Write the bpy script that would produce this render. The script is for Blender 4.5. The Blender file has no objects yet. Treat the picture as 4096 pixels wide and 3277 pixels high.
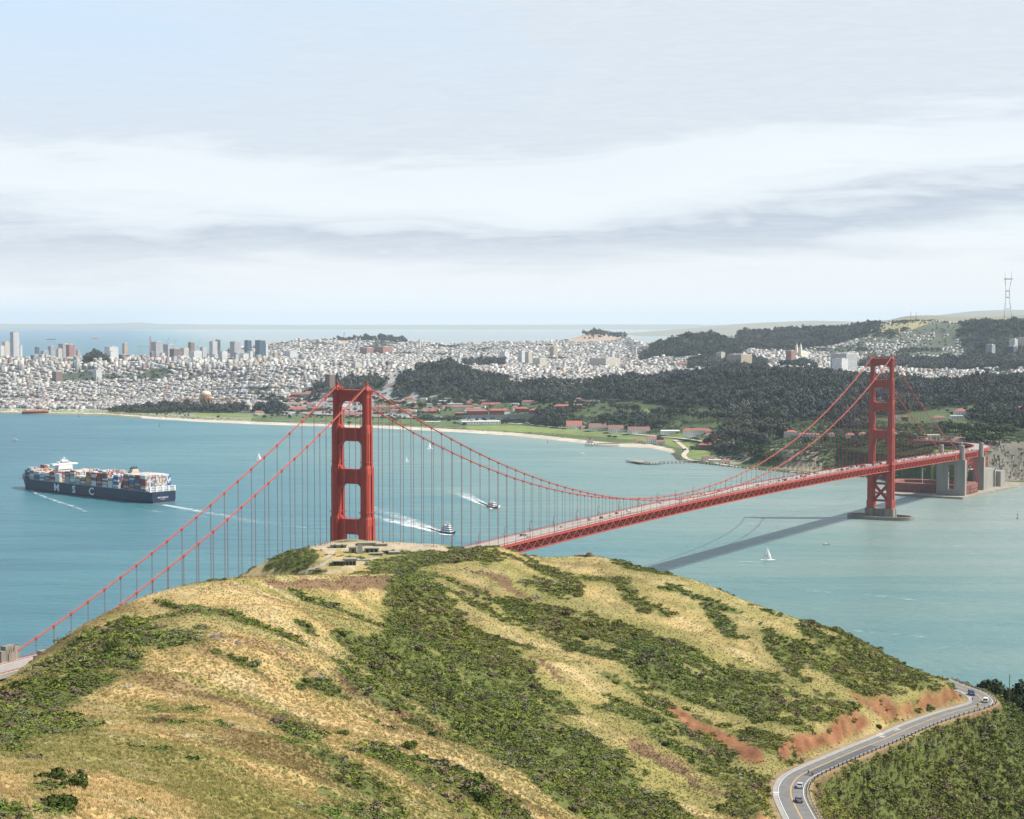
import bpy, bmesh, math, random
import numpy as np
from mathutils import Vector, Matrix
random.seed(7); RNG = np.random.default_rng(11)
scn = bpy.context.scene
COL = scn.collection
R = math.radians
# ---------------------------------------------------------------- camera
F, TH, H = 7075.7, 0.05004391, 275.94
cam_d = bpy.data.cameras.new('camera'); cam = bpy.data.objects.new('camera', cam_d); COL.objects.link(cam)
cam.location = (0, 0, H); cam.rotation_euler = (math.pi/2 - TH, 0, 0)
cam_d.sensor_width = 36; cam_d.sensor_fit = 'HORIZONTAL'; cam_d.lens = F/4096*36
cam_d.clip_start = 1; cam_d.clip_end = 400000
scn.camera = cam
scn.render.resolution_x = 1024; scn.render.resolution_y = 819
# ---------------------------------------------------------------- light
HAZE = 1.8e-5
SUN_EL, SUN_AZ = R(52), R(92)      # azimuth clockwise from +Y
sun_d = bpy.data.lights.new('sun', 'SUN'); sun_d.energy = 4.9; sun_d.angle = R(0.5); sun_d.color = (1.0, 0.95, 0.86)
sun = bpy.data.objects.new('sun', sun_d); COL.objects.link(sun)
sdir = Vector((math.cos(SUN_EL)*math.sin(SUN_AZ), math.cos(SUN_EL)*math.cos(SUN_AZ), math.sin(SUN_EL)))
sun.rotation_euler = sdir.to_track_quat('Z', 'Y').to_euler()
sun.location = (300, 0, 800)
scn.view_settings.view_transform = 'Standard'; scn.view_settings.look = 'None'
scn.view_settings.exposure = 0.38; scn.view_settings.gamma = 1.0
# world: Nishita sky with a deck of thin high cloud
w = bpy.data.worlds.new('World'); scn.world = w; w.use_nodes = True
nt = w.node_tree; nt.nodes.clear()
def N(nt, t, **k):
    n = nt.nodes.new(t)
    for a, b in k.items():
        if a.startswith('i_'): n.inputs[a[2:].replace('_', ' ')].default_value = b
        else: setattr(n, a, b)
    return n
L = lambda nt, a, b: nt.links.new(a, b)
sky = N(nt, 'ShaderNodeTexSky'); sky.sky_type = 'NISHITA'; sky.sun_disc = False
sky.sun_elevation = SUN_EL; sky.sun_rotation = SUN_AZ; sky.altitude = 200; sky.dust_density = 2.0
bg1 = N(nt, 'ShaderNodeBackground', i_Strength=0.09); L(nt, sky.outputs[0], bg1.inputs[0])
tc = N(nt, 'ShaderNodeTexCoord'); sep = N(nt, 'ShaderNodeSeparateXYZ'); L(nt, tc.outputs['Generated'], sep.inputs[0])
def mth(nt, op, a, b=None, c=None, clamp=False):
    n = nt.nodes.new('ShaderNodeMath'); n.operation = op; n.use_clamp = clamp
    for i, v in enumerate((a, b, c)):
        if v is None: continue
        if isinstance(v, (int, float)): n.inputs[i].default_value = v
        else: nt.links.new(v, n.inputs[i])
    return n.outputs[0]
def ramp(nt, fac, stops, interp='LINEAR'):
    n = nt.nodes.new('ShaderNodeValToRGB'); n.color_ramp.interpolation = interp
    e = n.color_ramp.elements
    while len(e) > 1: e.remove(e[-1])
    e[0].position = stops[0][0]; e[0].color = (*stops[0][1], 1) if len(stops[0][1]) == 3 else stops[0][1]
    for p, c in stops[1:]:
        q = e.new(p); q.color = (*c, 1)
    nt.links.new(fac, n.inputs[0]); return n.outputs[0]
def noise(nt, vec, scale, detail=4, rough=.5, dist=0.):
    n = N(nt, 'ShaderNodeTexNoise', i_Scale=scale, i_Detail=detail, i_Roughness=rough, i_Distortion=dist)
    if vec is not None: nt.links.new(vec, n.inputs['Vector'])
    return n.outputs['Fac']
az = mth(nt, 'ARCTAN2', sep.outputs[0], sep.outputs[1])
el = mth(nt, 'ARCSINE', sep.outputs[2])
cmb = N(nt, 'ShaderNodeCombineXYZ')
L(nt, mth(nt, 'MULTIPLY', az, 2.3), cmb.inputs[0]); L(nt, mth(nt, 'MULTIPLY', el, 13.0), cmb.inputs[1])
n1 = noise(nt, cmb.outputs[0], 1.6, 7, .52, .5)
cmb2 = N(nt, 'ShaderNodeCombineXYZ')
L(nt, mth(nt, 'MULTIPLY', az, 5.0), cmb2.inputs[0]); L(nt, mth(nt, 'MULTIPLY', el, 42.0), cmb2.inputs[1])
n2 = noise(nt, cmb2.outputs[0], 1.9, 8, .6, .9)
# grey band of stratus about 2.4-3.8 degrees up, rising to the right
wob = mth(nt, 'ADD', mth(nt, 'MULTIPLY', mth(nt, 'SUBTRACT', n1, .5), .085), mth(nt, 'MULTIPLY', mth(nt, 'SUBTRACT', n2, .5), .04))
rise = mth(nt, 'MULTIPLY', mth(nt, 'MAXIMUM', az, 0.02), 0.075)
ec = mth(nt, 'SUBTRACT', mth(nt, 'ADD', el, wob), rise)
band = ramp(nt, mth(nt, 'MULTIPLY', ec, 10.0), [(0, (0,)*3), (.16, (.0,)*3), (.25, (.30,)*3), (.36, (.85,)*3), (.43, (.95,)*3), (.48, (.55,)*3), (.56, (.18,)*3), (.66, (0,)*3), (.86, (.10,)*3), (.98, (.5,)*3), (1, (.5,)*3)], 'LINEAR')
upper = ramp(nt, mth(nt, 'ADD', el, mth(nt, 'MULTIPLY', mth(nt, 'SUBTRACT', n1, .5), .09)), [(0, (0,)*3), (.085, (0,)*3), (.15, (.36,)*3), (.20, (.17,)*3), (.6, (.15,)*3)])
n3 = noise(nt, cmb2.outputs[0], 6.0, 8, .65, 1.5); band = mth(nt, 'MULTIPLY', band, ramp(nt, n3, [(.3, (.72,)*3), (.62, (1.0,)*3)]))
grey = mth(nt, 'MAXIMUM', band, mth(nt, 'MULTIPLY', upper, ramp(nt, n2, [(0, (.55,)*3), (.6, (1,)*3)])), clamp=True)
mixc = N(nt, 'ShaderNodeMix', data_type='RGBA'); mixc.inputs[6].default_value = (0.84, 0.895, 0.935, 1); mixc.inputs[7].default_value = (0.49, 0.56, 0.665, 1)
L(nt, grey, mixc.inputs[0])
# blue showing through at upper left
bl = mth(nt, 'MULTIPLY', ramp(nt, el, [(0, (0,)*3), (.09, (0,)*3), (.18, (1,)*3), (1, (1,)*3)]), ramp(nt, mth(nt, 'ADD', mth(nt, 'MULTIPLY', az, -2.2), mth(nt, 'MULTIPLY', mth(nt, 'SUBTRACT', n1, .5), 1.6)), [(0, (0,)*3), (0.0, (.25,)*3), (.55, (1,)*3)]))
mixb = N(nt, 'ShaderNodeMix', data_type='RGBA'); mixb.inputs[7].default_value = (0.58, 0.75, 0.94, 1)
L(nt, mth(nt, 'MULTIPLY', bl, .9), mixb.inputs[0]); L(nt, mixc.outputs[2], mixb.inputs[6])
# warm white near the horizon
mixh = N(nt, 'ShaderNodeMix', data_type='RGBA'); mixh.inputs[7].default_value = (0.90, 0.91, 0.915, 1)
L(nt, ramp(nt, el, [(0, (.8,)*3), (.03, (.5,)*3), (.05, (0,)*3)]), mixh.inputs[0]); L(nt, mixb.outputs[2], mixh.inputs[6])
bg2 = N(nt, 'ShaderNodeBackground', i_Strength=0.86); L(nt, mixh.outputs[2], bg2.inputs[0])
mx = N(nt, 'ShaderNodeMixShader')
# the cloud deck covers the sky over the city; the unseen sky overhead and behind is made open blue to deepen shade
fw = N(nt, 'ShaderNodeMapRange', interpolation_type='SMOOTHSTEP'); fw.inputs[1].default_value = -.15; fw.inputs[2].default_value = .55; L(nt, sep.outputs[1], fw.inputs[0])
fe = N(nt, 'ShaderNodeMapRange', interpolation_type='SMOOTHSTEP'); fe.inputs[1].default_value = .75; fe.inputs[2].default_value = .3; L(nt, el, fe.inputs[0])
L(nt, mth(nt, 'ADD', mth(nt, 'MULTIPLY', mth(nt, 'MULTIPLY', fw.outputs[0], fe.outputs[0]), .72), .22), mx.inputs[0])
L(nt, bg1.outputs[0], mx.inputs[1]); L(nt, bg2.outputs[0], mx.inputs[2])
wo = N(nt, 'ShaderNodeOutputWorld'); L(nt, mx.outputs[0], wo.inputs[0])
# ---------------------------------------------------------------- geometry of the view (used to survey where things stand)
CT, ST = math.cos(TH), math.sin(TH)
def ray(px, py):
    x = (px-2048)/F; v = -(py-1638.5)/F
    return x, v*ST+CT, v*CT-ST
def at_z(px, py, z=0.0):
    a, b, c = ray(px, py); t = (z-H)/c; return Vector((a*t, b*t, z))
def at_y(px, py, Y):
    a, b, c = ray(px, py); t = Y/b; return Vector((a*t, Y, H+c*t))
def proj(X, Y, Z):
    Z = Z-H; d = Y*CT-Z*ST
    return 2048+F*X/d, 1638.5-F*(Y*ST+Z*CT)/d
# ---------------------------------------------------------------- helpers
def tag(o, label=None, cat=None, group=None, kind=None):
    if label: o['label'] = label
    if cat: o['category'] = cat
    if group: o['group'] = group
    if kind: o['kind'] = kind
    return o
def empty(name, loc=(0, 0, 0), rz=0, label=None, cat=None, group=None):
    o = bpy.data.objects.new(name, None); COL.objects.link(o); o.location = loc; o.rotation_euler = (0, 0, rz)
    o.empty_display_size = .5
    return tag(o, label, cat, group)
CH = {}
def kids(o): return CH.get(o.name, [])
def setpar(c, p):
    c.parent = p; CH.setdefault(p.name, []).append(c)
def copy_tree(o, parent=None):
    c = o.copy(); COL.objects.link(c)
    if parent is not None: setpar(c, parent)
    for ch in kids(o): copy_tree(ch, c)
    return c
class MB:
    """collects boxes, bars and tubes for ONE mesh object"""
    def __init__(s): s.v = []; s.f = []; s.m = []; s.mi = 0
    def add(s, vs, fs):
        b = len(s.v); s.v.extend([tuple(v) for v in vs]); s.f.extend([tuple(i+b for i in f) for f in fs]); s.m.extend([s.mi]*len(fs)); return s
    def box(s, c, d, rz=0, taper=1.0, shift=(0, 0)):
        hx, hy, hz = d[0]/2, d[1]/2, d[2]/2; ca, sa = math.cos(rz), math.sin(rz); vs = []
        for z, k in ((-hz, 1), (hz, taper)):
            for x, y in ((-hx, -hy), (hx, -hy), (hx, hy), (-hx, hy)):
                x *= k; y *= k
                if z > 0: x += shift[0]; y += shift[1]
                vs.append((c[0]+x*ca-y*sa, c[1]+x*sa+y*ca, c[2]+z))
        return s.add(vs, [(0, 3, 2, 1), (4, 5, 6, 7), (0, 1, 5, 4), (1, 2, 6, 5), (2, 3, 7, 6), (3, 0, 4, 7)])
    def bar(s, a, b, w=.1, h=None, up=(0, 0, 1)):
        a = Vector(a); b = Vector(b); d = (b-a)
        if d.length < 1e-6: return s
        d.normalize(); u = Vector(up)
        if abs(d.dot(u)) > .99: u = Vector((1, 0, 0))
        x = d.cross(u).normalized(); y = x.cross(d).normalized(); h = h or w
        vs = [p + x*(i*w/2) + y*(j*h/2) for p in (a, b) for i, j in ((-1, -1), (1, -1), (1, 1), (-1, 1))]
        return s.add(vs, [(0, 3, 2, 1), (4, 5, 6, 7), (0, 1, 5, 4), (1, 2, 6, 5), (2, 3, 7, 6), (3, 0, 4, 7)])
    def tube(s, pts, r, n=8, cap=True):
        pts = [Vector(p) for p in pts]; rs = r if isinstance(r, (list, tuple)) else [r]*len(pts); vs = []; fs = []
        for i, p in enumerate(pts):
            d = (pts[min(i+1, len(pts)-1)]-pts[max(i-1, 0)]).normalized(); u = Vector((0, 0, 1)) if abs(d.z) < .95 else Vector((1, 0, 0))
            x = d.cross(u).normalized(); y = x.cross(d).normalized()
            for k in range(n):
                a = 2*math.pi*k/n; vs.append(p+x*math.cos(a)*rs[i]+y*math.sin(a)*rs[i])
        for i in range(len(pts)-1):
            for k in range(n):
                a = i*n+k; b = i*n+(k+1) % n; fs.append((a, b, b+n, a+n))
        if cap: fs.append(tuple(range(n))[::-1]); fs.append(tuple(range((len(pts)-1)*n, len(pts)*n)))
        return s.add(vs, fs)
    def prism(s, poly, z0, z1, top=None):
        n = len(poly); top = top or poly
        return s.add([(x, y, z0) for x, y in poly]+[(x, y, z1) for x, y in top],
                     [tuple(range(n))[::-1], tuple(range(n, 2*n))]+[(i, (i+1) % n, (i+1) % n+n, i+n) for i in range(n)])
    def gable(s, c, d, rz=0, hip=0.0):
        """roof: footprint d[0] x d[1], height d[2], ridge along x"""
        hx, hy, h = d[0]/2, d[1]/2, d[2]; ca, sa = math.cos(rz), math.sin(rz)
        P = [(-hx, -hy, 0), (hx, -hy, 0), (hx, hy, 0), (-hx, hy, 0), (-hx+hip, 0, h), (hx-hip, 0, h)]
        return s.add([(c[0]+x*ca-y*sa, c[1]+x*sa+y*ca, c[2]+z) for x, y, z in P], [(0, 1, 5, 4), (2, 3, 4, 5), (1, 2, 5), (3, 0, 4), (0, 3, 2, 1)])
    def lathe(s, c, prof, n=16):
        vs = []; fs = []
        for r, z in prof:
            for k in range(n): a = 2*math.pi*k/n; vs.append((c[0]+r*math.cos(a), c[1]+r*math.sin(a), c[2]+z))
        for i in range(len(prof)-1):
            for k in range(n): a = i*n+k; b = i*n+(k+1) % n; fs.append((a, b, b+n, a+n))
        fs.append(tuple(range(n))[::-1]); fs.append(tuple(range((len(prof)-1)*n, len(prof)*n)))
        return s.add(vs, fs)
    def build(s, name, mat, parent=None, smooth=False, loc=None, rz=None):
        me = bpy.data.meshes.new(name); me.from_pydata(s.v, [], s.f)
        for m in (mat if isinstance(mat, (list, tuple)) else [mat]): me.materials.append(m)
        if any(s.m): me.polygons.foreach_set('material_index', s.m)
        if smooth: me.polygons.foreach_set('use_smooth', [True]*len(s.f))
        me.update()
        o = bpy.data.objects.new(name, me); COL.objects.link(o)
        if loc is not None: o.location = loc
        if rz is not None: o.rotation_euler[2] = rz
        if parent is not None: setpar(o, parent)
        return o
def np_mesh(name, V, Fq, mat, cols=None, smooth=False, attrs=None, link=True):
    V = np.asarray(V, dtype=np.float32); Fq = np.asarray(Fq, dtype=np.int32); k = Fq.shape[1]
    me = bpy.data.meshes.new(name); me.vertices.add(len(V)); me.vertices.foreach_set('co', V.ravel())
    me.loops.add(Fq.size); me.loops.foreach_set('vertex_index', Fq.ravel())
    me.polygons.add(len(Fq)); me.polygons.foreach_set('loop_start', np.arange(0, Fq.size, k, dtype=np.int32))
    me.polygons.foreach_set('loop_total', np.full(len(Fq), k, dtype=np.int32))
    if smooth: me.polygons.foreach_set('use_smooth', np.ones(len(Fq), dtype=bool))
    me.update(calc_edges=True)
    if cols is not None:
        dom = 'POINT' if len(cols) == len(V) else 'FACE'
        a = me.attributes.new('Col', 'FLOAT_COLOR', dom); c = np.ones((len(cols), 4), dtype=np.float32); c[:, :3] = cols; a.data.foreach_set('color', c.ravel())
    for an, av in (attrs or {}).items():
        a = me.attributes.new(an, 'FLOAT', 'POINT'); a.data.foreach_set('value', np.asarray(av, dtype=np.float32))
    me.materials.append(mat)
    o = bpy.data.objects.new(name, me)
    if link: COL.objects.link(o)
    return o
# ---------------------------------------------------------------- numpy noise
def _h(ix, iy, s):
    n = (ix.astype(np.int64)*374761393+iy.astype(np.int64)*668265263+s*982451653) & 0x7fffffff
    n = ((n ^ (n >> 13))*1274126177) & 0x7fffffff
    return ((n ^ (n >> 16)) & 0xffff)/65535.0
def vnoise(x, y, s=0):
    x = np.asarray(x, float); y = np.asarray(y, float)
    ix = np.floor(x); iy = np.floor(y); fx = x-ix; fy = y-iy; fx = fx*fx*(3-2*fx); fy = fy*fy*(3-2*fy)
    a = _h(ix, iy, s); b = _h(ix+1, iy, s); c = _h(ix, iy+1, s); d = _h(ix+1, iy+1, s)
    return (a*(1-fx)+b*fx)*(1-fy)+(c*(1-fx)+d*fx)*fy
def fbm(x, y, s=0, o=4, g=.5):
    t = 0; a = 1; n = 0
    for i in range(o): t = t+a*vnoise(x*2**i, y*2**i, s+i*17); n += a; a *= g
    return t/n
def inpoly(px, py, poly):
    r = np.zeros(px.shape, bool); n = len(poly); j = n-1
    for i in range(n):
        xi, yi = poly[i]; xj, yj = poly[j]
        c = ((yi > py) != (yj > py)) & (px < (xj-xi)*(py-yi)/((yj-yi) or 1e-9)+xi); r ^= c; j = i
    return r
# ---------------------------------------------------------------- materials
def pbsdf(name):
    m = bpy.data.materials.new(name); m.use_nodes = True; t = m.node_tree
    return m, t, t.nodes['Principled BSDF']
def mat(name, col, rough=.7, var=.12, scale=.5, metal=0, bump=0, spec=None, streak=False):
    m, t, p = pbsdf(name); p.inputs['Roughness'].default_value = rough; p.inputs['Metallic'].default_value = metal
    if spec is not None: p.inputs['Specular IOR Level'].default_value = spec
    if var:
        g = N(t, 'ShaderNodeNewGeometry'); mp = N(t, 'ShaderNodeMapping'); L(t, g.outputs['Position'], mp.inputs[0])
        mp.inputs['Scale'].default_value = (1, 1, .18) if streak else (1, 1, 1)
        f = noise(t, mp.outputs[0], scale, 6, .6)
        c = ramp(t, f, [(.25, tuple(x*(1-var) for x in col)), (.75, tuple(min(1, x*(1+var)) for x in col))])
        L(t, c, p.inputs['Base Color'])
        if bump:
            b = N(t, 'ShaderNodeBump', i_Strength=bump, i_Distance=.3); L(t, f, b.inputs['Height']); L(t, b.outputs[0], p.inputs['Normal'])
    else: p.inputs['Base Color'].default_value = (*col, 1)
    return m
def mat_attr(name, rough=.85, var=.15, scale=.05, bump=0, bdist=1.):
    m, t, p = pbsdf(name); p.inputs['Roughness'].default_value = rough; p.inputs['Specular IOR Level'].default_value = .15
    a = N(t, 'ShaderNodeAttribute', attribute_name='Col'); g = N(t, 'ShaderNodeNewGeometry'); f = noise(t, g.outputs['Position'], scale, 6, .6)
    mm = N(t, 'ShaderNodeMix', data_type='RGBA', blend_type='MULTIPLY'); mm.inputs[0].default_value = 1
    L(t, a.outputs['Color'], mm.inputs[6]); L(t, ramp(t, f, [(.25, (1-var,)*3), (.75, (1+var,)*3)]), mm.inputs[7]); L(t, mm.outputs[2], p.inputs['Base Color'])
    if bump:
        b = N(t, 'ShaderNodeBump', i_Strength=bump, i_Distance=bdist); L(t, f, b.inputs['Height']); L(t, b.outputs[0], p.inputs['Normal'])
    return m
def mat_leaf(name, c1, c2, rough=.8, tint=False):
    """foliage: colour differs from clump to clump and from plant to plant"""
    m, t, p = pbsdf(name); p.inputs['Roughness'].default_value = rough; p.inputs['Specular IOR Level'].default_value = .12
    a = N(t, 'ShaderNodeAttribute', attribute_name='rnd'); oi = N(t, 'ShaderNodeObjectInfo')
    f = mth(t, 'ADD', mth(t, 'MULTIPLY', a.outputs['Fac'], .55), mth(t, 'MULTIPLY', oi.outputs['Random'], .45))
    o_ = ramp(t, f, [(.1, c1), (.9, c2)])
    if tint:
        ta = N(t, 'ShaderNodeAttribute', attribute_name='tint'); ta.attribute_type = 'INSTANCER'; mm = N(t, 'ShaderNodeMix', data_type='RGBA', blend_type='MULTIPLY'); mm.inputs[0].default_value = 1; L(t, o_, mm.inputs[6]); L(t, ta.outputs['Color'], mm.inputs[7]); o_ = mm.outputs[2]
    L(t, o_, p.inputs['Base Color'])
    return m
ORANGE = mat('international_orange', (.385, .055, .036), .55, .2, .35, streak=True)
ORANGE2 = mat('international_orange_steelwork', (.31, .046, .032), .6, .15, .4)
CONC = mat('concrete', (.285, .272, .24), .9, .22, .12, streak=True)
CONCD = mat('weathered_concrete', (.24, .215, .18), .95, .30, .35, streak=True)
CONCG = mat('green_stained_concrete', (.27, .275, .19), .95, .28, .4)
ASPH = mat('asphalt', (.155, .15, .143), .92, .22, .35)
DECK = mat('bridge_roadway', (.30, .285, .265), .9, .12, .08)
WALKW = mat('walkway_concrete', (.52, .49, .45), .9, .08, .3)
WHITE = mat('white_paint', (.78, .78, .76), .6, .06, .3)
YEL = mat('yellow_paint', (.74, .46, .10), .7, .1, .5)
YSIGN = mat('yellow_sign', (.85, .52, .03), .5, 0)
BLACK = mat('black_rubber', (.02, .02, .022), .7, 0)
GLASS = mat('dark_glass', (.03, .045, .06), .12, 0)
WOOD = mat('weathered_timber', (.13, .095, .065), .95, .3, .8)
STEEL = mat('galvanised_steel', (.36, .36, .36), .5, .15, .6, metal=.3)
REDROOF = mat('red_tile_roof', (.31, .115, .085), .85, .22, .15)
BROOF = mat('brown_shingle_roof', (.20, .12, .095), .9, .2, .2)
CREAM = mat('cream_plaster', (.72, .66, .55), .85, .08, .1)
WPLAST = mat('white_plaster', (.80, .79, .76), .85, .06, .1)
BRICK = mat('red_brick', (.30, .095, .065), .9, .2, .2)
SAND = mat('beach_sand', (.47, .41, .32), .95, .12, .02)
FOAM = mat('white_foam', (.80, .83, .83), .9, .05, .3)
# ================================================================ WATER
def water_material():
    m, t, p = pbsdf('bay_water')
    g = N(t, 'ShaderNodeNewGeometry'); s = N(t, 'ShaderNodeSeparateXYZ'); L(t, g.outputs['Position'], s.inputs[0])
    # blue-green water, milky grey at right with sun glint painted into the colour
    big = noise(t, g.outputs['Position'], .0011, 5, .55, .6)
    mp = N(t, 'ShaderNodeMapping'); mp.inputs['Rotation'].default_value = (0, 0, R(-14)); mp.inputs['Scale'].default_value = (.0012, .0065, 1); L(t, g.outputs['Position'], mp.inputs[0])
    bands = noise(t, mp.outputs[0], 1.0, 7, .62, 1.2)
    f = mth(t, 'ADD', mth(t, 'ADD', mth(t, 'MULTIPLY', s.outputs[0], .00052), mth(t, 'MULTIPLY', mth(t, 'SUBTRACT', s.outputs[1], 1900.), .00011)), mth(t, 'MULTIPLY', mth(t, 'SUBTRACT', big, .5), .55))
    f = mth(t, 'ADD', mth(t, 'ADD', f, .42), mth(t, 'MULTIPLY', mth(t, 'SUBTRACT', bands, .5), .75))
    c = ramp(t, f, [(0, (.028, .120, .160)), (.32, (.055, .178, .205)), (.58, (.125, .228, .215)), (1, (.255, .300, .272))])
    # thin whitecap lines gathered along the current bands
    mp2 = N(t, 'ShaderNodeMapping'); mp2.inputs['Rotation'].default_value = (0, 0, R(-11)); mp2.inputs['Scale'].default_value = (.012, .085, 1); L(t, g.outputs['Position'], mp2.inputs[0])
    wc = noise(t, mp2.outputs[0], 1.0, 9, .68, 1.4)
    cap = mth(t, 'MULTIPLY', ramp(t, wc, [(0, (0,)*3), (.675, (0,)*3), (.72, (1,)*3)]), ramp(t, bands, [(0, (.05,)*3), (.5, (.15,)*3), (.62, (1,)*3)]))
    mm = N(t, 'ShaderNodeMix', data_type='RGBA'); mm.inputs[7].default_value = (.62, .68, .68, 1); L(t, mth(t, 'MULTIPLY', cap, .75), mm.inputs[0]); L(t, c, mm.inputs[6])
    L(t, mm.outputs[2], p.inputs['Base Color'])
    p.inputs['Roughness'].default_value = .32; p.inputs['IOR'].default_value = 1.33
    mp3 = N(t, 'ShaderNodeMapping'); mp3.inputs['Rotation'].default_value = (0, 0, R(12)); mp3.inputs['Scale'].default_value = (.35, 1, 1); L(t, g.outputs['Position'], mp3.inputs[0])
    w1 = noise(t, mp3.outputs[0], .22, 8, .66, .4); w2 = noise(t, mp3.outputs[0], .03, 6, .6, .6)
    hh = mth(t, 'ADD', mth(t, 'MULTIPLY', w1, 2.2), mth(t, 'MULTIPLY', w2, 7.0))
    b = N(t, 'ShaderNodeBump', i_Strength=1.0, i_Distance=1.1); L(t, hh, b.inputs['Height']); L(t, b.outputs[0], p.inputs['Normal'])
    return m
WATER = water_material()
mb = MB(); xs = [-90000, -12000, -3000, 0, 3000, 12000, 90000]; ys = [-3000, 400, 1500, 3000, 7000, 20000, 60000, 140000]
vs = [(x, y, 0) for y in ys for x in xs]; fs = [(j*7+i, j*7+i+1, (j+1)*7+i+1, (j+1)*7+i) for j in range(7) for i in range(6)]
mb.add(vs, fs); tag(mb.build('water', WATER), 'blue green strait and bay water with streaks of chop', kind='structure')
# ================================================================ NEAR HEADLAND
ROAD_PX = [(3745, 2712, 127.), (3800, 2735, 128.), (3837, 2750, 129), (3887, 2768, 130), (3920, 2788, 130.6), (3929, 2808, 131), (3895, 2826, 131.2), (3786, 2857, 131.6), (3667, 2900, 132.5), (3548, 2952, 134), (3429, 3000, 135.5), (3310, 3051, 137),
           (3239, 3083, 138), (3191, 3110, 138.5), (3167, 3143, 139), (3164, 3179, 139.5), (3176, 3214, 140), (3194, 3250, 140.5), (3212, 3284, 141), (3240, 3340, 142), (3280, 3420, 143.5)]
def catmull(P, n=10):
    P = [Vector(p) for p in P]; out = []
    for i in range(len(P)-1):
        a = P[max(i-1, 0)]; b = P[i]; c = P[i+1]; d = P[min(i+2, len(P)-1)]
        for k in range(n):
            t = k/n; out.append(.5*((2*b)+(c-a)*t+(2*a-5*b+4*c-d)*t*t+(3*b-a-3*c+d)*t**3))
    out.append(P[-1]); return out
ROAD = catmull([at_z(*p) for p in ROAD_PX], 10)
RA = np.array([tuple(p) for p in ROAD])
# survey points: pixel column, pixel row, distance
SV = [
 (-500, 3277, 150), (0, 3277, 172), (500, 3277, 190), (1000, 3277, 215), (1500, 3277, 262), (2000, 3277, 338), (2500, 3277, 425), (2900, 3277, 472),
 (-300, 3000, 250), (200, 3050, 238), (700, 3040, 262), (1200, 3050, 300), (1700, 3060, 372), (2150, 3040, 455), (2600, 3050, 505), (3000, 3120, 522),
 (-300, 2840, 390), (150, 2850, 372), (600, 2850, 360), (1100, 2850, 395), (1500, 2800, 455), (1900, 2850, 495), (2300, 2850, 548), (2650, 2900, 560),
 (50, 2740, 510), (300, 2650, 470), (700, 2600, 450), (1100, 2560, 480), (1500, 2550, 545), (1750, 2600, 570), (2000, 2650, 588), (2400, 2700, 598),
 (300, 2540, 540), (600, 2440, 545), (900, 2400, 550), (1200, 2370, 590), (1500, 2380, 615), (1700, 2420, 628),
 (-300, 2950, 500), (0, 2735, 530), (160, 2625, 540), (290, 2537, 548), (400, 2472, 555), (560, 2400, 570), (700, 2356, 580), (860, 2330, 592), (960, 2322, 602), (1140, 2316, 622), (1330, 2306, 640), (1540, 2296, 668),
 (1700, 2240, 715), (1850, 2203, 745), (1960, 2188, 760), (2060, 2205, 752), (2110, 2228, 742), (2165, 2256, 742), (2205, 2248, 765), (2262, 2226, 778), (2380, 2226, 778), (2500, 2253, 770), (2700, 2313, 755), (2900, 2380, 742), (3100, 2445, 728), (3300, 2510, 712), (3450, 2572, 702), (3630, 2672, 694), (3740, 2716, 692), (3800, 2742, 690),
 (1850, 2350, 690), (2100, 2350, 700), (2100, 2500, 650), (2400, 2400, 700), (2400, 2550, 640), (2700, 2500, 672), (2700, 2700, 615), (2950, 2600, 660), (2950, 2800, 600), (3150, 2600, 668), (3150, 2800, 612), (3350, 2700, 650), (3500, 2740, 655),
 (2850, 2960, 560), (3020, 2950, 563), (3100, 2900, 580),
]
SVP = [at_y(*s) for s in SV]
# crest drops away behind; explicit surveyed X, Y, Z there
def pz(px, Y, z): return Vector(((px-2048)/F*(Y*CT-(z-H)*ST), Y, z))
BK = [(-600, 560, 110), (-100, 640, 110), (150, 640, 118), (400, 650, 128), (650, 670, 132), (900, 690, 140), (1150, 720, 146), (1400, 750, 150), (1600, 780, 155),
      (-600, 800, 70), (0, 800, 76), (500, 820, 78), (900, 820, 98), (1200, 850, 118), (1500, 870, 130), (1800, 860, 140), (2050, 860, 130),
      (2200, 880, 110), (2450, 880, 100), (2700, 850, 92), (3000, 830, 80), (3300, 800, 74), (3600, 780, 78), (3850, 770, 84), (4100, 760, 70), (4400, 740, 50),
      (-600, 1050, 45), (0, 1030, 55), (200, 1040, 58), (500, 1020, 45), (800, 1020, 45), (2200, 1050, 40), (2600, 1000, 20), (3200, 950, 10), (3700, 900, 5), (4300, 880, 0),
      (850, 1120, 88), (960, 1110, 115), (1050, 1105, 123), (1110, 1105, 128.5), (1180, 1110, 132), (1050, 1180, 70), (1250, 1040, 128), (1400, 1035, 128), (1600, 1040, 129), (1800, 1030, 130), (1950, 1020, 128),
      (1250, 1120, 132.6), (1330, 1145, 132.8), (1500, 1145, 132.8), (1650, 1140, 132.2), (1800, 1128, 131), (1950, 1110, 127), (2050, 1090, 112), (1330, 1095, 133), (1600, 1095, 132),
      (1330, 1175, 126), (1500, 1175, 126), (1700, 1170, 122), (1330, 1215, 112), (1500, 1215, 112), (1700, 1210, 106), (1900, 1180, 98), (1300, 1300, 60), (1600, 1300, 50), (1900, 1280, 30), (900, 1300, -10), (500, 1250, -10), (0, 1250, 20), (-600, 1250, 10), (1300, 1420, -15), (1800, 1420, -20), (2300, 1250, -15)]
BKP = [pz(*b) for b in BK]
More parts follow.
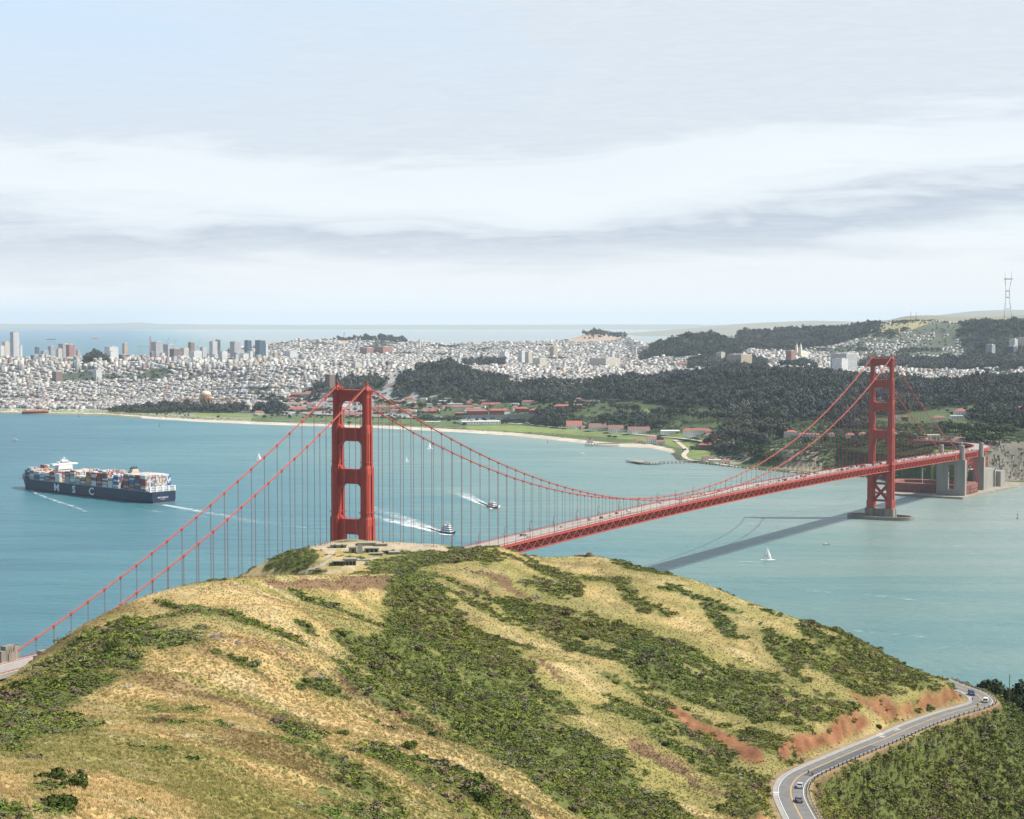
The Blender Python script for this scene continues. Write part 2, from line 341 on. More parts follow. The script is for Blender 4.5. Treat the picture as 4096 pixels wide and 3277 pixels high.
# ground on the low side of the road
LOWP = []
for i in range(20, len(ROAD)-20, 14):
    a = ROAD[i]; d = (ROAD[min(i+2, len(ROAD)-1)]-ROAD[i-2]).normalized(); n = Vector((d.y, -d.x, 0))
    if n.dot(Vector((0.75, -0.65, 0))) < 0 and i < 70: n = n
    side = Vector((-d.y, d.x, 0))            # walking from far to near: low side
    LOWP.append(a+side*6+Vector((0, 0, -.3))); 
LOW2 = [pz(3400, 500, 118), pz(3600, 545, 104), pz(3800, 575, 96), pz(4000, 610, 92), pz(4250, 620, 84), pz(3300, 440, 112), pz(3700, 450, 70), pz(4200, 500, 50), pz(4096, 700, 110), pz(4300, 700, 98), pz(3980, 715, 122), pz(4050, 735, 112), pz(3900, 745, 112)]
ROADC = [ROAD[i] for i in range(15, len(ROAD), 16)]
CP = SVP+BKP+LOW2+ROADC
CPA = np.array([tuple(p) for p in CP]); S = 200.0
def tps_fit(P):
    X = P[:, :2]/S; n = len(X); d2 = ((X[:, None]-X[None])**2).sum(-1); K = .5*d2*np.log(d2+1e-12)
    A = np.zeros((n+3, n+3)); A[:n, :n] = K+np.eye(n)*3e-5; A[:n, n] = 1; A[:n, n+1:] = X; A[n, :n] = 1; A[n+1:, :n] = X.T
    b = np.zeros(n+3); b[:n] = P[:, 2]; return X, np.linalg.solve(A, b)
TX, TW = tps_fit(CPA)
def tps(x, y):
    x = np.asarray(x, float); y = np.asarray(y, float); sh = x.shape; x = x.ravel()/S; y = y.ravel()/S; o = np.zeros(x.size)
    for i in range(0, x.size, 60000):
        a = x[i:i+60000]; b = y[i:i+60000]; d2 = (a[:, None]-TX[None, :, 0])**2+(b[:, None]-TX[None, :, 1])**2
        o[i:i+60000] = (.5*d2*np.log(d2+1e-12))@TW[:-3]+TW[-3]+TW[-2]*a+TW[-1]*b
    return o.reshape(sh)
def road_dist(x, y):
    """distance to the road's middle line, its height there, and the side (+ = uphill/left walking away from far end)"""
    sh = np.shape(x); x = np.ravel(x); y = np.ravel(y); best = np.full(x.size, 1e9); zz = np.zeros(x.size); sd = np.zeros(x.size)
    m = (x > 60) & (x < 330) & (y > 400) & (y < 800); idx = np.nonzero(m)[0]; xa = x[idx]; ya = y[idx]; bb = np.full(idx.size, 1e9); z2 = np.zeros(idx.size); s2 = np.zeros(idx.size)
    for i in range(len(RA)-1):
        a = RA[i]; b = RA[i+1]; dx, dy = b[0]-a[0], b[1]-a[1]; l2 = dx*dx+dy*dy
        t = np.clip(((xa-a[0])*dx+(ya-a[1])*dy)/l2, 0, 1); ex = xa-a[0]-t*dx; ey = ya-a[1]-t*dy; d = np.hypot(ex, ey); k = d < bb
        bb[k] = d[k]; z2[k] = (a[2]+t*(b[2]-a[2]))[k]; s2[k] = np.sign(dx*ey-dy*ex)[k]
    best[idx] = bb; zz[idx] = z2; sd[idx] = s2
    return best.reshape(sh), zz.reshape(sh), sd.reshape(sh)
def sstep(a, b, x): t = np.clip((x-a)/(b-a), 0, 1); return t*t*(3-2*t)
def near_z(x, y, detail=True):
    x = np.asarray(x, float); y = np.asarray(y, float)
    z = tps(x, y)
    # spurs and hollows that run down toward the right
    u = (x*.80+y*.60); v = (-x*.60+y*.80)
    amp = sstep(160, 330, y)*(1-sstep(690, 800, y))
    z = z+amp*((fbm(v/42, u/150, 3, 3)-.5)*9.5)
    z = z+(fbm(x/9, y/9, 9, 4)-.5)*1.3*sstep(120, 260, y)
    d, rz, sd = road_dist(x, y)
    up = sd < 0
    wu, wl = 6.4, 5.6
    fl = np.where(up, wu, wl)
    k = 1-sstep(fl, fl+np.where(up, 7.0, 4.5), d)
    z = z*(1-k)+(rz-.12)*k
    # cut slope on the high side
    mcut = up & (d > wu) & (d < 45)
    zc = rz+(d-wu)*1.05*(0.75+.35*fbm(x/14, y/14, 31, 3))
    z = np.where(mcut, np.minimum(z, zc), z)
    mlo = (~up) & (d > wl) & (d < 9)
    z = np.where(mlo, np.minimum(z, rz-.1-(d-wl)*.25), z)
    return z
def nz(x, y): return float(near_z(np.array([x]), np.array([y]))[0])
us = np.arange(-420, 4530, 6.0); ysn = np.exp(np.linspace(math.log(120), math.log(1430), 640))
UU, YY = np.meshgrid(us, ysn); XX = (UU-2048)/F*YY*1.012; ZZ = near_z(XX, YY)
PX, PY = proj(XX, YY, ZZ)
SCRUB = [
 [(0, 2740), (150, 2650), (330, 2560), (420, 2500), (560, 2455), (700, 2440), (850, 2460), (760, 2500), (640, 2530), (600, 2600), (500, 2680), (430, 2750), (300, 2800), (180, 2860), (100, 2900), (0, 2950)],
 [(-300, 2960), (0, 2740), (0, 2950), (-300, 3150)],
 [(0, 2880), (150, 2850), (300, 2870), (420, 2912), (300, 2930), (100, 2960), (0, 3010)],
 [(140, 3115), (250, 3110), (310, 3140), (290, 3180), (200, 3200), (150, 3160)], [(190, 3220), (280, 3205), (310, 3277), (180, 3290)],
 [(1580, 2318), (1640, 2290), (1720, 2300), (1760, 2360), (1830, 2440), (1880, 2560), (1960, 2650), (2040, 2750), (2130, 2830), (2300, 2960), (2500, 3100), (2700, 3230), (2800, 3300), (2350, 3300), (2150, 3150), (1950, 3000), (1800, 2900), (1640, 2800), (1480, 2700), (1340, 2560), (1330, 2520), (1450, 2540), (1560, 2520), (1540, 2420)],
 [(1820, 2490), (1900, 2510), (2000, 2560), (2080, 2620), (2200, 2760), (2300, 2850), (2230, 2860), (2080, 2760), (1960, 2680), (1900, 2640), (1850, 2560)],
 [(1900, 2380), (2100, 2410), (2300, 2440), (2450, 2480), (2600, 2540), (2750, 2590), (2950, 2650), (3080, 2700), (3200, 2760), (3400, 2810), (3450, 2850), (3300, 2880), (3220, 2900), (3150, 2960), (3050, 3000), (2950, 2950), (2800, 2880), (2700, 2830), (2650, 2860), (2560, 2800), (2400, 2700), (2250, 2600), (2100, 2500)],
 [(2080, 2220), (2180, 2260), (2320, 2330), (2340, 2400), (2200, 2360), (2100, 2290)], [(2400, 2300), (2480, 2315), (2580, 2390), (2680, 2480), (2600, 2470), (2500, 2390)],
 [(2620, 2330), (2700, 2330), (2740, 2372), (2680, 2372)], [(2790, 2410), (2860, 2430), (2930, 2490), (2975, 2560), (2900, 2550), (2830, 2480)],
 [(3180, 2470), (3350, 2515), (3500, 2575), (3650, 2672), (3800, 2740), (3790, 2750), (3600, 2780), (3450, 2790), (3330, 2740), (3220, 2640), (3150, 2560), (3230, 2560)],
 [(3060, 2500), (3140, 2560), (3180, 2640), (3240, 2740), (3150, 2700), (3080, 2610)],
 [(2600, 2870), (2750, 2920), (2900, 3000), (3080, 3080), (3095, 3160), (3060, 3277), (2950, 3277), (2900, 3150), (2750, 3050), (2620, 2950)],
 [(1280, 3090), (1400, 3080), (1550, 3170), (1700, 3290), (1330, 3290), (1290, 3180)], [(1150, 2715), (1300, 2720), (1430, 2800), (1300, 2790)],
 [(1450, 2960), (1600, 3020), (1780, 3130), (1650, 3110), (1500, 3040)], [(1700, 3040), (1850, 3110), (2050, 3220), (2130, 3290), (1980, 3290), (1800, 3150)], [(1330, 2640), (1480, 2740), (1620, 2840), (1500, 2800), (1380, 2720)],
 [(1090, 2870), (1250, 2930), (1290, 2990), (1150, 2960)], [(1160, 2480), (1280, 2530), (1240, 2540)], [(560, 3190), (600, 3190), (590, 3210)], [(720, 2810), (850, 2830), (840, 2860), (740, 2840)], [(580, 2820), (660, 2835), (600, 2845)], [(2230, 2880), (2420, 2990), (2560, 3090), (2400, 3040), (2260, 2950)],
 [(600, 2560), (720, 2540), (860, 2500), (800, 2570), (650, 2590)], [(1100, 2235), (1160, 2195), (1240, 2190), (1262, 2240), (1190, 2290), (1050, 2296)],
 [(1400, 2296), (1500, 2245), (1640, 2215), (1760, 2190), (1900, 2196), (1960, 2206), (1880, 2240), (1720, 2262), (1640, 2290), (1500, 2300)], [(1860, 2220), (1960, 2200), (2030, 2230), (1940, 2262)],
]
RIGHTLOW = [(3240, 3120), (3310, 3082), (3430, 3032), (3550, 2985), (3670, 2932), (3790, 2890), (3900, 2858), (3960, 2835), (4010, 2805), (4130, 2860), (4600, 3000), (4600, 3400), (3290, 3400), (3262, 3277), (3228, 3190)]
SOILR = [[(3105, 2985), (3160, 2938), (3270, 2935), (3350, 2880), (3405, 2850), (3490, 2893), (3405, 2945), (3300, 2985), (3200, 3020), (3120, 3042)],
 [(3400, 2768), (3453, 2798), (3524, 2786), (3566, 2822), (3608, 2834), (3667, 2798), (3786, 2756), (3816, 2735), (3854, 2790), (3727, 2834), (3608, 2870), (3536, 2882), (3489, 2846), (3430, 2810)],
 [(2656, 2817), (2750, 2850), (2830, 2900), (2930, 2950), (3050, 3000), (3070, 3050), (2960, 3025), (2850, 2960), (2740, 2905)], [(3040, 3240), (3072, 3277), (3040, 3300), (3010, 3280)]]
SOILB = [[(1040, 2332), (1200, 2322), (1560, 2305), (1580, 2350), (1400, 2365), (1100, 2350)], [(2130, 2610), (2200, 2660), (2260, 2740), (2200, 2720)], [(2480, 2910), (2650, 3020), (2800, 3130), (2960, 3210), (2850, 3190), (2620, 3060)], [(1320, 2690), (1440, 2750), (1560, 2850), (1480, 2810)], [(600, 2880), (700, 2870), (660, 2900)], [(1960, 2300), (2040, 2310), (2120, 2400), (2030, 2370)], [(1490, 2800), (1650, 2860), (1800, 2920), (1700, 2910)], [(3900, 2840), (3990, 2795), (4030, 2800), (3960, 2850), (3800, 2890), (3560, 2990), (3420, 3050), (3300, 3110), (3250, 3200), (3290, 3290), (3250, 3277), (3225, 3190), (3260, 3100), (3500, 2990)]]
PATHS = [[(1235, 2186), (1330, 2168), (1600, 2170), (1750, 2176), (1810, 2206), (1680, 2204), (1480, 2202), (1330, 2200), (1260, 2198)],
 [(1290, 2196), (1340, 2205), (1330, 2232), (1300, 2260), (1210, 2296), (1150, 2306), (1240, 2272), (1300, 2246), (1310, 2220)], [(1450, 2240), (1530, 2225), (1400, 2275), (1330, 2300), (1280, 2304), (1380, 2268)]]
def masks(PX, PY, XX, YY):
    wx = (fbm(XX/6, YY/6, 41, 4)-.5); wy = (fbm(XX/6+50, YY/6, 43, 4)-.5); sc = 60*(300/np.maximum(YY, 200))
    ww = fbm(XX/22, YY/22, 45, 3)-.5
    qx = PX+wx*sc*3.0+ww*95; qy = PY+wy*sc*1.6+ww*28
    s = np.zeros(PX.shape); thin = fbm((XX*.8-YY*.6)/16, (XX*.6+YY*.8)/5, 47, 4)
    for q_, p in enumerate(SCRUB): s = np.maximum(s, inpoly(qx, qy, p) & (thin > (.43 if q_ in (7, 12) else .42 if q_ in (0, 14, 15) else .27)))
    # scattered patches elongated down the fall line
    u = (XX*.80-YY*.60); v = (XX*.60+YY*.80)
    n = fbm(u/34, v/9, 51, 4); side = sstep(900, 1500, PX)
    s = np.maximum(s, n > .70-.035*side)
    hid = (YY > 700) & (YY < 1000); s = np.maximum(s, hid & (n > .6))
    lo = inpoly(PX, PY, RIGHTLOW); s = np.where(lo, 1, s)
    d, rz, sd = road_dist(XX, YY)
    s = np.maximum(s, (sd > 0) & (d > 6.0) & (d < 150) & (XX > 80) & (YY < 760))
    r = np.zeros(PX.shape); 
    for p in SOILR: r = np.maximum(r, inpoly(PX+wx*sc*1.2, PY+wy*sc, p))
    b = np.zeros(PX.shape)
    for p in SOILB: b = np.maximum(b, inpoly(qx, qy, p))
    pa = np.zeros(PX.shape)
    for p in PATHS: pa = np.maximum(pa, inpoly(PX, PY, p) & (YY > 950))
    s = np.where((d < np.where(sd > 0, 5.9, 7.0)) | (pa > 0), 0, s); rs = fbm(XX/4, YY/4, 57, 3); s = np.where((r > 0) & (rs < .74), 0, np.where(r > 0, 1, s)); r = r*(rs < .74); s = np.where(b > 0, 0, s)
    return s, r, b, pa, d, sd
MS, MR, MBr, MP, MD, MSD = masks(PX, PY, XX, YY)
def lerp(a, b, t): return a*(1-t[..., None])+b*t[..., None]
u_ = (XX*.80-YY*.60); v_ = (XX*.60+YY*.80)
g1 = fbm(u_/60, v_/14, 61, 5); g2 = fbm(XX/5, YY/5, 63, 4)
gold = np.array([.49, .355, .170]); olive = np.array([.265, .235, .085]); pale = np.array([.52, .42, .25]); green = np.array([.105, .125, .040]); brown = np.array([.165, .100, .065]); red = np.array([.215, .098, .055]); sand = np.array([.42, .35, .26])
g3 = fbm(u_/24, v_/6, 65, 4); OL = np.zeros(XX.shape)
for p in [[(1300, 2380), (1600, 2370), (1560, 2520), (1400, 2560), (1150, 2500)], [(0, 2960), (300, 2960), (500, 3050), (380, 3120), (0, 3110)], [(700, 2980), (1100, 2960), (1500, 3100), (1300, 3277), (900, 3277), (700, 3120)], [(2150, 2450), (2450, 2600), (2560, 2720), (2380, 2660), (2200, 2560)], [(2400, 2850), (2700, 2960), (2960, 3100), (3050, 3277), (2850, 3277), (2600, 3100)], [(1000, 2640), (1300, 2700), (1500, 2860), (1200, 2800)], [(2500, 2330), (2700, 2420), (2900, 2520), (2760, 2500)], [(1900, 2240), (2200, 2330), (2300, 2420), (2100, 2380)]]:
    OL = np.maximum(OL, inpoly(PX+(g2-.5)*160, PY+(g3-.5)*120, p))
C = lerp(gold[None, None], olive, np.clip(sstep(.44, .62, g1)*.9+OL*.6*sstep(.3, .55, g3), 0, 1)); C = lerp(C, pale, sstep(.48, .66, g2*.35+g3*.65)*.6*(1-.6*OL)); C = lerp(C, np.array([.22, .145, .075]), sstep(.58, .72, fbm(u_/40, v_/12, 67, 4))*.7)
wet = sstep(1300, 2400, PX)*sstep(2300, 2600, PY)*.75; C = lerp(C, olive*1.05, wet*sstep(.35, .6, g1))
def blur(a, k):
    for ax in (0, 1):
        c_ = np.cumsum(np.pad(a, [(k+1, k) if q == ax else (0, 0) for q in (0, 1)], mode='edge'), axis=ax); n_ = a.shape[ax]
        a = (np.take(c_, range(2*k+1, 2*k+1+n_), axis=ax)-np.take(c_, range(0, n_), axis=ax))/(2*k+1)
    return a
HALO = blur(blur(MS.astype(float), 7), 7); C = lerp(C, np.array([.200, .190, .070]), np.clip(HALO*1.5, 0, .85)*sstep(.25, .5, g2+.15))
HL2 = fbm(u_/9, v_/3.2, 141, 4); C = lerp(C, np.array([.19, .175, .075]), sstep(.5, .68, HL2)*.6*sstep(900, 1700, PX)); C = lerp(C, green, MS*.9)
C = lerp(C, brown*(1+.3*(g2[..., None]-.5)), MBr*.85); C = lerp(C, red*(.45+1.2*fbm(XX/1.7, YY/5, 69, 4)[..., None]), np.clip(blur(MR.astype(float), 1)*1.3, 0, 1)*(.85+.15*sstep(.38, .5, g2)))
C = lerp(C, sand, MP); sh = ((MD < np.where(MSD > 0, 6.0, 7.4)) & (MD > 3)).astype(float); C = lerp(C, np.array([.27, .20, .13]), sh*.8)
tr = sstep(.5, 8, ZZ); C = lerp(np.array([.16, .14, .11])[None, None], C, tr)
ny, nx = XX.shape; idx = np.arange(nx*ny).reshape(ny, nx)
Fq = np.stack([idx[:-1, :-1], idx[:-1, 1:], idx[1:, 1:], idx[1:, :-1]], -1).reshape(-1, 4)
def ground_material():
    m, t, p = pbsdf('hillside_ground'); p.inputs['Roughness'].default_value = .95; p.inputs['Specular IOR Level'].default_value = .08
    a = N(t, 'ShaderNodeAttribute', attribute_name='Col'); g = N(t, 'ShaderNodeNewGeometry')
    mp = N(t, 'ShaderNodeMapping'); mp.inputs['Rotation'].default_value = (0, 0, R(-37)); mp.inputs['Scale'].default_value = (.35, 1, 1); L(t, g.outputs['Position'], mp.inputs[0])
    f1 = noise(t, mp.outputs[0], 1.3, 8, .68, .6); f2 = noise(t, g.outputs['Position'], .12, 6, .6)
    c1 = ramp(t, f1, [(.25, (.60, .62, .56)), (.5, (1., 1., 1.)), (.72, (1.34, 1.30, 1.26))]); c2 = ramp(t, f2, [(.3, (.78, .80, .76)), (.7, (1.2, 1.18, 1.14))])
    m1 = N(t, 'ShaderNodeMix', data_type='RGBA', blend_type='MULTIPLY'); m1.inputs[0].default_value = 1; L(t, a.outputs['Color'], m1.inputs[6]); L(t, c1, m1.inputs[7])
    m2 = N(t, 'ShaderNodeMix', data_type='RGBA', blend_type='MULTIPLY'); m2.inputs[0].default_value = 1; L(t, m1.outputs[2], m2.inputs[6]); L(t, c2, m2.inputs[7])
    L(t, m2.outputs[2], p.inputs['Base Color'])
    b = N(t, 'ShaderNodeBump', i_Strength=.9, i_Distance=.45); L(t, f1, b.inputs['Height']); L(t, b.outputs[0], p.inputs['Normal'])
    return m
GROUND = ground_material()
hl = np_mesh('hillside', np.stack([XX, YY, ZZ], -1).reshape(-1, 3), Fq, GROUND, cols=C.reshape(-1, 3), smooth=True)
tag(hl, 'golden grass headland falling away to the strait', kind='structure')
# ---------------------------------------------------------------- scatter by geometry nodes (stuff only)
def scatter(name, P, rz, sc, variants, label, cat=None, tilt=None, seed=0, tint=None):
    P = np.asarray(P, dtype=np.float32); n = len(P)
    me = bpy.data.meshes.new(name); me.vertices.add(n); me.vertices.foreach_set('co', P.ravel())
    a = me.attributes.new('rotv', 'FLOAT_VECTOR', 'POINT'); rv = np.zeros((n, 3), np.float32); rv[:, 2] = rz
    if tilt is not None: rv[:, :2] = tilt
    a.data.foreach_set('vector', rv.ravel())
    a = me.attributes.new('sclv', 'FLOAT_VECTOR', 'POINT'); sc = np.asarray(sc, np.float32)
    if sc.ndim == 1: sc = np.stack([sc]*3, -1)
    a.data.foreach_set('vector', sc.astype(np.float32).ravel())
    if tint is not None:
        a = me.attributes.new('tint', 'FLOAT_COLOR', 'POINT'); tt = np.ones((n, 4), np.float32); tt[:, :3] = tint; a.data.foreach_set('color', tt.ravel())
    a = me.attributes.new('vidx', 'INT', 'POINT'); a.data.foreach_set('value', np.random.default_rng(seed).integers(0, len(variants), n).astype(np.int32))
    o = bpy.data.objects.new(name, me); COL.objects.link(o)
    c = bpy.data.collections.new(name+'_kinds')
    for v in variants: c.objects.link(v)
    ng = bpy.data.node_groups.new(name+'_scatter', 'GeometryNodeTree')
    ng.interface.new_socket('Geometry', in_out='INPUT', socket_type='NodeSocketGeometry'); ng.interface.new_socket('Geometry', in_out='OUTPUT', socket_type='NodeSocketGeometry')
    gi = ng.nodes.new('NodeGroupInput'); go = ng.nodes.new('NodeGroupOutput'); ip = ng.nodes.new('GeometryNodeInstanceOnPoints')
    ci = ng.nodes.new('GeometryNodeCollectionInfo'); ci.inputs[0].default_value = c; ci.inputs['Separate Children'].default_value = True; ci.inputs['Reset Children'].default_value = True
    def at(nm, ty):
        q = ng.nodes.new('GeometryNodeInputNamedAttribute'); q.data_type = ty; q.inputs[0].default_value = nm; return q.outputs[0]
    l = ng.links.new
    l(gi.outputs[0], ip.inputs['Points']); l(ci.outputs[0], ip.inputs['Instance']); ip.inputs['Pick Instance'].default_value = True
    l(at('vidx', 'INT'), ip.inputs['Instance Index']); e2r = ng.nodes.new('FunctionNodeEulerToRotation'); l(at('rotv', 'FLOAT_VECTOR'), e2r.inputs[0]); l(e2r.outputs[0], ip.inputs['Rotation'])
    l(at('sclv', 'FLOAT_VECTOR'), ip.inputs['Scale']); l(ip.outputs[0], go.inputs[0])
    md = o.modifiers.new('scatter', 'NODES'); md.node_group = ng
    tag(o, label, kind='stuff'); return o
def clump(name, n, seed, material, rad=(1, 1, .55), leaf=.22, flat=.3, base=0., lobes=5, quad=True):
    """plant crown: many small leaf faces in a few overlapping lobes, with gaps"""
    r = np.random.default_rng(seed); V = []; Fc = []; A = []
    lc = r.normal(size=(lobes, 3))*np.array([.42, .42, .25]); lc[:, 2] = np.abs(lc[:, 2])+.35; lr = r.uniform(.38, .62, lobes)
    for i in range(n):
        k = r.integers(lobes); d = r.normal(size=3); d /= np.linalg.norm(d); d[2] = abs(d[2])*(1 if r.random() < .8 else -1)
        p = lc[k]+d*lr[k]*r.uniform(.72, 1.04); p = p*np.array(rad); p[2] += base
        nn = d+r.normal(size=3)*.55; nn /= np.linalg.norm(nn); a = np.cross(nn, r.normal(size=3)); a /= np.linalg.norm(a)+1e-9; b = np.cross(nn, a)
        s = leaf*r.uniform(.6, 1.3); j = len(V)
        V += [p-a*s-b*s*flat*2, p+a*s*.9-b*s*.5, p+a*s*.7+b*s, p-a*s*.8+b*s*.8]; Fc.append((j, j+1, j+2, j+3)); A += [r.random()*.6+.4*(k/lobes)]*4
    return np_mesh(name, V, Fc, material, attrs={'rnd': A}, link=False)
SH1 = mat_leaf('coyote_brush', (.050, .074, .019), (.180, .205, .056), tint=True); SH2 = mat_leaf('sage_scrub', (.10, .115, .06), (.24, .25, .13), tint=True); SH3 = mat_leaf('bright_scrub', (.062, .092, .018), (.215, .255, .055), tint=True); SH4 = mat_leaf('dry_twigs', (.10, .085, .055), (.18, .15, .10), tint=True); SB1 = mat_leaf('bush_leaves', (.026, .044, .010), (.115, .140, .030)); SB3 = mat_leaf('bright_bush_leaves', (.045, .072, .012), (.150, .190, .034))
shr = [clump('shrub_kind', 150, 100+i, (SH1, SH1, SH3, SH2, SH1, SH3, SH1, SH3, SH4)[i], leaf=.13) for i in range(9)]
# positions on the ground grid, area weighted
cell = np.zeros(XX.shape); dX = np.gradient(XX, axis=1); dY = np.gradient(YY, axis=0); cell = np.abs(dX*dY)
vis = (ZZ > 3)
def pick(weight, n, seed):
    r = np.random.default_rng(seed); wv = (weight*cell*vis)[:-1, :-1]; wv = wv.ravel()/wv.sum(); k = r.choice(wv.size, n, p=wv); j, i = np.unravel_index(k, (ny-1, nx-1))
    fu = r.random(n); fv = r.random(n); x = XX[j, i]*(1-fu)+XX[j, i+1]*fu; y = YY[j, i]*(1-fv)+YY[j+1, i]*fv
    x = x*(y/YY[j, i]); z00 = ZZ[j, i]*(1-fu)+ZZ[j, i+1]*fu; z11 = ZZ[j+1, i]*(1-fu)+ZZ[j+1, i+1]*fu
    return np.stack([x, y, z00*(1-fv)+z11*fv], -1), j, i, r
wS = (MS > .5)*(1.0)*np.where(YY > 900, .6, 1)*np.where((PX < -150) | (PX > 4300), .25, 1)*np.where(YY > 1230, 0, 1)
wS = wS*np.where((MSD > 0) & (MD < 200) & (XX > 80), 2.2, 1.0)
P, j, i, r = pick(wS, 95000, 5)
sz = r.gamma(2.0, .30, len(P))+.38; sz = np.minimum(sz, 2.6); sc = np.stack([sz*r.uniform(.9, 1.4, len(P)), sz*r.uniform(.9, 1.4, len(P)), sz*r.uniform(.6, 1.05, len(P))], -1)
sc *= np.where(P[:, 1] < 330, .78, 1.0)[:, None]; P[:, 2] -= .25*sz
scatter('scrub', P, r.uniform(0, 6.3, len(P)), sc, shr, 'dark green scrub covering the gullies and slopes of the headland', seed=3, tint=(.62+.85*fbm(P[:, 0]/30, P[:, 1]/30, 77, 4))[:, None]*np.stack([.82+.5*fbm(P[:, 0]/45, P[:, 1]/45, 78, 3), np.ones(len(P)), np.full(len(P), .95)], -1))
# grass tufts
GR1 = mat_leaf('dry_grass', (.78, .78, .78), (1.35, 1.35, 1.35), .9, tint=True); GR2 = mat_leaf('green_grass', (.55, .65, .5), (1.0, 1.1, .9), .9, tint=True)
def tuft(seed, m, n=26):
    r = np.random.default_rng(seed); V = []; Fc = []; A = []
    for q in range(n):
        a = r.uniform(0, 6.28); rr = r.uniform(0, .5); x, y = rr*math.cos(a), rr*math.sin(a); hh = r.uniform(.35, .75); lx, ly = r.normal(0, .16)-.16, r.normal(0, .16)+.06; b = r.uniform(0, 3.14); wx, wy = math.cos(b)*.045, math.sin(b)*.045; j = len(V)
        V += [(x-wx, y-wy, -.1), (x+wx, y+wy, -.1), (x+lx+wx*.6, y+ly+wy*.6, hh), (x+lx-wx*.6, y+ly-wy*.6, hh*.95)]; Fc.append((j, j+1, j+2, j+3)); A += [r.random()]*4
    return np_mesh('tuft_kind', V, Fc, m, attrs={'rnd': A}, link=False)
tf = [tuft(200+k, GR1) for k in range(4)]+[tuft(220+k, GR2) for k in range(2)]
wG = (MS < .5)*(MR < .5)*(MP < .5)*(MD > 7)*np.clip((900-YY)/420, 0, 1)*np.where((PX < -100) | (PX > 4250) | (PY > 3420), 0, 1.)*np.clip(400/YY, .5, 2.2)
P, j, i, r = pick(wG, 92000, 6)
g = r.uniform(.3, .85, len(P))*np.where(P[:, 1] < 300, .85, np.where(P[:, 1] > 480, .8, 1))
scatter('grass', P, r.uniform(-.5, .5, len(P)), np.stack([g, g, g*r.uniform(.6, 1.1, len(P))], -1), tf, 'dry golden grass growing over the open slopes', seed=4, tint=C[j, i])
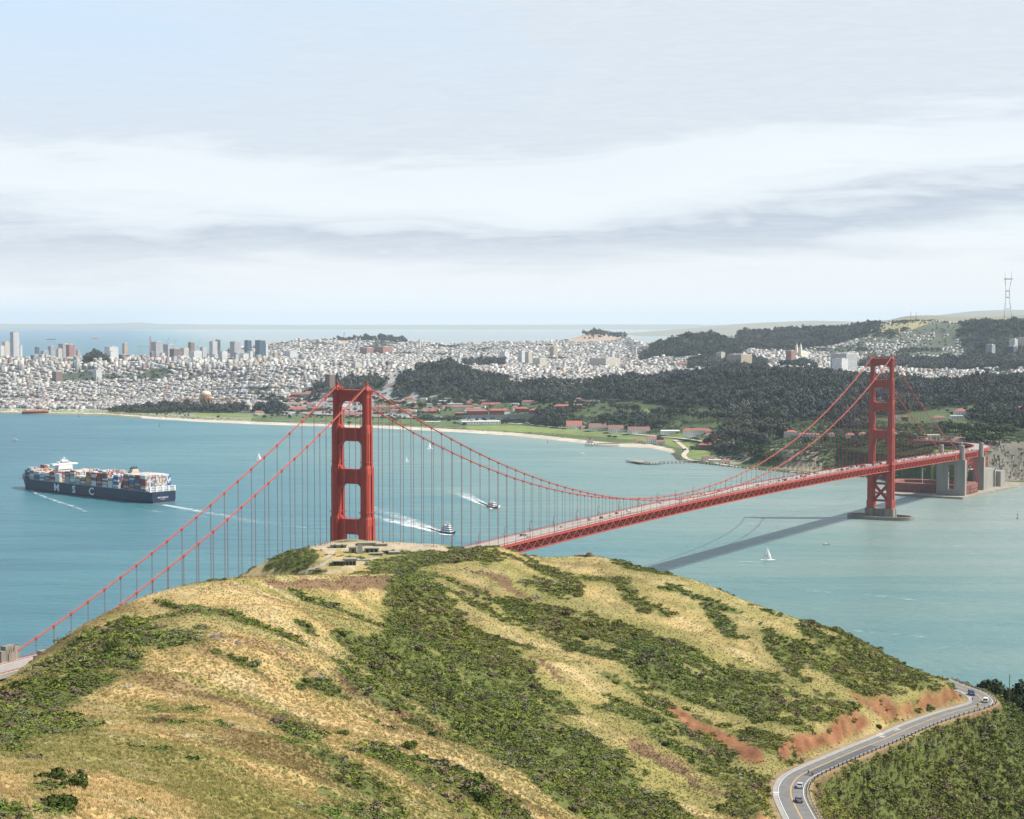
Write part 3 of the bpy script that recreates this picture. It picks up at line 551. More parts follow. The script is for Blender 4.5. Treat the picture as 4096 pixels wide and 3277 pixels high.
# ================================================================ FAR PENINSULA (city side)
SHORE = [(-600, 1650), (0, 1654), (400, 1662), (600, 1676), (800, 1688), (1024, 1698), (1500, 1713), (1800, 1728), (2048, 1743), (2250, 1764), (2350, 1776), (2450, 1786), (2600, 1792), (2690, 1812), (2720, 1842), (2800, 1851), (2900, 1863), (3072, 1880), (3250, 1896), (3400, 1903), (3520, 1912), (3600, 1935), (3700, 1945), (3860, 1950), (3960, 1938), (4096, 1930), (4700, 1925)]
SHX = np.array([(s[0]-2048)/F for s in SHORE]); SHY = np.array([at_z(s[0], s[1]).y for s in SHORE])
TB = {  # pixel column: (distance, height) pairs back from the shore
 -600: [(6000, 5), (6500, 35), (7000, 80), (7700, 85), (8500, 70), (9300, 55), (10000, 45), (11500, 15), (12500, 2), (13000, -6), (15500, -10)],
 0: [(6000, 5), (6600, 40), (7100, 100), (7700, 98), (8500, 75), (9300, 60), (10000, 50), (11500, 15), (12500, 2), (13000, -6), (15500, -10)],
 330: [(5960, 5), (6560, 42), (7060, 106), (7700, 98), (8500, 75), (9300, 60), (10000, 50), (11500, 15), (12500, 2), (13000, -6), (15500, -10)],
 380: [(5960, 5), (6560, 45), (7100, 138), (7500, 100), (8500, 75), (9300, 60), (10100, 50), (11500, 15), (12500, 2), (13000, -6), (15500, -10)],
 430: [(5960, 5), (6560, 45), (7060, 106), (7700, 98), (8500, 75), (9300, 60), (10150, 50), (11600, 15), (12500, 2), (13000, -6), (15500, -10)],
 500: [(5950, 5), (6550, 45), (7100, 108), (7700, 98), (8500, 75), (9300, 60), (10200, 50), (11600, 15), (12500, 2), (13000, -6), (15500, -10)],
 850: [(5850, 7), (6350, 45), (6900, 104), (7500, 95), (8500, 70), (9500, 62), (10500, 55), (11600, 60), (12500, 30), (13200, -6), (15500, -10)],
 1000: [(5700, 8), (6100, 50), (6600, 104), (7300, 95), (8500, 70), (9500, 62), (10500, 65), (11600, 105), (12500, 80), (13500, -6), (15500, -10)],
 1180: [(5500, 10), (5900, 50), (6500, 104), (7300, 95), (8500, 72), (9500, 66), (10500, 75), (11700, 140), (12500, 110), (13800, -6), (15500, -10)],
 1500: [(5000, 12), (5400, 40), (5900, 88), (6400, 105), (7500, 82), (9000, 70), (10500, 80), (11800, 152), (12800, 110), (14300, -6), (15500, -10)],
 1700: [(4850, 8), (5200, 30), (5550, 82), (5950, 108), (6500, 95), (8000, 72), (10000, 70), (11800, 130), (12800, 110), (14300, -6), (15500, -10)],
 1800: [(4850, 8), (5150, 30), (5550, 92), (5950, 124), (6600, 92), (8000, 70), (10000, 70), (11800, 112), (12800, 100), (14300, -6), (15500, -10)],
 1920: [(4800, 8), (5100, 28), (5500, 66), (5850, 92), (6500, 85), (8000, 72), (10000, 76), (11800, 122), (12800, 118), (14500, -6), (15500, -10)],
 2050: [(4750, 6), (4920, 24), (5300, 50), (5700, 75), (6300, 85), (8000, 76), (10000, 84), (11800, 126), (12800, 112), (14600, -6), (15500, -10)],
 2250: [(4450, 6), (4650, 22), (5000, 50), (5500, 75), (6200, 86), (8000, 76), (10000, 92), (11800, 120), (12600, 135), (14600, 20), (15500, -10)],
 2380: [(4280, 5), (4450, 22), (4900, 52), (5400, 76), (6200, 86), (8000, 76), (10000, 92), (11800, 135), (12600, 196), (13600, 90), (15500, -10)],
 2500: [(4180, 5), (4350, 22), (4800, 55), (5300, 80), (6100, 90), (7600, 78), (9000, 90), (11000, 110), (12600, 175), (13600, 60), (15500, -10)],
 2620: [(4080, 5), (4250, 22), (4700, 60), (5200, 86), (6000, 95), (7300, 80), (8100, 110), (8600, 145), (10000, 90), (12600, 118), (15500, -10)],
 2740: [(3950, 5), (4130, 25), (4550, 66), (5050, 102), (5600, 98), (7300, 80), (8050, 115), (8600, 188), (10000, 90), (12600, 120), (15500, -10)],
 2850: [(3660, 5), (3950, 30), (4400, 72), (4950, 108), (5350, 114), (7000, 82), (8000, 115), (8600, 188), (10000, 120), (12600, 155), (15500, -10)],
 2980: [(3450, 20), (3800, 42), (4400, 76), (4920, 112), (5350, 115), (6200, 86), (7600, 98), (8800, 140), (10400, 205), (12600, 160), (15500, -10)],
 3150: [(3300, 36), (3700, 54), (4350, 84), (4900, 114), (5300, 114), (6000, 84), (7300, 96), (8600, 125), (10400, 212), (12600, 160), (15500, -10)],
 3350: [(3270, 40), (3650, 60), (4300, 90), (4850, 114), (5200, 110), (5800, 78), (6800, 76), (8200, 100), (9900, 224), (12600, 150), (15500, -10)],
 3500: [(3180, 38), (3550, 62), (4200, 85), (4750, 105), (5000, 104), (5700, 70), (6700, 70), (8200, 110), (9700, 256), (12500, 150), (15500, -10)],
 3620: [(3040, 44), (3400, 64), (4200, 85), (4700, 99), (4950, 98), (5650, 68), (6600, 68), (8150, 110), (9500, 276), (12500, 150), (15500, -10)],
 3750: [(2960, 58), (3300, 66), (4200, 85), (4700, 95), (4900, 95), (5600, 67), (6500, 66), (8100, 108), (9300, 274), (12500, 150), (15500, -10)],
 3850: [(2960, 60), (3350, 66), (4200, 86), (4700, 96), (4900, 96), (5600, 67), (6500, 66), (8000, 108), (9000, 255), (12500, 150), (15500, -10)],
 3950: [(3060, 62), (3400, 66), (4200, 88), (4700, 99), (4900, 100), (5600, 68), (6500, 67), (7850, 108), (8650, 258), (12500, 170), (15500, -10)],
 4050: [(3100, 62), (3450, 68), (4200, 90), (4700, 103), (4900, 104), (5600, 70), (6500, 68), (7850, 112), (8600, 262), (12500, 180), (15500, -10)],
 4600: [(3120, 62), (3500, 75), (4200, 95), (4700, 108), (4900, 108), (5600, 75), (6500, 72), (7850, 125), (8600, 265), (12500, 200), (15500, -10)],
}
TK = sorted(TB); TKX = np.array([(k-2048)/F for k in TK]); TBD = np.array([[p[0] for p in TB[k]] for k in TK], float); TBZ = np.array([[p[1] for p in TB[k]] for k in TK], float)
def far_z(x, y, rough=True):
    x = np.asarray(x, float); y = np.asarray(y, float); u = x/y; sh = u.shape; u = u.ravel(); yy = y.ravel()
    ds = np.interp(u, SHX, SHY); m = TBD.shape[1]
    D = np.stack([ds-90, ds, ds+45]+[np.interp(u, TKX, TBD[:, k]) for k in range(m)], -1)
    Z = np.stack([np.full(u.size, -9.), np.zeros(u.size), np.full(u.size, 2.6)]+[np.interp(u, TKX, TBZ[:, k]) for k in range(m)], -1)
    D = np.maximum.accumulate(D, axis=1); z = np.full(u.size, -9.)
    for k in range(D.shape[1]-1):
        a = D[:, k]; b = D[:, k+1]; s = (yy >= a) & (yy < b+1e-6) & (b > a+.01); t = np.where(b > a, (yy-a)/np.maximum(b-a, .01), 0); t = np.clip(t, 0, 1)
        if k > 2: t = t*.35+.65*t*t*(3-2*t)
        z = np.where(s, Z[:, k]+(Z[:, k+1]-Z[:, k])*t, z)
    z = np.where(yy > 15500, -10, z).reshape(sh)
    if rough: z = z+np.where(z > 12, (fbm(x/260, y/260, 71, 4)-.5)*np.clip(z*.22, 0, 20), 0)
    return z
usf = np.arange(-640, 4720, 8.0); ysf = np.exp(np.linspace(math.log(2650), math.log(15600), 620))
UF, YF = np.meshgrid(usf, ysf); XF = (UF-2048)/F*YF; ZF = far_z(XF, YF); QX, QY = proj(XF, YF, ZF)
def qdist(u, y, box): return (u > box[0]) & (u < box[1]) & (y > box[2]) & (y < box[3])
FOREST = [[(335, 7000), (425, 7000), (428, 7260), (335, 7260)],   # in (pixel column, distance)
 [(1560, 5350), (1650, 5420), (1700, 5300), (1850, 5250), (1980, 5300), (2060, 5450), (2020, 5750), (1930, 6000), (1880, 6250), (1700, 6250), (1640, 6050), (1600, 5700)],
 [(1880, 5250), (2000, 5120), (2150, 5000), (2350, 4960), (2480, 4850), (2600, 4650), (2700, 4450), (2800, 4300), (2900, 4120), (3000, 3950), (3150, 3850), (3300, 3800), (3450, 3750), (3600, 3800), (3800, 3900), (3950, 4000), (4150, 4000), (4700, 4000), (4700, 5200), (4000, 5150), (3700, 5080), (3500, 5150), (3300, 5350), (3100, 5450), (2900, 5550), (2700, 5450), (2550, 5600), (2400, 5550), (2250, 5700), (2100, 5650), (1950, 5500)],
 [(3430, 7250), (3700, 7050), (4700, 6950), (4700, 7600), (3800, 7700), (3500, 7600)], [(2560, 8050), (2700, 7950), (2900, 8000), (2980, 8200), (2980, 8900), (2800, 9100), (2600, 8900)],
 [(3870, 8000), (4000, 7900), (4700, 7950), (4700, 9400), (3900, 9400), (3830, 8900), (3840, 8400)], [(3950, 3500), (4150, 3350), (4700, 3350), (4700, 3900), (4000, 3900), (3850, 3750)],
 [(2950, 8700), (3500, 9100), (3500, 10600), (2950, 10800)], [(2330, 12100), (2500, 12100), (2500, 12900), (2330, 12900)], [(1870, 7900), (2010, 7900), (2010, 8400), (1870, 8400)], [(3120, 7000), (3250, 6900), (3230, 7300)], [(3060, 6000), (3140, 6000), (3140, 6600), (3060, 6600)],
 [(2750, 6900), (3050, 6600), (3080, 7400), (2950, 7900), (2760, 7600)],
 [(2880, 3500), (2980, 3420), (3100, 3480), (3100, 3800), (2950, 3950), (2850, 3850), (2820, 3700)], [(1640, 11500), (1350, 11600), (1350, 11900), (1600, 12000)],
 [(1230, 5600), (1350, 5500), (1480, 5550), (1560, 5700), (1500, 5900), (1300, 5900)], [(1020, 5200), (1130, 5150), (1150, 5350), (1030, 5420)], [(2120, 4560), (2250, 4500), (2300, 4650), (2150, 4750)], [(2380, 4250), (2520, 4180), (2620, 4150), (2640, 4380), (2480, 4500), (2380, 4450)],
 [(440, 5300), (620, 5250), (850, 5230), (980, 5220), (1000, 5400), (830, 5420), (700, 5380), (600, 5430), (450, 5430)], [(3300, 3550), (3480, 3480), (3480, 3680), (3330, 3700)], [(3080, 3560), (3160, 3520), (3160, 3700), (3090, 3720)]]
def fmask(u, y):
    s = np.zeros(u.shape, bool); wu = (fbm(u/60, y/120, 81, 3)-.5)*70; wy = (fbm(u/60, y/120, 83, 3)-.5)*160
    for p in FOREST: s |= inpoly(u+wu, y+wy, p)
    return s
FM = fmask(UF, YF)
GREENS = [[(1860, 1706), (2048, 1700), (2300, 1714), (2450, 1722), (2600, 1738), (2720, 1735), (2835, 1755), (2830, 1772), (2760, 1797), (2700, 1790), (2640, 1772), (2450, 1752), (2250, 1736), (2048, 1726), (1880, 1720)], [(2735, 1815), (2780, 1798), (2850, 1806), (2882, 1830), (2850, 1842), (2760, 1834)],
          [(2810, 1596), (2900, 1580), (3000, 1564), (3080, 1562), (3050, 1575), (2950, 1588), (2850, 1600)], [(2540, 1645), (2600, 1636), (2600, 1655), (2540, 1655)],
          [(3960, 1665), (4096, 1650), (4096, 1668), (3980, 1674)], [(760, 1650), (1000, 1658), (1024, 1672), (800, 1665)], [(3720, 1800), (3850, 1800), (3850, 1812), (3740, 1815)]]
BARE = [[(2650, 1630), (2700, 1560), (2690, 1540), (2650, 1580)], [(1930, 1560), (2100, 1548), (2170, 1550), (2150, 1562), (1950, 1572)], [(2300, 1548), (2340, 1545), (2330, 1560)], [(2270, 1345), (2400, 1330), (2480, 1345), (2450, 1365), (2300, 1368)]]
BARE = [[(2070, 1549), (2170, 1545), (2160, 1565), (2080, 1563)], [(2230, 1540), (2340, 1537), (2330, 1552), (2240, 1562)], [(2230, 1352), (2330, 1338), (2430, 1335), (2500, 1350), (2450, 1365), (2300, 1370)], [(1370, 1360), (1400, 1362), (1395, 1376), (1345, 1374)], [(1890, 1370), (1935, 1366), (1930, 1380), (1895, 1382)]]
GRASSY = [[(3460, 1325), (3600, 1285), (3680, 1272), (3760, 1270), (3700, 1300), (3620, 1330), (3480, 1350)]]
c_city = np.array([.27, .27, .265]); c_for = np.array([.040, .050, .030]); c_sc = np.array([.085, .115, .050]); c_gr = np.array([.165, .205, .070]); c_sand = np.array([.48, .42, .33]); c_bare = np.array([.42, .32, .24]); c_dry = np.array([.30, .27, .14])
CC = np.broadcast_to(c_city, (*XF.shape, 3)).copy(); nf = fbm(XF/90, YF/90, 91, 4)
dsf = np.interp(UF.ravel()*0+((UF-2048)/F).ravel(), SHX, SHY).reshape(UF.shape); off = YF-dsf
m = (off < 700) & (UF > 2350); CC[m] = c_sc; CC[(off < 420) & (UF > 900) & (UF <= 2350)] = c_sc*1.2
m = (UF > 1500) & (UF < 4800) & (YF < 5300) & (off > 500); CC[m] = c_sc*.9
m = (off < 300) & (UF <= 1000); CC[m] = np.array([.22, .24, .15])
CC[FM] = c_for
for p in GREENS: CC[inpoly(QX, QY, p) & (YF < 6000)] = c_gr
for p in BARE: CC[inpoly(QX, QY, p)] = c_bare
for p in GRASSY: CC[inpoly(QX, QY, p) & (YF > 8500)] = c_dry
m = (off > -60) & (off < 75) & (UF < 2700); CC[m] = c_sand
m = (off > -60) & (off < 40) & (UF <= 560); CC[m] = c_dry*.7
m = (off > 20) & (off < 160) & (UF > 3880); CC[m] = np.array([.17, .158, .13])
m = (off > 30) & (off < 130) & (UF > 2780) & (UF <= 3560) & (nf > .52); CC[m] = np.array([.26, .24, .17])
gp_ = (fbm(XF/210, YF/210, 97, 3) < .34)*(off > 200) > 0; CC[gp_ & (np.abs(CC-c_city).sum(-1) < .01)] = np.array([.075, .09, .06]); CC[(UF > 3430) & (YF > 7900) & (np.abs(CC-c_city).sum(-1) < .01)] = np.array([.10, .115, .08])
CC *= (0.8+.4*nf)[..., None]
n2_, n1_ = XF.shape; idx = np.arange(n1_*n2_).reshape(n2_, n1_); Fq = np.stack([idx[:-1, :-1], idx[:-1, 1:], idx[1:, 1:], idx[1:, :-1]], -1).reshape(-1, 4)
FARG = mat_attr('peninsula_ground', .95, .3, .03)
tag(np_mesh('terrain', np.stack([XF, YF, ZF], -1).reshape(-1, 3), Fq, FARG, cols=CC.reshape(-1, 3), smooth=True), 'city peninsula ground with beach, bluffs and hills', kind='structure')
# rock texture for the cliff right of the fort is real relief: see rocks below
# distant mountains and far shore
HILLM = mat('far_grassy_hills', (.20, .19, .11), .95, .22, .0012)
def ridge(name, pts, Y, depth, material, label, seed):
    us = np.linspace(pts[0][0], pts[-1][0], 240); top = np.interp(us, [p[0] for p in pts], [p[1] for p in pts]); V = []; Fc = []; rows = 14
    for k in range(rows):
        t = k/(rows-1); y = Y+depth*(t-.5); prof = math.sin(math.pi*t)**.8 if 0 < t < 1 else 0
        for a, b in zip(us, top):
            h = H+(1284.3-b)*Y/F; x = (a-2048)/F*Y; nn = (float(fbm(np.array([x/900.]), np.array([y/900.]), seed, 4)[0])-.5)
            V.append((x, y, -5+(h+5)*prof*(1+nn*.35*(1-prof))+nn*30*prof*(1-prof)))
    n = len(us)
    for k in range(rows-1):
        for i in range(n-1): Fc.append((k*n+i, k*n+i+1, (k+1)*n+i+1, (k+1)*n+i))
    tag(np_mesh(name, V, Fc, material, smooth=True), label, kind='structure')
ridge('mountain', [(2900, 1345), (3150, 1330), (3350, 1318), (3450, 1305), (3520, 1285), (3600, 1276), (3640, 1264), (3700, 1261), (3800, 1266), (3900, 1267), (3950, 1269), (4096, 1262), (4300, 1250), (4800, 1240)], 17500, 5000, HILLM, 'long bare mountain ridge beyond the hilltop houses', 5)
ridge('hills', [(2500, 1338), (2950, 1297), (3100, 1289), (3250, 1283), (3420, 1287), (3600, 1280), (3900, 1245), (4000, 1240), (4200, 1238), (4800, 1232)], 36000, 9000, HILLM, 'faint hazy hills on the southern skyline', 6)
ridge('far_shore', [(-800, 1298), (0, 1296), (300, 1297), (480, 1293), (560, 1290), (620, 1296), (1200, 1301), (2000, 1300), (2700, 1298), (3000, 1302), (3300, 1317)], 62000, 9000, HILLM, 'faint line of the far bay shore', 8)
# ================================================================ SUSPENSION BRIDGE  (local x = along deck going away, local y = east, -y = west/near side)
BX, BY, BAZ = -122.59, 1355.55, 0.522272
BRZ = math.pi/2-BAZ; BC, BS = math.cos(BRZ), math.sin(BRZ)
def bw(s, y, z=0): return Vector((BX+s*BC-y*BS, BY+s*BS+y*BC, z))
def dz(s):
    f = lambda q: 84-7.5*((q-640)/640)**2
    if s < 0: return f(0)+s*.0205
    if s > 1280: return f(1280)-(s-1280)*.0215
    return f(s)
bridge = empty('suspension_bridge', (BX, BY, 0), BRZ, 'long orange red suspension bridge crossing the strait, with two stepped towers', 'bridge')
HY = 13.7
def legpoly(cy, w, l, n=.8):
    a, b = l/2, w/2
    return [(x, cy+y) for x, y in [(-a+n, -b), (-a*.35, -b), (-a*.35, -b+.5), (a*.35, -b+.5), (a*.35, -b), (a-n, -b), (a-n, -b+n*.7), (a, -b+n*.7), (a, b-n*.7), (a-n, b-n*.7), (a-n, b), (a*.35, b), (a*.35, b-.5), (-a*.35, b-.5), (-a*.35, b), (-a+n, b), (-a+n, b-n*.7), (-a, b-n*.7), (-a, -b+n*.7), (-a+n, -b+n*.7)]]
SEG = [(24, 78, 8.4, 13.4), (78, 124.3, 7.6, 12.2), (124.3, 163.6, 6.6, 10.6), (163.6, 195, 5.6, 9.1), (195, 222, 4.7, 7.9)]
STR = [(214.8, 222.6, 2.4), (184.4, 193.4, 3.0), (151.6, 161.8, 3.6), (112.8, 123.2, 4.2)]
def make_tower(s0, full):
    m = MB()
    for cy in (-HY, HY):
        for z0, z1, w_, l_ in SEG:
            m.prism([(x+s0, y) for x, y in legpoly(cy, w_, l_)], z0+.01, z1)
            # set-back shoulder and inner pilasters
            top = [(s0+(x-s0)*.93, cy+(y-cy)*.9) for x, y in [(px_+s0, py_) for px_, py_ in legpoly(cy, w_, l_)]]
            m.prism([(x+s0, y) for x, y in legpoly(cy, w_-.02, l_-.02)], z1, z1+1.5, top)
            for k in (-1, 1):
                m.box((s0+k*l_*.20, cy-w_/2-.12, (z0+z1-2)/2), (l_*.16, .55, z1-z0-7)); m.box((s0+k*l_*.20, cy+w_/2+.12, (z0+z1-2)/2), (l_*.16, .55, z1-z0-7))
                m.box((s0+k*(l_/2+.1), cy, (z0+z1-3)/2), (.5, w_*.42, z1-z0-6))
        m.prism([(x+s0, y) for x, y in legpoly(cy, 9.8, 15.6, 1.2)], 14.6, 24.2); m.prism([(x+s0, y) for x, y in legpoly(cy, 9.8, 15.6, 1.2)], 24.2, 26.0, [(x+s0, y) for x, y in legpoly(cy, 8.5, 14.3)])
        for z in (168., 129.5, 206):     # inspection walkways round the leg
            if z < 200: m.box((s0, cy, z), ((10.6 if z > 150 else 12.4), (6.4 if z > 150 else 7.8), .5))
    tw = m.build('tower', ORANGE, bridge)
    for k, (z0, z1, th) in enumerate(STR):
        q = MB(); w_ = SEG[4-k][2]; wi = 2*HY-w_+.4; q.box((s0, 0, (z0+z1)/2), (th+3, wi, z1-z0))
        q.box((s0, 0, z1+.25), (th+4.2, wi+.1, .7)); q.box((s0, 0, z0-.2), (th+3.8, wi-.1, .5))
        for j in range(-5, 6): 
            for e in (-1, 1): q.box((s0+e*(th/2+1.6), j*wi/11.2, (z0+z1)/2), (.35, .35, z1-z0-1.6))
        # stepped haunches under, little ramps over
        for e in (-1, 1):
            for st, (dy, dd) in enumerate(((.6, 4.6), (1.2, 3.1), (1.9, 2.0), (2.8, 1.2), (3.8, .6))):
                q.box((s0, e*(wi/2-dy/2), z0-.45-dd/2), (th+2.4-st*.12, dy, dd))
            for st, (dy, dd) in enumerate(((.6, 2.3), (1.3, 1.4), (2.4, .7))):
                q.box((s0, e*(wi/2-dy/2), z1+.6+dd/2), (th+2.2-st*.12, dy, dd))
        if k == 3:
            for e in (-1, 1):
                for st, (dy, dd) in enumerate(((1.0, 11), (1.8, 8.5), (2.7, 6.3))): q.box((s0, e*(wi/2-dy/2), z0-.5-dd/2), (th+2.0-st*.1, dy, dd))
        q.build('portal_strut', ORANGE, tw)
    for cy in (-HY, HY):
        q = MB(); q.box((s0, cy, 222.5+.6), (9.6, 6.0, 1.2)); q.box((s0, cy, 224.1), (8.6, 5.2, 2.0), taper=.62); q.box((s0, cy, 225.9), (4.6, 2.9, 1.7), taper=.5)
        for j in range(-4, 5): q.box((s0+j*.95, cy-3.05, 221.6), (.35, .3, 2.2)); q.box((s0+j*.95, cy+3.05, 221.6), (.35, .3, 2.2))
        q.lathe((s0, cy, 226.6), [(1.05, 0), (.95, 1.6), (.6, 1.8), (.65, 2.5), (.3, 3.0), (.08, 4.8)], 8)
        for e in (-1, 1):  # cable run down to the strut walkway
            pass
        q.tube([(s0, cy*.8, 225), (s0, cy*.62, 223.4), (s0, cy*.5, 223.1)], .35, 5)
        q.build('tower_cap', ORANGE2, tw)
    q = MB(); q.bar((s0-2, -9, 224.3), (s0-2, 9, 224.3), .12); q.bar((s0+2, -9, 224.3), (s0+2, 9, 224.3), .12)
    for j in range(-6, 7): q.bar((s0-2, j*1.5, 223.2), (s0-2, j*1.5, 224.3), .1)
    q.build('strut_railing', ORANGE2, tw)
    if full:
        q = MB(); t_ = 2.6
        for e in (-1, 1):
            q.bar((s0, e*HY*.72, 74), (s0, -e*HY*.02, 66), t_, 4)
            q.bar((s0, 0, 67), (s0, e*(HY-3.6), 50), t_, 4); q.bar((s0, e*(HY-3.6), 48), (s0, -e*(HY-3.6), 25.6), t_, 3.9 if e > 0 else 3.7)
        q.box((s0, 0, 49), (3.2, 2*HY-7.6, 3.2)); q.box((s0, 0, 25.2), (3.1, 2*HY-7.6, 3)); q.box((s0, 0, 36.8), (4.4, 4.4, 4.4)); q.box((s0, 0, 70), (3, 2*HY-8, 3))
        q.build('cross_brace', ORANGE, tw)
        q = MB(); q.box((s0, 0, 200), (.1, .1, .1)) if False else None
        q.lathe((s0-2, 0, 223.2), [(.5, 0), (.5, 1.2), (1.7, 1.6), (1.9, 2.6), (1.4, 3.6), (.4, 4.0)], 10); q.build('beacon', ORANGE2, tw)
    return tw
make_tower(0, False); make_tower(1280, True)
# piers
for s0 in (0, 1280):
    m = MB()
    for cy in (-HY, HY):
        m.prism([(x+s0, y) for x, y in legpoly(cy, 13.5, 19, 1.6)], -12, 14.6)
    m.box((s0, 0, 1.0), (13, 2*HY-12, 26)); 
    for k in range(-3, 4): 
        for e in (-1, 1): m.box((s0+e*6.6, k*2.3, 0), (.5, .9, 27.0))
    pr = m.build('tower_pier', CONCD, bridge)
    if s0:
        q = MB(); n = 56; A, B = 24.5, 47.5; ring = [(s0+A*math.cos(a)*abs(math.cos(a))**-.15*.98, B*math.sin(a)) for a in [2*math.pi*(k+.5)/n for k in range(n)]]
        inn = [(s0+(x-s0)*.86, y*.92) for x, y in ring]
        vs = [(x, y, z) for z in (-10, 4.6) for x, y in ring]+[(x, y, z) for z in (-10, 4.6) for x, y in inn]
        fs = []
        for k in range(n):
            j = (k+1) % n; fs += [(k, j, j+n, k+n), (k+2*n, k+3*n, j+3*n, j+2*n), (k+n, j+n, j+3*n, k+3*n)]
        q.add(vs, fs); q.build('fender', CONCD, pr)
# cables
def cz(s):
    if 0 <= s <= 1280: return 226.2-(226.2-88.2)*(1-((s-640)/640)**2)
    d = -s if s < 0 else s-1280; t = d/343; e = dz(-343)+3.0 if s < 0 else dz(1623)+3.0
    return 226.2+(e-226.2)*t-10.5*4*t*(1-t)
for y in (-HY, HY):
    m = MB(); pts = [(s, y, cz(s)) for s in np.linspace(-346, 1626, 190)]; pts = [(-346., y, cz(-343))]+[(s, y, cz(s)) for s in list(np.linspace(-340, 0, 34))]+[(s, y, cz(s)) for s in list(np.linspace(0, 1280, 129))[1:]]+[(s, y, cz(s)) for s in list(np.linspace(1280, 1623, 34))[1:]]
    m.tube(pts, .48, 10)
    for off in (-.55, .55): m.tube([(p[0], p[1]+off, p[2]+1.35) for p in pts[::2]], .045, 4)
    s = -343+15.24*.5
    m2 = MB()
    for base, cnt in ((0, 84), (-343+7.6, 23), (1280, 22)):
        for k in range(1 if base != -343+7.6 else 0, cnt):
            q = base+k*15.24
            sl = (cz(q+.5)-cz(q-.5)); m.bar((q-.75, y, cz(q)-.75*sl), (q+.75, y, cz(q)+.75*sl), 1.25, 1.25)
    m.build('main_cable', ORANGE, bridge, smooth=False)
# suspenders
ROPE = mat('suspender_rope_paint', (.27, .060, .045), .7, .1, .3)
SUS = [(k*15.24, y) for k in range(1, 84) for y in (-HY, HY)]+[(-343+7.6+k*15.24, y) for k in range(1, 22) for y in (-HY, HY)]+[(1280+k*15.24, y) for k in range(1, 22) for y in (-HY, HY)]
SUS = [(s, y) for s, y in SUS if cz(s)-dz(s) > 2.0]
SUS.sort(key=lambda a: (bw(*a)-Vector((0, 0, 0))).length)
rest = MB()
for k, (s, y) in enumerate(SUS):
    if k < 100:
        q = MB(); h_ = cz(s)-dz(s)
        for e in (-1, 1): q.bar((e*.3, -.12, -.4), (e*.3, -.12, h_), .09); q.bar((e*.3, .15, -.4), (e*.3, .15, h_), .05)
        q.box((0, 0, h_-.9), (1.0, .8, .8)); q.build('suspender', ROPE, bridge, loc=(s, y, dz(s)))
    else:
        for e in (-1, 1): rest.bar((s+e*.33, y, dz(s)-.4), (s+e*.33, y, cz(s)), .11)
tag(rest.build('suspender_ropes', ROPE, bridge), kind='stuff')
# trusses, deck
S0, S1 = -343, 1623
P7 = 7.62
def chord(m, s0, s1, y, off, w_, h_, step=30.48):
    n = max(1, int(round((s1-s0)/step))); a = None
    for k in range(n+1):
        s = s0+(s1-s0)*k/n; p = (s, y, dz(s)+off)
        if a: m.bar(a, p, w_, h_)
        a = p
for y in (-HY, HY):
    m = MB(); chord(m, S0, S1, y, -1.35, .9, 1.1); chord(m, S0, S1, y, -9.2, .9, 1.1)
    n = int((S1-S0)/P7); 
    for k in range(n+1):
        s = S0+k*P7; m.bar((s, y, dz(s)-1.8), (s, y, dz(s)-8.8), .42, .42)
        if k < n:
            s2 = s+P7; a, b = ((s, y, dz(s)-8.9), (s2, y, dz(s2)-1.7)) if k % 2 else ((s, y, dz(s)-1.7), (s2, y, dz(s2)-8.9)); m.bar(a, b, .62, .62)
    m.build('stiffening_truss', ORANGE, bridge)
m = MB()
for k in range(int((S1-S0)/P7)+1):
    s = S0+k*P7; m.bar((s, -13.2, dz(s)-2.4), (s, 13.2, dz(s)-2.4), .6, 3.0)
    m.bar((s, -13.2, dz(s)-9.2), (s+P7, 13.2, dz(s+P7)-9.2), .7, .5); m.bar((s, 13.2, dz(s)-9.3), (s+P7, -13.2, dz(s+P7)-9.3), .7, .5); m.bar((s, -6, dz(s)-3), (s, -6, dz(s)-9), .5, .5); m.bar((s, 6, dz(s)-3), (s, 6, dz(s)-9), .5, .5)
    if k % 2 == 0:
        m.bar((s, -13.2, dz(s)-9.2), (s, 13.2, dz(s)-9.2), .5, .7); e = 1 if k % 4 else -1; m.bar((s, -13.2*e, dz(s)-9.2), (s+2*P7, 13.2*e, dz(s+2*P7)-9.2), .5, .5); m.bar((s, -13.2, dz(s)-2), (s, 0, dz(s)-9), .4, .4); m.bar((s, 13.2, dz(s)-2), (s, 0, dz(s)-9), .4, .4)
m.build('floor_beams', ORANGE2, bridge)
def strip(m, s0, s1, y0, y1, off, step=20, th=None):
    n = max(1, int((s1-s0)/step)); P = [(s0+(s1-s0)*k/n) for k in range(n+1)]
    if th is None: m.add([(s, y, dz(s)+off) for s in P for y in (y0, y1)], [(2*k, 2*k+2, 2*k+3, 2*k+1) for k in range(n)])
    else:
        vs = [(s, y, dz(s)+off+o) for s in P for y, o in ((y0, 0), (y1, 0), (y1, -th), (y0, -th))]
        fs = []
        for k in range(n):
            for j in range(4): fs.append((4*k+j, 4*k+4+j, 4*k+4+(j+1) % 4, 4*k+(j+1) % 4))
        m.add(vs, fs+[(0, 1, 2, 3), (4*n+3, 4*n+2, 4*n+1, 4*n)])
E0 = -640
m = MB(); strip(m, E0, 1760, -9.45, 9.45, 0, 20, .5); rd = m.build('roadway', DECK, bridge)
m = MB()
for y in (-6.1, -3.1, 3.1, 6.1):
    s = E0
    while s < 1750: strip(m, s, s+3.5, y-.09, y+.09, .01, 4); s += 14
for y in (-9.2, 9.2): strip(m, E0, 1755, y-.08, y+.08, .01)
m.build('lane_markings', WHITE, rd)
m = MB(); s = E0
while s < 1750: m.box((s, .0, dz(s)+.35), (.25, .25, .7)); s += 7.6
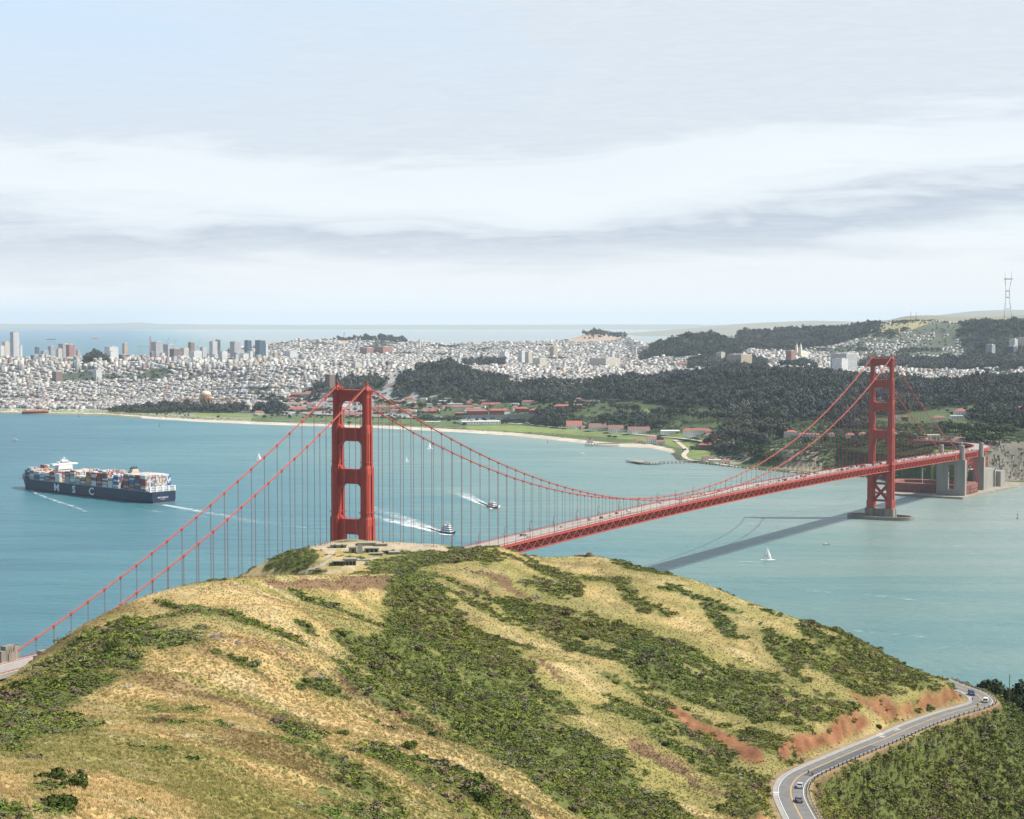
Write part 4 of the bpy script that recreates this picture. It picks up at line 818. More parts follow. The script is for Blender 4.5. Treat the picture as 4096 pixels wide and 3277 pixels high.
strip(m, E0, 1755, -.25, -.1, .012); strip(m, E0, 1755, .1, .25, .012); m.build('median_posts', YEL, rd)
for e in (-1, 1):
    m = MB(); strip(m, E0, 1760, *sorted((e*9.47, e*13.1)), .22, 20, .35); wk = m.build('walkway', WALKW, bridge)
    m = MB(); chord(m, E0, 1755, e*13.35, -.35, .35, 1.1); chord(m, E0, 1755, e*13.35, 1.45, .16, .18); chord(m, E0, 1755, e*13.35, .45, .08, .1); chord(m, E0, 1755, e*9.5, .85, .2, .26); chord(m, E0, 1755, e*9.5, .45, .12, .12)
    s = E0
    while s < 1755:
        m.box((s, e*13.35, dz(s)+.8), (.22, .22, 1.4)); m.box((s, e*9.5, dz(s)+.6), (.14, .14, .8)); s += 3.81
    s = E0
    while s < 1755: m.box((s, e*13.35, dz(s)+.8), (.07, .05, 1.2)); s += .76
    m.build('railing', ORANGE2, bridge)
# expansion joint housings and side fascia boxes seen at the towers
for s in (7, 1273, 1600):
    for e in (-1, 1): m = MB(); m.box((s, e*(HY+.7), dz(s)-4.6), (4.4, .6, 11.5)); m.build('joint_housing', ORANGE, bridge)
for s0 in (0, 1280):
    for cy in (-HY, HY): m = MB(); m.box((s0, cy, dz(s0)-.6), (17.6, 11.0, 1.0)); m.build('deck_bracket', ORANGE, bridge)
# concrete pylons
def pylon_top(m, s, y, z0, z1, w_=4.6, l_=8.2):
    m.box((s, y, (z0+z1)/2), (l_, w_, z1-z0)); m.box((s, y, (z0+z1)/2-1.6), (l_+2.6, w_*.62, z1-z0-3.2)); m.box((s, y, (z0+z1)/2-2.3), (l_*.55, w_+1.4, z1-z0-4.6))
    for k in (-.36, -.12, .12, .36): 
        for e in (-1, 1): m.box((s+k*l_, y+e*(w_/2+.1), (z0+z1)/2-.8), (.55, .4, z1-z0-1.6))
m = MB(); zt = dz(-343)
for y in (-15.2, 15.2): pylon_top(m, -342, y, zt-20, zt+9.5, 4.4, 8.0); m.box((-336.5, y, zt-5), (4, 4.2, 26)); m.box((-347.5, y, zt-6), (4, 4.2, 26))
m.box((-352, 0, zt-22), (16, 44, 40)); m.build('north_pylon' if False else 'pylon', CONCD, bridge)
m = MB()
for e in (-1, 1):
    strip(m, E0, -356, *sorted((e*13.4, e*14.4)), 1.1, 20, 2.6)
m.box((-490, 0, dz(-490)-26), (270, 27.2, 48)); m.box((-480, -21, dz(-480)-30), (180, 14, 34)); m.box((-446, -24, dz(-446)-8), (5, 9, 30)); m.box((-420, -18.4, dz(-420)-2.0), (26, 9, 2.0)); m.build('abutment', CONC, bridge)
# south pylons with a tall opening
for s0, w2 in ((1628, 21), (1738, 21)):
    m = MB(); zt = dz(s0); z1 = zt-9.8
    for y in (-15.4, 15.4): m.box((s0, y*.9, z1/2-3), (9.4, 17.4, z1+6))
    m.box((s0, 0, z1-4), (9.0, 18.2, 8)); m.box((s0, 0, 4), (9.0, 18.2, 16)); m.box((s0, 0, z1*.55), (2, 18, .8))
    for y in (-16.6, 16.6): pylon_top(m, s0, y, z1-.1, zt+12.5, 5.2, 7.4)
    for k in (-1, 1):
        for y in (-17, 17): m.box((s0+k*4.8, y, z1/2-2), (.6, 5.0, z1+2))
    m.build('pylon', CONC, bridge)
# arch over the brick fort
A0, A1 = 1634, 1732
for y in (-HY, HY):
    m = MB(); n = 18
    def az_(t, o): return 5+o*.4+(46+o)*(1-(2*t-1)**2)
    for o in (0, 5.2):
        m.tube([(A0+(A1-A0)*(k/n), y, az_(k/n, o)) for k in range(n+1)], .55, 5)
    for k in range(n+1):
        s = A0+(A1-A0)*k/n; m.bar((s, y, az_(k/n, 0)), (s, y, az_(k/n, 5.2)), .4)
        if k < n: s2 = A0+(A1-A0)*(k+1)/n; m.bar((s, y, az_(k/n, 0)), (s2, y, az_((k+1)/n, 5.2)), .35) if k < n/2 else m.bar((s, y, az_(k/n, 5.2)), (s2, y, az_((k+1)/n, 0)), .35)
        if 0 < k < n: m.bar((s, y, az_(k/n, 5.2)), (s, y, dz(s)-9), .45)
    m.build('arch_rib', ORANGE, bridge)
    m = MB()
    for off in (-1.3, -9.2): m.bar((A0-2, y, dz(A0)+off), (A1+2, y, dz(A1)+off), .9, 1.0)
    n = 13
    for k in range(n):
        s = A0+(A1-A0)*k/n; s2 = A0+(A1-A0)*(k+1)/n; m.bar((s, y, dz(s)-1.6), (s, y, dz(s)-9), .4); a, b = ((s, y, dz(s)-9), (s2, y, dz(s2)-1.6)) if k % 2 else ((s, y, dz(s)-1.6), (s2, y, dz(s2)-9)); m.bar(a, b, .5)
    m.build('deck_truss', ORANGE, bridge)
m = MB()
for k in range(1, 9):
    s = A0+(A1-A0)*k/9; t = k/9; z = 5+46*(1-(2*t-1)**2); m.bar((s, -HY, z), (s, HY, z), .5)
    if k < 8: m.bar((s, -HY, z), (A0+(A1-A0)*(k+1)/9, HY, 5+46*(1-(2*(k+1)/9-1)**2)), .4)
m.build('arch_bracing', ORANGE2, bridge)
# curved southern approach viaduct
AP = [(1738, 0), (1790, 1), (1835, 8), (1872, 26), (1900, 52), (1918, 86), (1926, 120), (1930, 160)]
apc = catmull([(a, b, 0) for a, b in AP], 6); m = MB(); rl = MB(); mk = MB()
zap = lambda i: 66.5-.05*i*.3
V = []; vr = []
for i, p in enumerate(apc):
    d = (apc[min(i+1, len(apc)-1)]-apc[max(i-1, 0)]).normalized(); nn = Vector((-d.y, d.x, 0))
    z = dz(1738)-.012*i; hw = 13.2
    V += [(p.x+nn.x*hw, p.y+nn.y*hw, z), (p.x-nn.x*hw, p.y-nn.y*hw, z), (p.x-nn.x*hw, p.y-nn.y*hw, z-2.2), (p.x+nn.x*hw, p.y+nn.y*hw, z-2.2)]
    vr.append([(p.x+nn.x*hw*e, p.y+nn.y*hw*e, z) for e in (-1, 1)])
fs = []
for k in range(len(apc)-1):
    for j in range(4): fs.append((4*k+j, 4*k+4+j, 4*k+4+(j+1) % 4, 4*k+(j+1) % 4))
m.add(V, fs); m.build('approach_roadway', DECK, bridge)
m = MB()
for e in (0, 1):
    for k in range(len(vr)-1):
        a, b = Vector(vr[k][e]), Vector(vr[k+1][e]); m.bar(a+Vector((0, 0, 1.4)), b+Vector((0, 0, 1.4)), .2, .3); m.bar(a+Vector((0, 0, .2)), b+Vector((0, 0, .2)), .4, 1.9); m.bar(a+Vector((0, 0, -1.6)), b+Vector((0, 0, -1.6)), .6, 2.4)
        m.bar(a, a+Vector((0, 0, 1.5)), .25)
for s, yy in ((1790, 2), (1838, 10), (1880, 34)):
    for e in (-9, 9):
        for f in (-5, 5): m.bar((s+f, yy+e, 20), (s+f, yy+e, 65), .9)
        for z in (30, 42, 54): m.bar((s-5, yy+e, z), (s+5, yy+e, z+10), .5); m.bar((s+5, yy+e, z), (s-5, yy+e, z+10), .5)
    for z in (30, 42, 54): m.bar((s, yy-9, z), (s, yy+9, z), .6)
m.build('approach_steelwork', ORANGE, bridge)
m = MB(); m.box((1775, -2, 14), (64, 36, 40)); m.box((1824, -8, 11), (28, 44, 34)); m.box((1806, -20, 12), (6, 5, 37)); m.build('anchorage_block', CONC, bridge)
# street lamps standing on the bridge
def lamp(name, label, group):
    o = empty(name, (0, 0, 0), 0, label, 'street lamp', group)
    m = MB(); m.tube([(0, 0, 0), (0, 0, 8.2), (.15, 0, 8.9), (.7, 0, 9.5), (1.5, 0, 9.6)], [.26, .17, .15, .14, .12], 6); m.build('pole', ORANGE2, o)
    m = MB(); m.box((1.9, 0, 9.5), (1.2, .55, .4), taper=.7); m.build('lamp_head', ORANGE2, o)
    m = MB(); m.box((0, 0, .35), (.6, .6, .7)); m.build('base', ORANGE2, o); return o
ORD = ['first', 'second', 'third', 'fourth', 'fifth', 'sixth', 'seventh', 'eighth', 'ninth', 'tenth', 'eleventh', 'twelfth', 'thirteenth', 'fourteenth', 'fifteenth', 'sixteenth', 'seventeenth', 'eighteenth', 'nineteenth', 'twentieth', 'twenty-first', 'twenty-second', 'twenty-third', 'twenty-fourth', 'twenty-fifth', 'twenty-sixth', 'twenty-seventh', 'twenty-eighth', 'twenty-ninth', 'thirtieth', 'thirty-first', 'thirty-second', 'thirty-third', 'thirty-fourth', 'thirty-fifth', 'thirty-sixth', 'thirty-seventh', 'thirty-eighth', 'thirty-ninth', 'fortieth']
lp0 = lamp('street_lamp', '', 'orange lamps along the bridge deck'); used = False
for side, nm in ((1, 'far'), (-1, 'near')):
    for k in range(44):
        s = -430+k*45.7
        if s > 1600: continue
        if side < 0 and 60 < s < 300: pass
        o = lp0 if not used else copy_tree(lp0); used = True
        o.location = bw(s, side*13.0, dz(s)+.2); o.rotation_euler[2] = BRZ+(-math.pi/2 if side > 0 else math.pi/2)
        where = ('north of the near tower' if s < 0 else 'between the towers' if s < 1280 else 'past the far tower'); kk = len([q for q in range(k+1) if (-430+q*45.7 < 0) == (s < 0) and (-430+q*45.7 < 1280) == (s < 1280)])-1
        o['label'] = f'orange curved street lamp, {ORD[kk]} on the {nm} rail {where}'
# ================================================================ VEHICLES
def make_car(name, paint, kind='sedan', label='', group=None):
    """car with x forward; body shell lofted from side profile"""
    o = empty(name, (0, 0, 0), 0, label, 'car', group)
    Lc, Wc, Hc = {'sedan': (4.7, 1.8, 1.45), 'suv': (4.8, 1.9, 1.8), 'van': (5.3, 2.0, 2.2), 'pickup': (5.5, 1.95, 1.85), 'hatch': (4.1, 1.75, 1.5)}[kind]
    pr = {'sedan': [(-.5, .45), (-.49, .62), (-.34, .66), (-.24, 1.0), (.06, 1.0), (.22, .66), (.46, .56), (.5, .4)], 'hatch': [(-.5, .4), (-.49, .65), (-.42, .95), (-.3, 1.0), (.08, 1.0), (.26, .66), (.47, .55), (.5, .4)],
          'suv': [(-.5, .4), (-.495, .6), (-.45, .96), (-.38, 1.0), (.08, 1.0), (.22, .64), (.47, .56), (.5, .38)], 'van': [(-.5, .35), (-.5, .92), (-.46, 1.0), (.2, 1.0), (.32, .62), (.48, .5), (.5, .32)], 'pickup': [(-.5, .42), (-.49, .9), (-.46, .96), (.1, 1.0), (.22, .62), (.47, .57), (.5, .4)]}[kind]
    lo = [(x*Lc, z*Hc) for x, z in pr if z <= .68]; m = MB()
    body = [(x*Lc, min(z, .66)*Hc) for x, z in pr]; n = len(body); vs = []; gz = .2*Hc
    for y, k in ((-Wc/2, 1), (Wc/2, 1)):
        vs += [(x, y*(1 if abs(x) < Lc*.42 else .9), z) for x, z in body]+[(body[-1][0], y*.9, gz), (body[0][0], y*.9, gz)]
    q = n+2; m.add(vs, [tuple(range(q)), tuple(range(2*q-1, q-1, -1))]+[(i, i+q, (i+1) % q+q, (i+1) % q) for i in range(q)]); m.build('body', paint, o)
    cabx = [(x*Lc, z*Hc) for x, z in pr if z > .9]; x0, x1 = cabx[0][0], cabx[-1][0]; zb = .655*Hc; bx0 = x0-(.10*Lc if kind == 'sedan' else .03*Lc); bx1 = x1+.15*Lc
    m = MB(); yb, yt = Wc/2*.94, Wc/2*.78; zr = Hc*.955
    m.add([(bx0, -yb, zb), (bx1, -yb, zb), (bx1, yb, zb), (bx0, yb, zb), (x0, -yt, zr), (x1, -yt, zr), (x1, yt, zr), (x0, yt, zr)], [(0, 1, 5, 4), (1, 2, 6, 5), (2, 3, 7, 6), (3, 0, 4, 7), (4, 5, 6, 7)]); m.build('windows', GLASS, o)
    m = MB(); m.box(((x0+x1)/2, 0, zr+.03), (x1-x0+.06, yt*2+.06, .07))
    for e in (-1, 1):
        for xa, xb in ((bx0, x0), ((bx0+bx1)/2, (x0+x1)/2), (bx1, x1)): m.bar((xa, e*yb*1.005, zb), (xb, e*yt*1.01, zr), .09)
    m.build('roof', paint, o)
    for x in (-.31*Lc, .31*Lc):
        for e in (-1, 1):
            q = MB(); q.tube([(x, e*(Wc/2-.2), .33), (x, e*(Wc/2+.03), .33)], .33, 12); wh = q.build('wheel', BLACK, o)
            q = MB(); q.tube([(x, e*(Wc/2+.03), .33), (x, e*(Wc/2+.045), .33)], .19, 8); q.build('rim', STEEL, wh)
    for e in (-1, 1):
        q = MB(); q.box((-Lc/2*.99, e*Wc*.36, .56*Hc), (.12, .32, .18)); q.build('taillight', TAIL, o)
        q = MB(); q.box((Lc/2*.975, e*Wc*.34, .5*Hc), (.14, .36, .16)); q.build('headlight', WHITE, o)
        q = MB(); q.box((bx1-.25, e*(Wc/2+.08), zb+.08), (.12, .2, .14)); q.build('mirror', paint, o)
    q = MB(); q.box((-Lc/2-.012, 0, .42*Hc), (.03, .5, .16)); q.build('number_plate', WHITE, o)
    return o
TAIL = mat('tail_lamp_red', (.45, .02, .02), .3, 0)
PAINT = {c: mat(f'{c}_car_paint', v, .3, 0) for c, v in {'white': (.75, .75, .74), 'silver': (.48, .49, .50), 'black': (.025, .027, .032), 'dark blue': (.03, .05, .13), 'grey': (.16, .165, .175), 'red': (.42, .03, .025), 'beige': (.50, .44, .36), 'dark green': (.03, .07, .05)}.items()}
protos = {}
def car_at(p, rz, paint, kind, label, group, name='car', z=None, zt=0):
    k = (paint, kind)
    if k not in protos: protos[k] = make_car(name, PAINT[paint], kind, label, group); o = protos[k]
    else: o = copy_tree(protos[k])
    o.location = p; o.rotation_euler = (0, zt, rz); o['label'] = label
    if group: o['group'] = group
    elif 'group' in o.keys(): del o['group']
    return o
rr = random.Random(5)
lanes = [(-7.6, -1), (-4.6, -1), (-1.6, -1), (1.6, 1), (4.6, 1), (7.6, 1)]
KN = {'sedan': 'sedan', 'suv': 'sport utility car', 'van': 'van', 'pickup': 'pickup truck', 'hatch': 'hatchback'}
placed = []; cnt = {}
def bcar(s, y, di, paint, kind):
    for a, b in placed:
        if abs(a-s) < 9 and abs(b-y) < 1: return
    placed.append((s, y)); sec = int((s+640)//40); where = ('on the approach before the bridge' if s < -343 else 'on the side span before the near tower' if s < 0 else None)
    ln = {-7.6: 'near kerb lane', -4.6: 'near middle lane', -1.6: 'near inner lane', 1.6: 'far inner lane', 4.6: 'far middle lane', 7.6: 'far kerb lane'}[y]
    key = (paint, kind, y, s < 1280); cnt[key] = cnt.get(key, 0)+1
    CARS.append((s, y, di, paint, kind, ln))
CARS = []
s = -470
for s, y, p, k in ((-392, 4.6, 'white', 'sedan'), (-404, 1.6, 'black', 'suv'), (-398, -1.6, 'dark blue', 'sedan'), (-418, -4.6, 'white', 'sedan')): bcar(s, y, 1 if y > 0 else -1, p, k)
for k in range(128):
    u = rr.random(); s = 232+(1745-232)*(u**.62); y, di = rr.choice(lanes)
    bcar(s, y, di, rr.choice(['white', 'white', 'silver', 'silver', 'black', 'dark blue', 'grey', 'grey', 'red', 'beige', 'black']), rr.choice(['sedan', 'sedan', 'suv', 'suv', 'hatch', 'van', 'pickup']))
CARS.sort(); seen = {}
for s, y, di, p, k, ln in CARS:
    key = (p, k, y); seen[key] = seen.get(key, 0)+1
tot = dict(seen); seen = {}
for s, y, di, p, k, ln in CARS:
    key = (p, k, y); seen[key] = seen.get(key, 0)+1
    pos = '' if tot[key] == 1 else f', {ORD[seen[key]-1]} of its kind'
    car_at(bw(s, y, dz(s)+.01), BRZ+(0 if di > 0 else math.pi), p, k, f'{p} {KN[k]} in the {ln}{pos}', 'cars crossing the bridge', KN[k].replace(' ', '_') if k != 'suv' else 'suv')
# ================================================================ CONTAINER SHIP
def text_mesh(name, body, size, material, parent, loc, rot, extrude=.05, align='CENTER', bold=0.0, sx=1.0):
    cu = bpy.data.curves.new(name, 'FONT'); cu.body = body; cu.size = size; cu.extrude = extrude; cu.align_x = align; cu.align_y = 'CENTER'; cu.offset = bold; cu.resolution_u = 3
    tmp = bpy.data.objects.new(name+'_t', cu); me = bpy.data.meshes.new_from_object(tmp); me.name = name; me.materials.clear(); me.materials.append(material)
    bpy.data.objects.remove(tmp); o = bpy.data.objects.new(name, me); COL.objects.link(o); o.location = loc; o.rotation_euler = rot; o.scale = (sx, 1, 1)
    if parent is not None: setpar(o, parent)
    return o
NAVY = mat('navy_hull', (.012, .030, .075), .45, .15, .05); HRED = mat('hull_boot_red', (.22, .04, .035), .6, .2, .1)
SL = 378.0; SBW = 48.0
SHX0, SHY0 = -669.5, 2808.0; SRZ = math.atan2(.671, -.741)
ship = empty('container_ship', (SHX0, SHY0, 0), SRZ, 'huge dark blue container ship with white letters on its side, heading into the bay', 'ship')
def hull(L_, B_, deck, bow, n=36, m_=9):
    V = []; 
    for i in range(n+1):
        t = i/n; x = -L_/2+L_*t
        fw = 1-max(0, (t-.80)/.20)**2.2; fw2 = 1-max(0, (t-.86)/.14)**2.6      # waterline / deck fullness
        st = 1-.10*max(0, (.05-t)/.05)
        dk = deck+(bow-deck)*max(0, (t-.84)/.16)**1.1
        for j in range(m_+1):
            v = j/m_; z = -6+(dk+6)*v; wv = fw+(fw2-fw)*v; low = 1-.35*max(0, (.35-v)/.35)**2; sk = 1-.18*max(0, (.10-t)/.10)*max(0, (.45-v)/.45)
            xx = x+(0 if t < .8 else (6.5*(v-.35)*((t-.8)/.2)))
            V.append((xx, B_/2*wv*low*st*sk, z))
    k = len(V); V += [(x, -y, z) for x, y, z in V]; q = m_+1; fs = []
    for i in range(n):
        for j in range(m_):
            a = i*q+j; fs.append((a, a+1, a+q+1, a+q)); b = a+k; fs.append((b, b+q, b+q+1, b+1))
        fs.append((i*q+m_, i*q+m_+k, (i+1)*q+m_+k, (i+1)*q+m_))
    for j in range(m_): fs.append((j, j+k, j+1+k, j+1)); a = n*q+j; fs.append((a, a+1, a+1+k, a+k))
    return V, fs
V, fs = hull(SL, SBW, 16.6, 23.5); m = MB(); m.add(V, fs); hl_ = m.build('hull', NAVY, ship, smooth=False)
V, fs = hull(SL+.1, SBW+.16, 16.6, 23.5); q = 10; keep = MB(); vv = [(x, y, min(z, .9)) for x, y, z in V]; keep.add(vv, [f for f in fs if all(V[i][2] < 3.4 for i in f)]); keep.build('boot_stripe', HRED, hl_)
for ch, x in (('M', 62), ('S', 14), ('C', -34)):
    text_mesh('hull_letter', ch, 16.0, WHITE, hl_, (x, SBW/2+.12, 8.2), (math.pi/2, 0, math.pi), .06, bold=.42, sx=1.25)
text_mesh('stern_name', 'MSC RAPALLO', 3.0, WHITE, hl_, (-SL/2-.25, 2, 8.0), (math.pi/2, 0, -math.pi/2), .05, bold=.05); text_mesh('stern_port_name', 'PANAMA', 1.9, WHITE, hl_, (-SL/2-.25, 2, 5.2), (math.pi/2, 0, -math.pi/2), .05)
m = MB()
for y in (-20, -13, 9, 14, 20): m.box((-SL/2-.1, y, 12.0), (.4, 1.8 if abs(y) > 15 else 4.4, 2.0))
for x in (-160, -60, 40, 150): m.box((x, SBW/2+.02, 9), (1.2, .3, 1.5))
m.build('hull_opening', BLACK, hl_)
# stern lashing frame
m = MB()
for k in range(-2, 3): m.box((-SL/2+4, k*11.4, 17.2), (3.2, 2.4, 7.8))
for z in (14.0, 17.0, 20.9): m.box((-SL/2+4, 0, z), (2.9, 47, .5))
for k in range(-9, 10): m.box((-SL/2+3.6, k*2.5, 17.2), (.5, .3, 7.4))
m.build('stern_frame', WHITE, ship)
m = MB(); DZ = 14.2
m.box((-4, 0, 13.9), (SL-26, 46.6, .9)); 
for k in range(26): m.box((-183+k*14.4+6.9, SBW/2-.7, 14.8), (.8, 1.0, 3.2)); m.box((-183+k*14.4+6.9, -SBW/2+.7, 14.8), (.8, 1.0, 3.2))
m.build('hatch_coaming', STEEL, ship)
# deck house
m = MB(); hx = 77
for k in range(8): m.box((hx, 0, 15+k*2.9+1.4), (10.5-.05*k, 30-.6*k, 2.7))
m.box((hx, 0, 39.8), (9, 47.5, 2.3)); m.box((hx+1, 0, 42.3), (8, 22, 2.6)); m.box((hx-1, 0, 44.9), (5.5, 12, 2.4)); m.box((hx+4.7, 0, 42.6), (.5, 20, 1.2))
dh = m.build('deckhouse', WHITE, ship)
m = MB(); m.box((hx+5.1, 0, 42.7), (.2, 20, 1.1)); m.box((hx-3.05, 0, 42.7), (.2, 20, 1.1)); 
for k in range(6): m.box((hx-5.4, 0, 16.6+k*2.9), (.15, 27-.6*k, .9)); m.box((hx, 15.05-.3*k, 16.6+k*2.9), (8, .15, .9))
m.build('window', GLASS, dh)
m = MB(); m.tube([(hx-1, 0, 46), (hx-1, 0, 54)], [.5, .25], 6); m.box((hx-1, 0, 50), (.5, 6, .5)); m.box((hx-1, 0, 48), (.6, 4, .8)); m.tube([(hx+1, 5, 46), (hx+1, 5, 51)], .2, 5); m.tube([(hx+1, -5, 46), (hx+1, -5, 50)], .2, 5); m.lathe((hx-1, 3.5, 46), [(.9, 0), (1.3, .8), (.9, 1.8), (.2, 2.2)], 8); m.build('mast', WHITE, ship)
m = MB(); fx = -113
m.box((fx, 0, 26), (9, 16, 24)); m.box((fx, 0, 40), (9, 12, 6), taper=.86); fn = m.build('funnel', mat('cream_funnel', (.50, .44, .32), .6, .08, .3), ship)
m = MB(); m.box((fx, 0, 43.4), (8, 10.4, 1.2)); 
for k in range(4): m.tube([(fx-2+(k % 2)*3.4, -3+k*2, 43), (fx-2+(k % 2)*3.4, -3+k*2, 46.4)], .7, 8)
m.build('exhaust_pipe', BLACK, fn)
m = MB(); m.tube([(SL/2-8, 0, 20), (SL/2-8, 0, 31)], [.5, .2], 6); m.box((SL/2-8, 0, 28), (.4, 3, .4)); m.build('foremast', WHITE, ship)
for c_ in kids(ship):
    if not c_.name.startswith('hull'): c_.location.z += 4.6 if c_.name.startswith(('deckhouse', 'mast', 'funnel')) else 3.4
# containers
CCOL = {'orange': (.42, .22, .09), 'rust red': (.30, .065, .05), 'brown': (.22, .09, .065), 'white': (.66, .67, .66), 'grey': (.38, .40, .42), 'blue': (.05, .12, .30), 'teal': (.05, .25, .25), 'cream': (.60, .50, .33), 'yellow': (.60, .37, .09)}
def mesh_container(c):
    m = MB(); m.mi = 0; m.box((0, 0, 1.29), (12.19, 2.42, 2.56))
    for x in (-6.03, 6.03):
        for y in (-1.16, 1.16): m.box((x, y, 1.3), (.2, .2, 2.59))
    for k in range(-7, 8):
        for e in (-1, 1): m.box((k*.78, e*1.215, 1.3), (.3, .04, 2.2))
    m.mi = 1
    for y in (-.9, -.35, .35, .9):
        for e in (-1, 1): m.box((e*6.11, y, 1.3), (.06, .09, 2.3))
    o = m.build('shipping_container', [mat(c.replace(' ', '_')+'_container', CCOL[c], .6, .12, .3), STEEL]); return o
CM = {}
BH = [5, 7, 6, 5, 4, 5, 6, 5, 7, 8, 5, 5, 8, 8, 8, 9, 6, 8, 9, 9, 9, 9]   # near column, bow to stern
bx = []; x = 163.
for k in range(22):
    bx.append(x); x -= 14.6
    if k == 7: x -= 13
    if k == 17: x -= 12
cr = random.Random(9); cells = []
for b in range(22):
    rows = 19 if b > 1 else (15 if b == 1 else 11); tall = max(5, BH[b])
    if b in (3, 4): tall = 5
    hrow = [BH[b]]; cur = tall
    for r in range(1, rows):
        if r % 5 == 0: cur = max(5, min(9, tall+cr.choice([-1, 0, 0, 1])))
        hrow.append(cur)
    if b >= 18: hrow = [9]*rows
    for r in range(rows):
        colc = cr.choice(['white', 'grey', 'orange', 'rust red', 'brown', 'white', 'orange', 'cream', 'blue'])
        for t in range(hrow[r]):
            pal = ['orange', 'rust red', 'rust red', 'brown', 'white', 'grey', 'grey', 'blue', 'yellow', 'teal', 'brown', 'grey']
            if b >= 18 and r > 0: pal = ['white']*9+['grey', 'grey', 'cream', 'grey', 'orange', 'rust red', 'blue']
            if b in (7, 15, 17, 21) and r < 2: pal = ['white', 'grey', 'white', 'white', 'teal' if b == 21 else 'white']
            c = colc if cr.random() < .45 else cr.choice(pal)
            if t == hrow[r]-1 and cr.random() < .45: c = cr.choice(['cream', 'white', 'white', 'grey', 'rust red'])
            y = (rows-1)/2*2.48-r*2.48; side = r == 0; sternf = b == 21; top = t == hrow[r]-1; vis = side or sternf or top
            pri = 0 if side else 1 if sternf else 2 if (top and r < 4) else 3 if top else 9
            cells.append((pri, b, r, t, bx[b], y, c, hrow[r]))
cells.sort(key=lambda a: (a[0], -a[1], a[2], -a[3]))
restc = {}; SC_, SS_ = math.cos(SRZ), math.sin(SRZ); BN = [ORD[k] for k in range(22)]
for n_, (pri, b, r, t, x, y, c, hh) in enumerate(cells):
    z = 17.8+t*2.6
    if n_ < 300 and pri < 9:
        if c not in CM: CM[c] = mesh_container(c); o = CM[c]
        else: o = CM[c].copy(); COL.objects.link(o)
        o.location = (SHX0+x*SC_-y*SS_, SHY0+x*SS_+y*SC_, z); o.rotation_euler = (0, 0, SRZ)
        row = 'at the near side' if r == 0 else f'{ORD[r]} row inward'
        tier = 'topmost' if t == hh-1 else f'{ORD[t]} tier up'
        tag(o, f'{c} container, {ORD[b]} bay from the bow, {row}, {tier}', 'container', 'containers stacked on the ship')
    else: restc.setdefault(c, []).append((x, y, z+1.29))
m = MB(); ml = []
for k, (c, l) in enumerate(restc.items()):
    ml.append(bpy.data.materials[c.replace(' ', '_')+'_container'] if c in CM else mat(c.replace(' ', '_')+'_container', CCOL[c], .6, .12, .3)); m.mi = k
    for p in l: m.box(p, (12.1, 2.4, 2.55))
tag(m.build('shipping_containers', ml, loc=(SHX0, SHY0, 0), rz=SRZ), 'mixed containers packed behind the outer rows on the ship deck', 'containers', kind='stuff')
# ================================================================ FOAM AND WAKES
def foam_mat(name, dens, sx, sy, rot, a0=.46, a1=.60):
    m, t, p = pbsdf(name); p.inputs['Base Color'].default_value = (.82, .86, .86, 1); p.inputs['Roughness'].default_value = .9
    g = N(t, 'ShaderNodeNewGeometry'); mp = N(t, 'ShaderNodeMapping'); mp.inputs['Rotation'].default_value = (0, 0, rot); L(t, g.outputs['Position'], mp.inputs[0]); mp.inputs['Scale'].default_value = (sx, sy, 1)
    f = noise(t, mp.outputs[0], 1., 8, .7, 1.); a = N(t, 'ShaderNodeAttribute', attribute_name='rnd')
    v = mth(t, 'ADD', f, mth(t, 'MULTIPLY', mth(t, 'SUBTRACT', a.outputs['Fac'], 1.), .55)); L(t, mth(t, 'MULTIPLY', ramp(t, mth(t, 'ADD', v, .06), [(a0, (0,)*3), (a1, (1,)*3)]), dens), p.inputs['Alpha'])
    return m
def wake(pts, widths, dens, label, strength=None, sc=(.05, .16), name='wake'):
    """ribbon lying on the water; strength fades along and across"""
    P = [Vector(p) for p in pts]; V = []; A = []; Fc = []; m_ = 6; n = len(P)
    for i, p in enumerate(P):
        d = (P[min(i+1, n-1)]-P[max(i-1, 0)]).normalized(); nn = Vector((-d.y, d.x, 0))
        for j in range(m_+1):
            v = j/m_*2-1; q = p+nn*v*widths[i]; V.append((q.x, q.y, .12)); A.append((strength[i] if strength else 1-i/(n-1)*.75)*(1-abs(v)**3))
    for i in range(n-1):
        for j in range(m_): a = i*(m_+1)+j; Fc.append((a, a+1, a+m_+2, a+m_+1))
    d = (P[-1]-P[0]); mm = foam_mat('foam_'+name, dens, sc[0], sc[1], -math.atan2(d.y, d.x))
    tag(np_mesh(name, V, Fc, mm, attrs={'rnd': A}), label, kind='stuff')
def lin(a, b, n): return [a+(b-a)*k/n for k in range(n+1)]
Z = at_z
wake(lin(Z(655, 2020), Z(1020, 2085), 10)+lin(Z(1020, 2085), Z(1500, 2160), 6)[1:], [9+k*2.2 for k in range(17)], .6, 'white water trailing behind the container ship', [1.15, 1.05, .98, .93, .9, .88, .86, .84, .82, .8, .78, .75, .72, .7, .66, .6, .5], name='ship_wake')
wake([Z(118, 1955), Z(145, 1975), Z(190, 1992), Z(235, 2008), Z(290, 2025), Z(350, 2050), Z(380, 2062)], [3, 6, 7, 7, 7, 7, 5], .55, 'foam curling off the ship bow along its side', [.95, 1.0, .95, .92, .9, .86, .5], (.06, .10), name='bow_wave')
wake([Z(500, 2072), Z(560, 2074), Z(640, 2064)], [3, 3, 2], .4, 'curl of foam abreast of the ship stern', [.7, 1, .7], name='wave_crest')
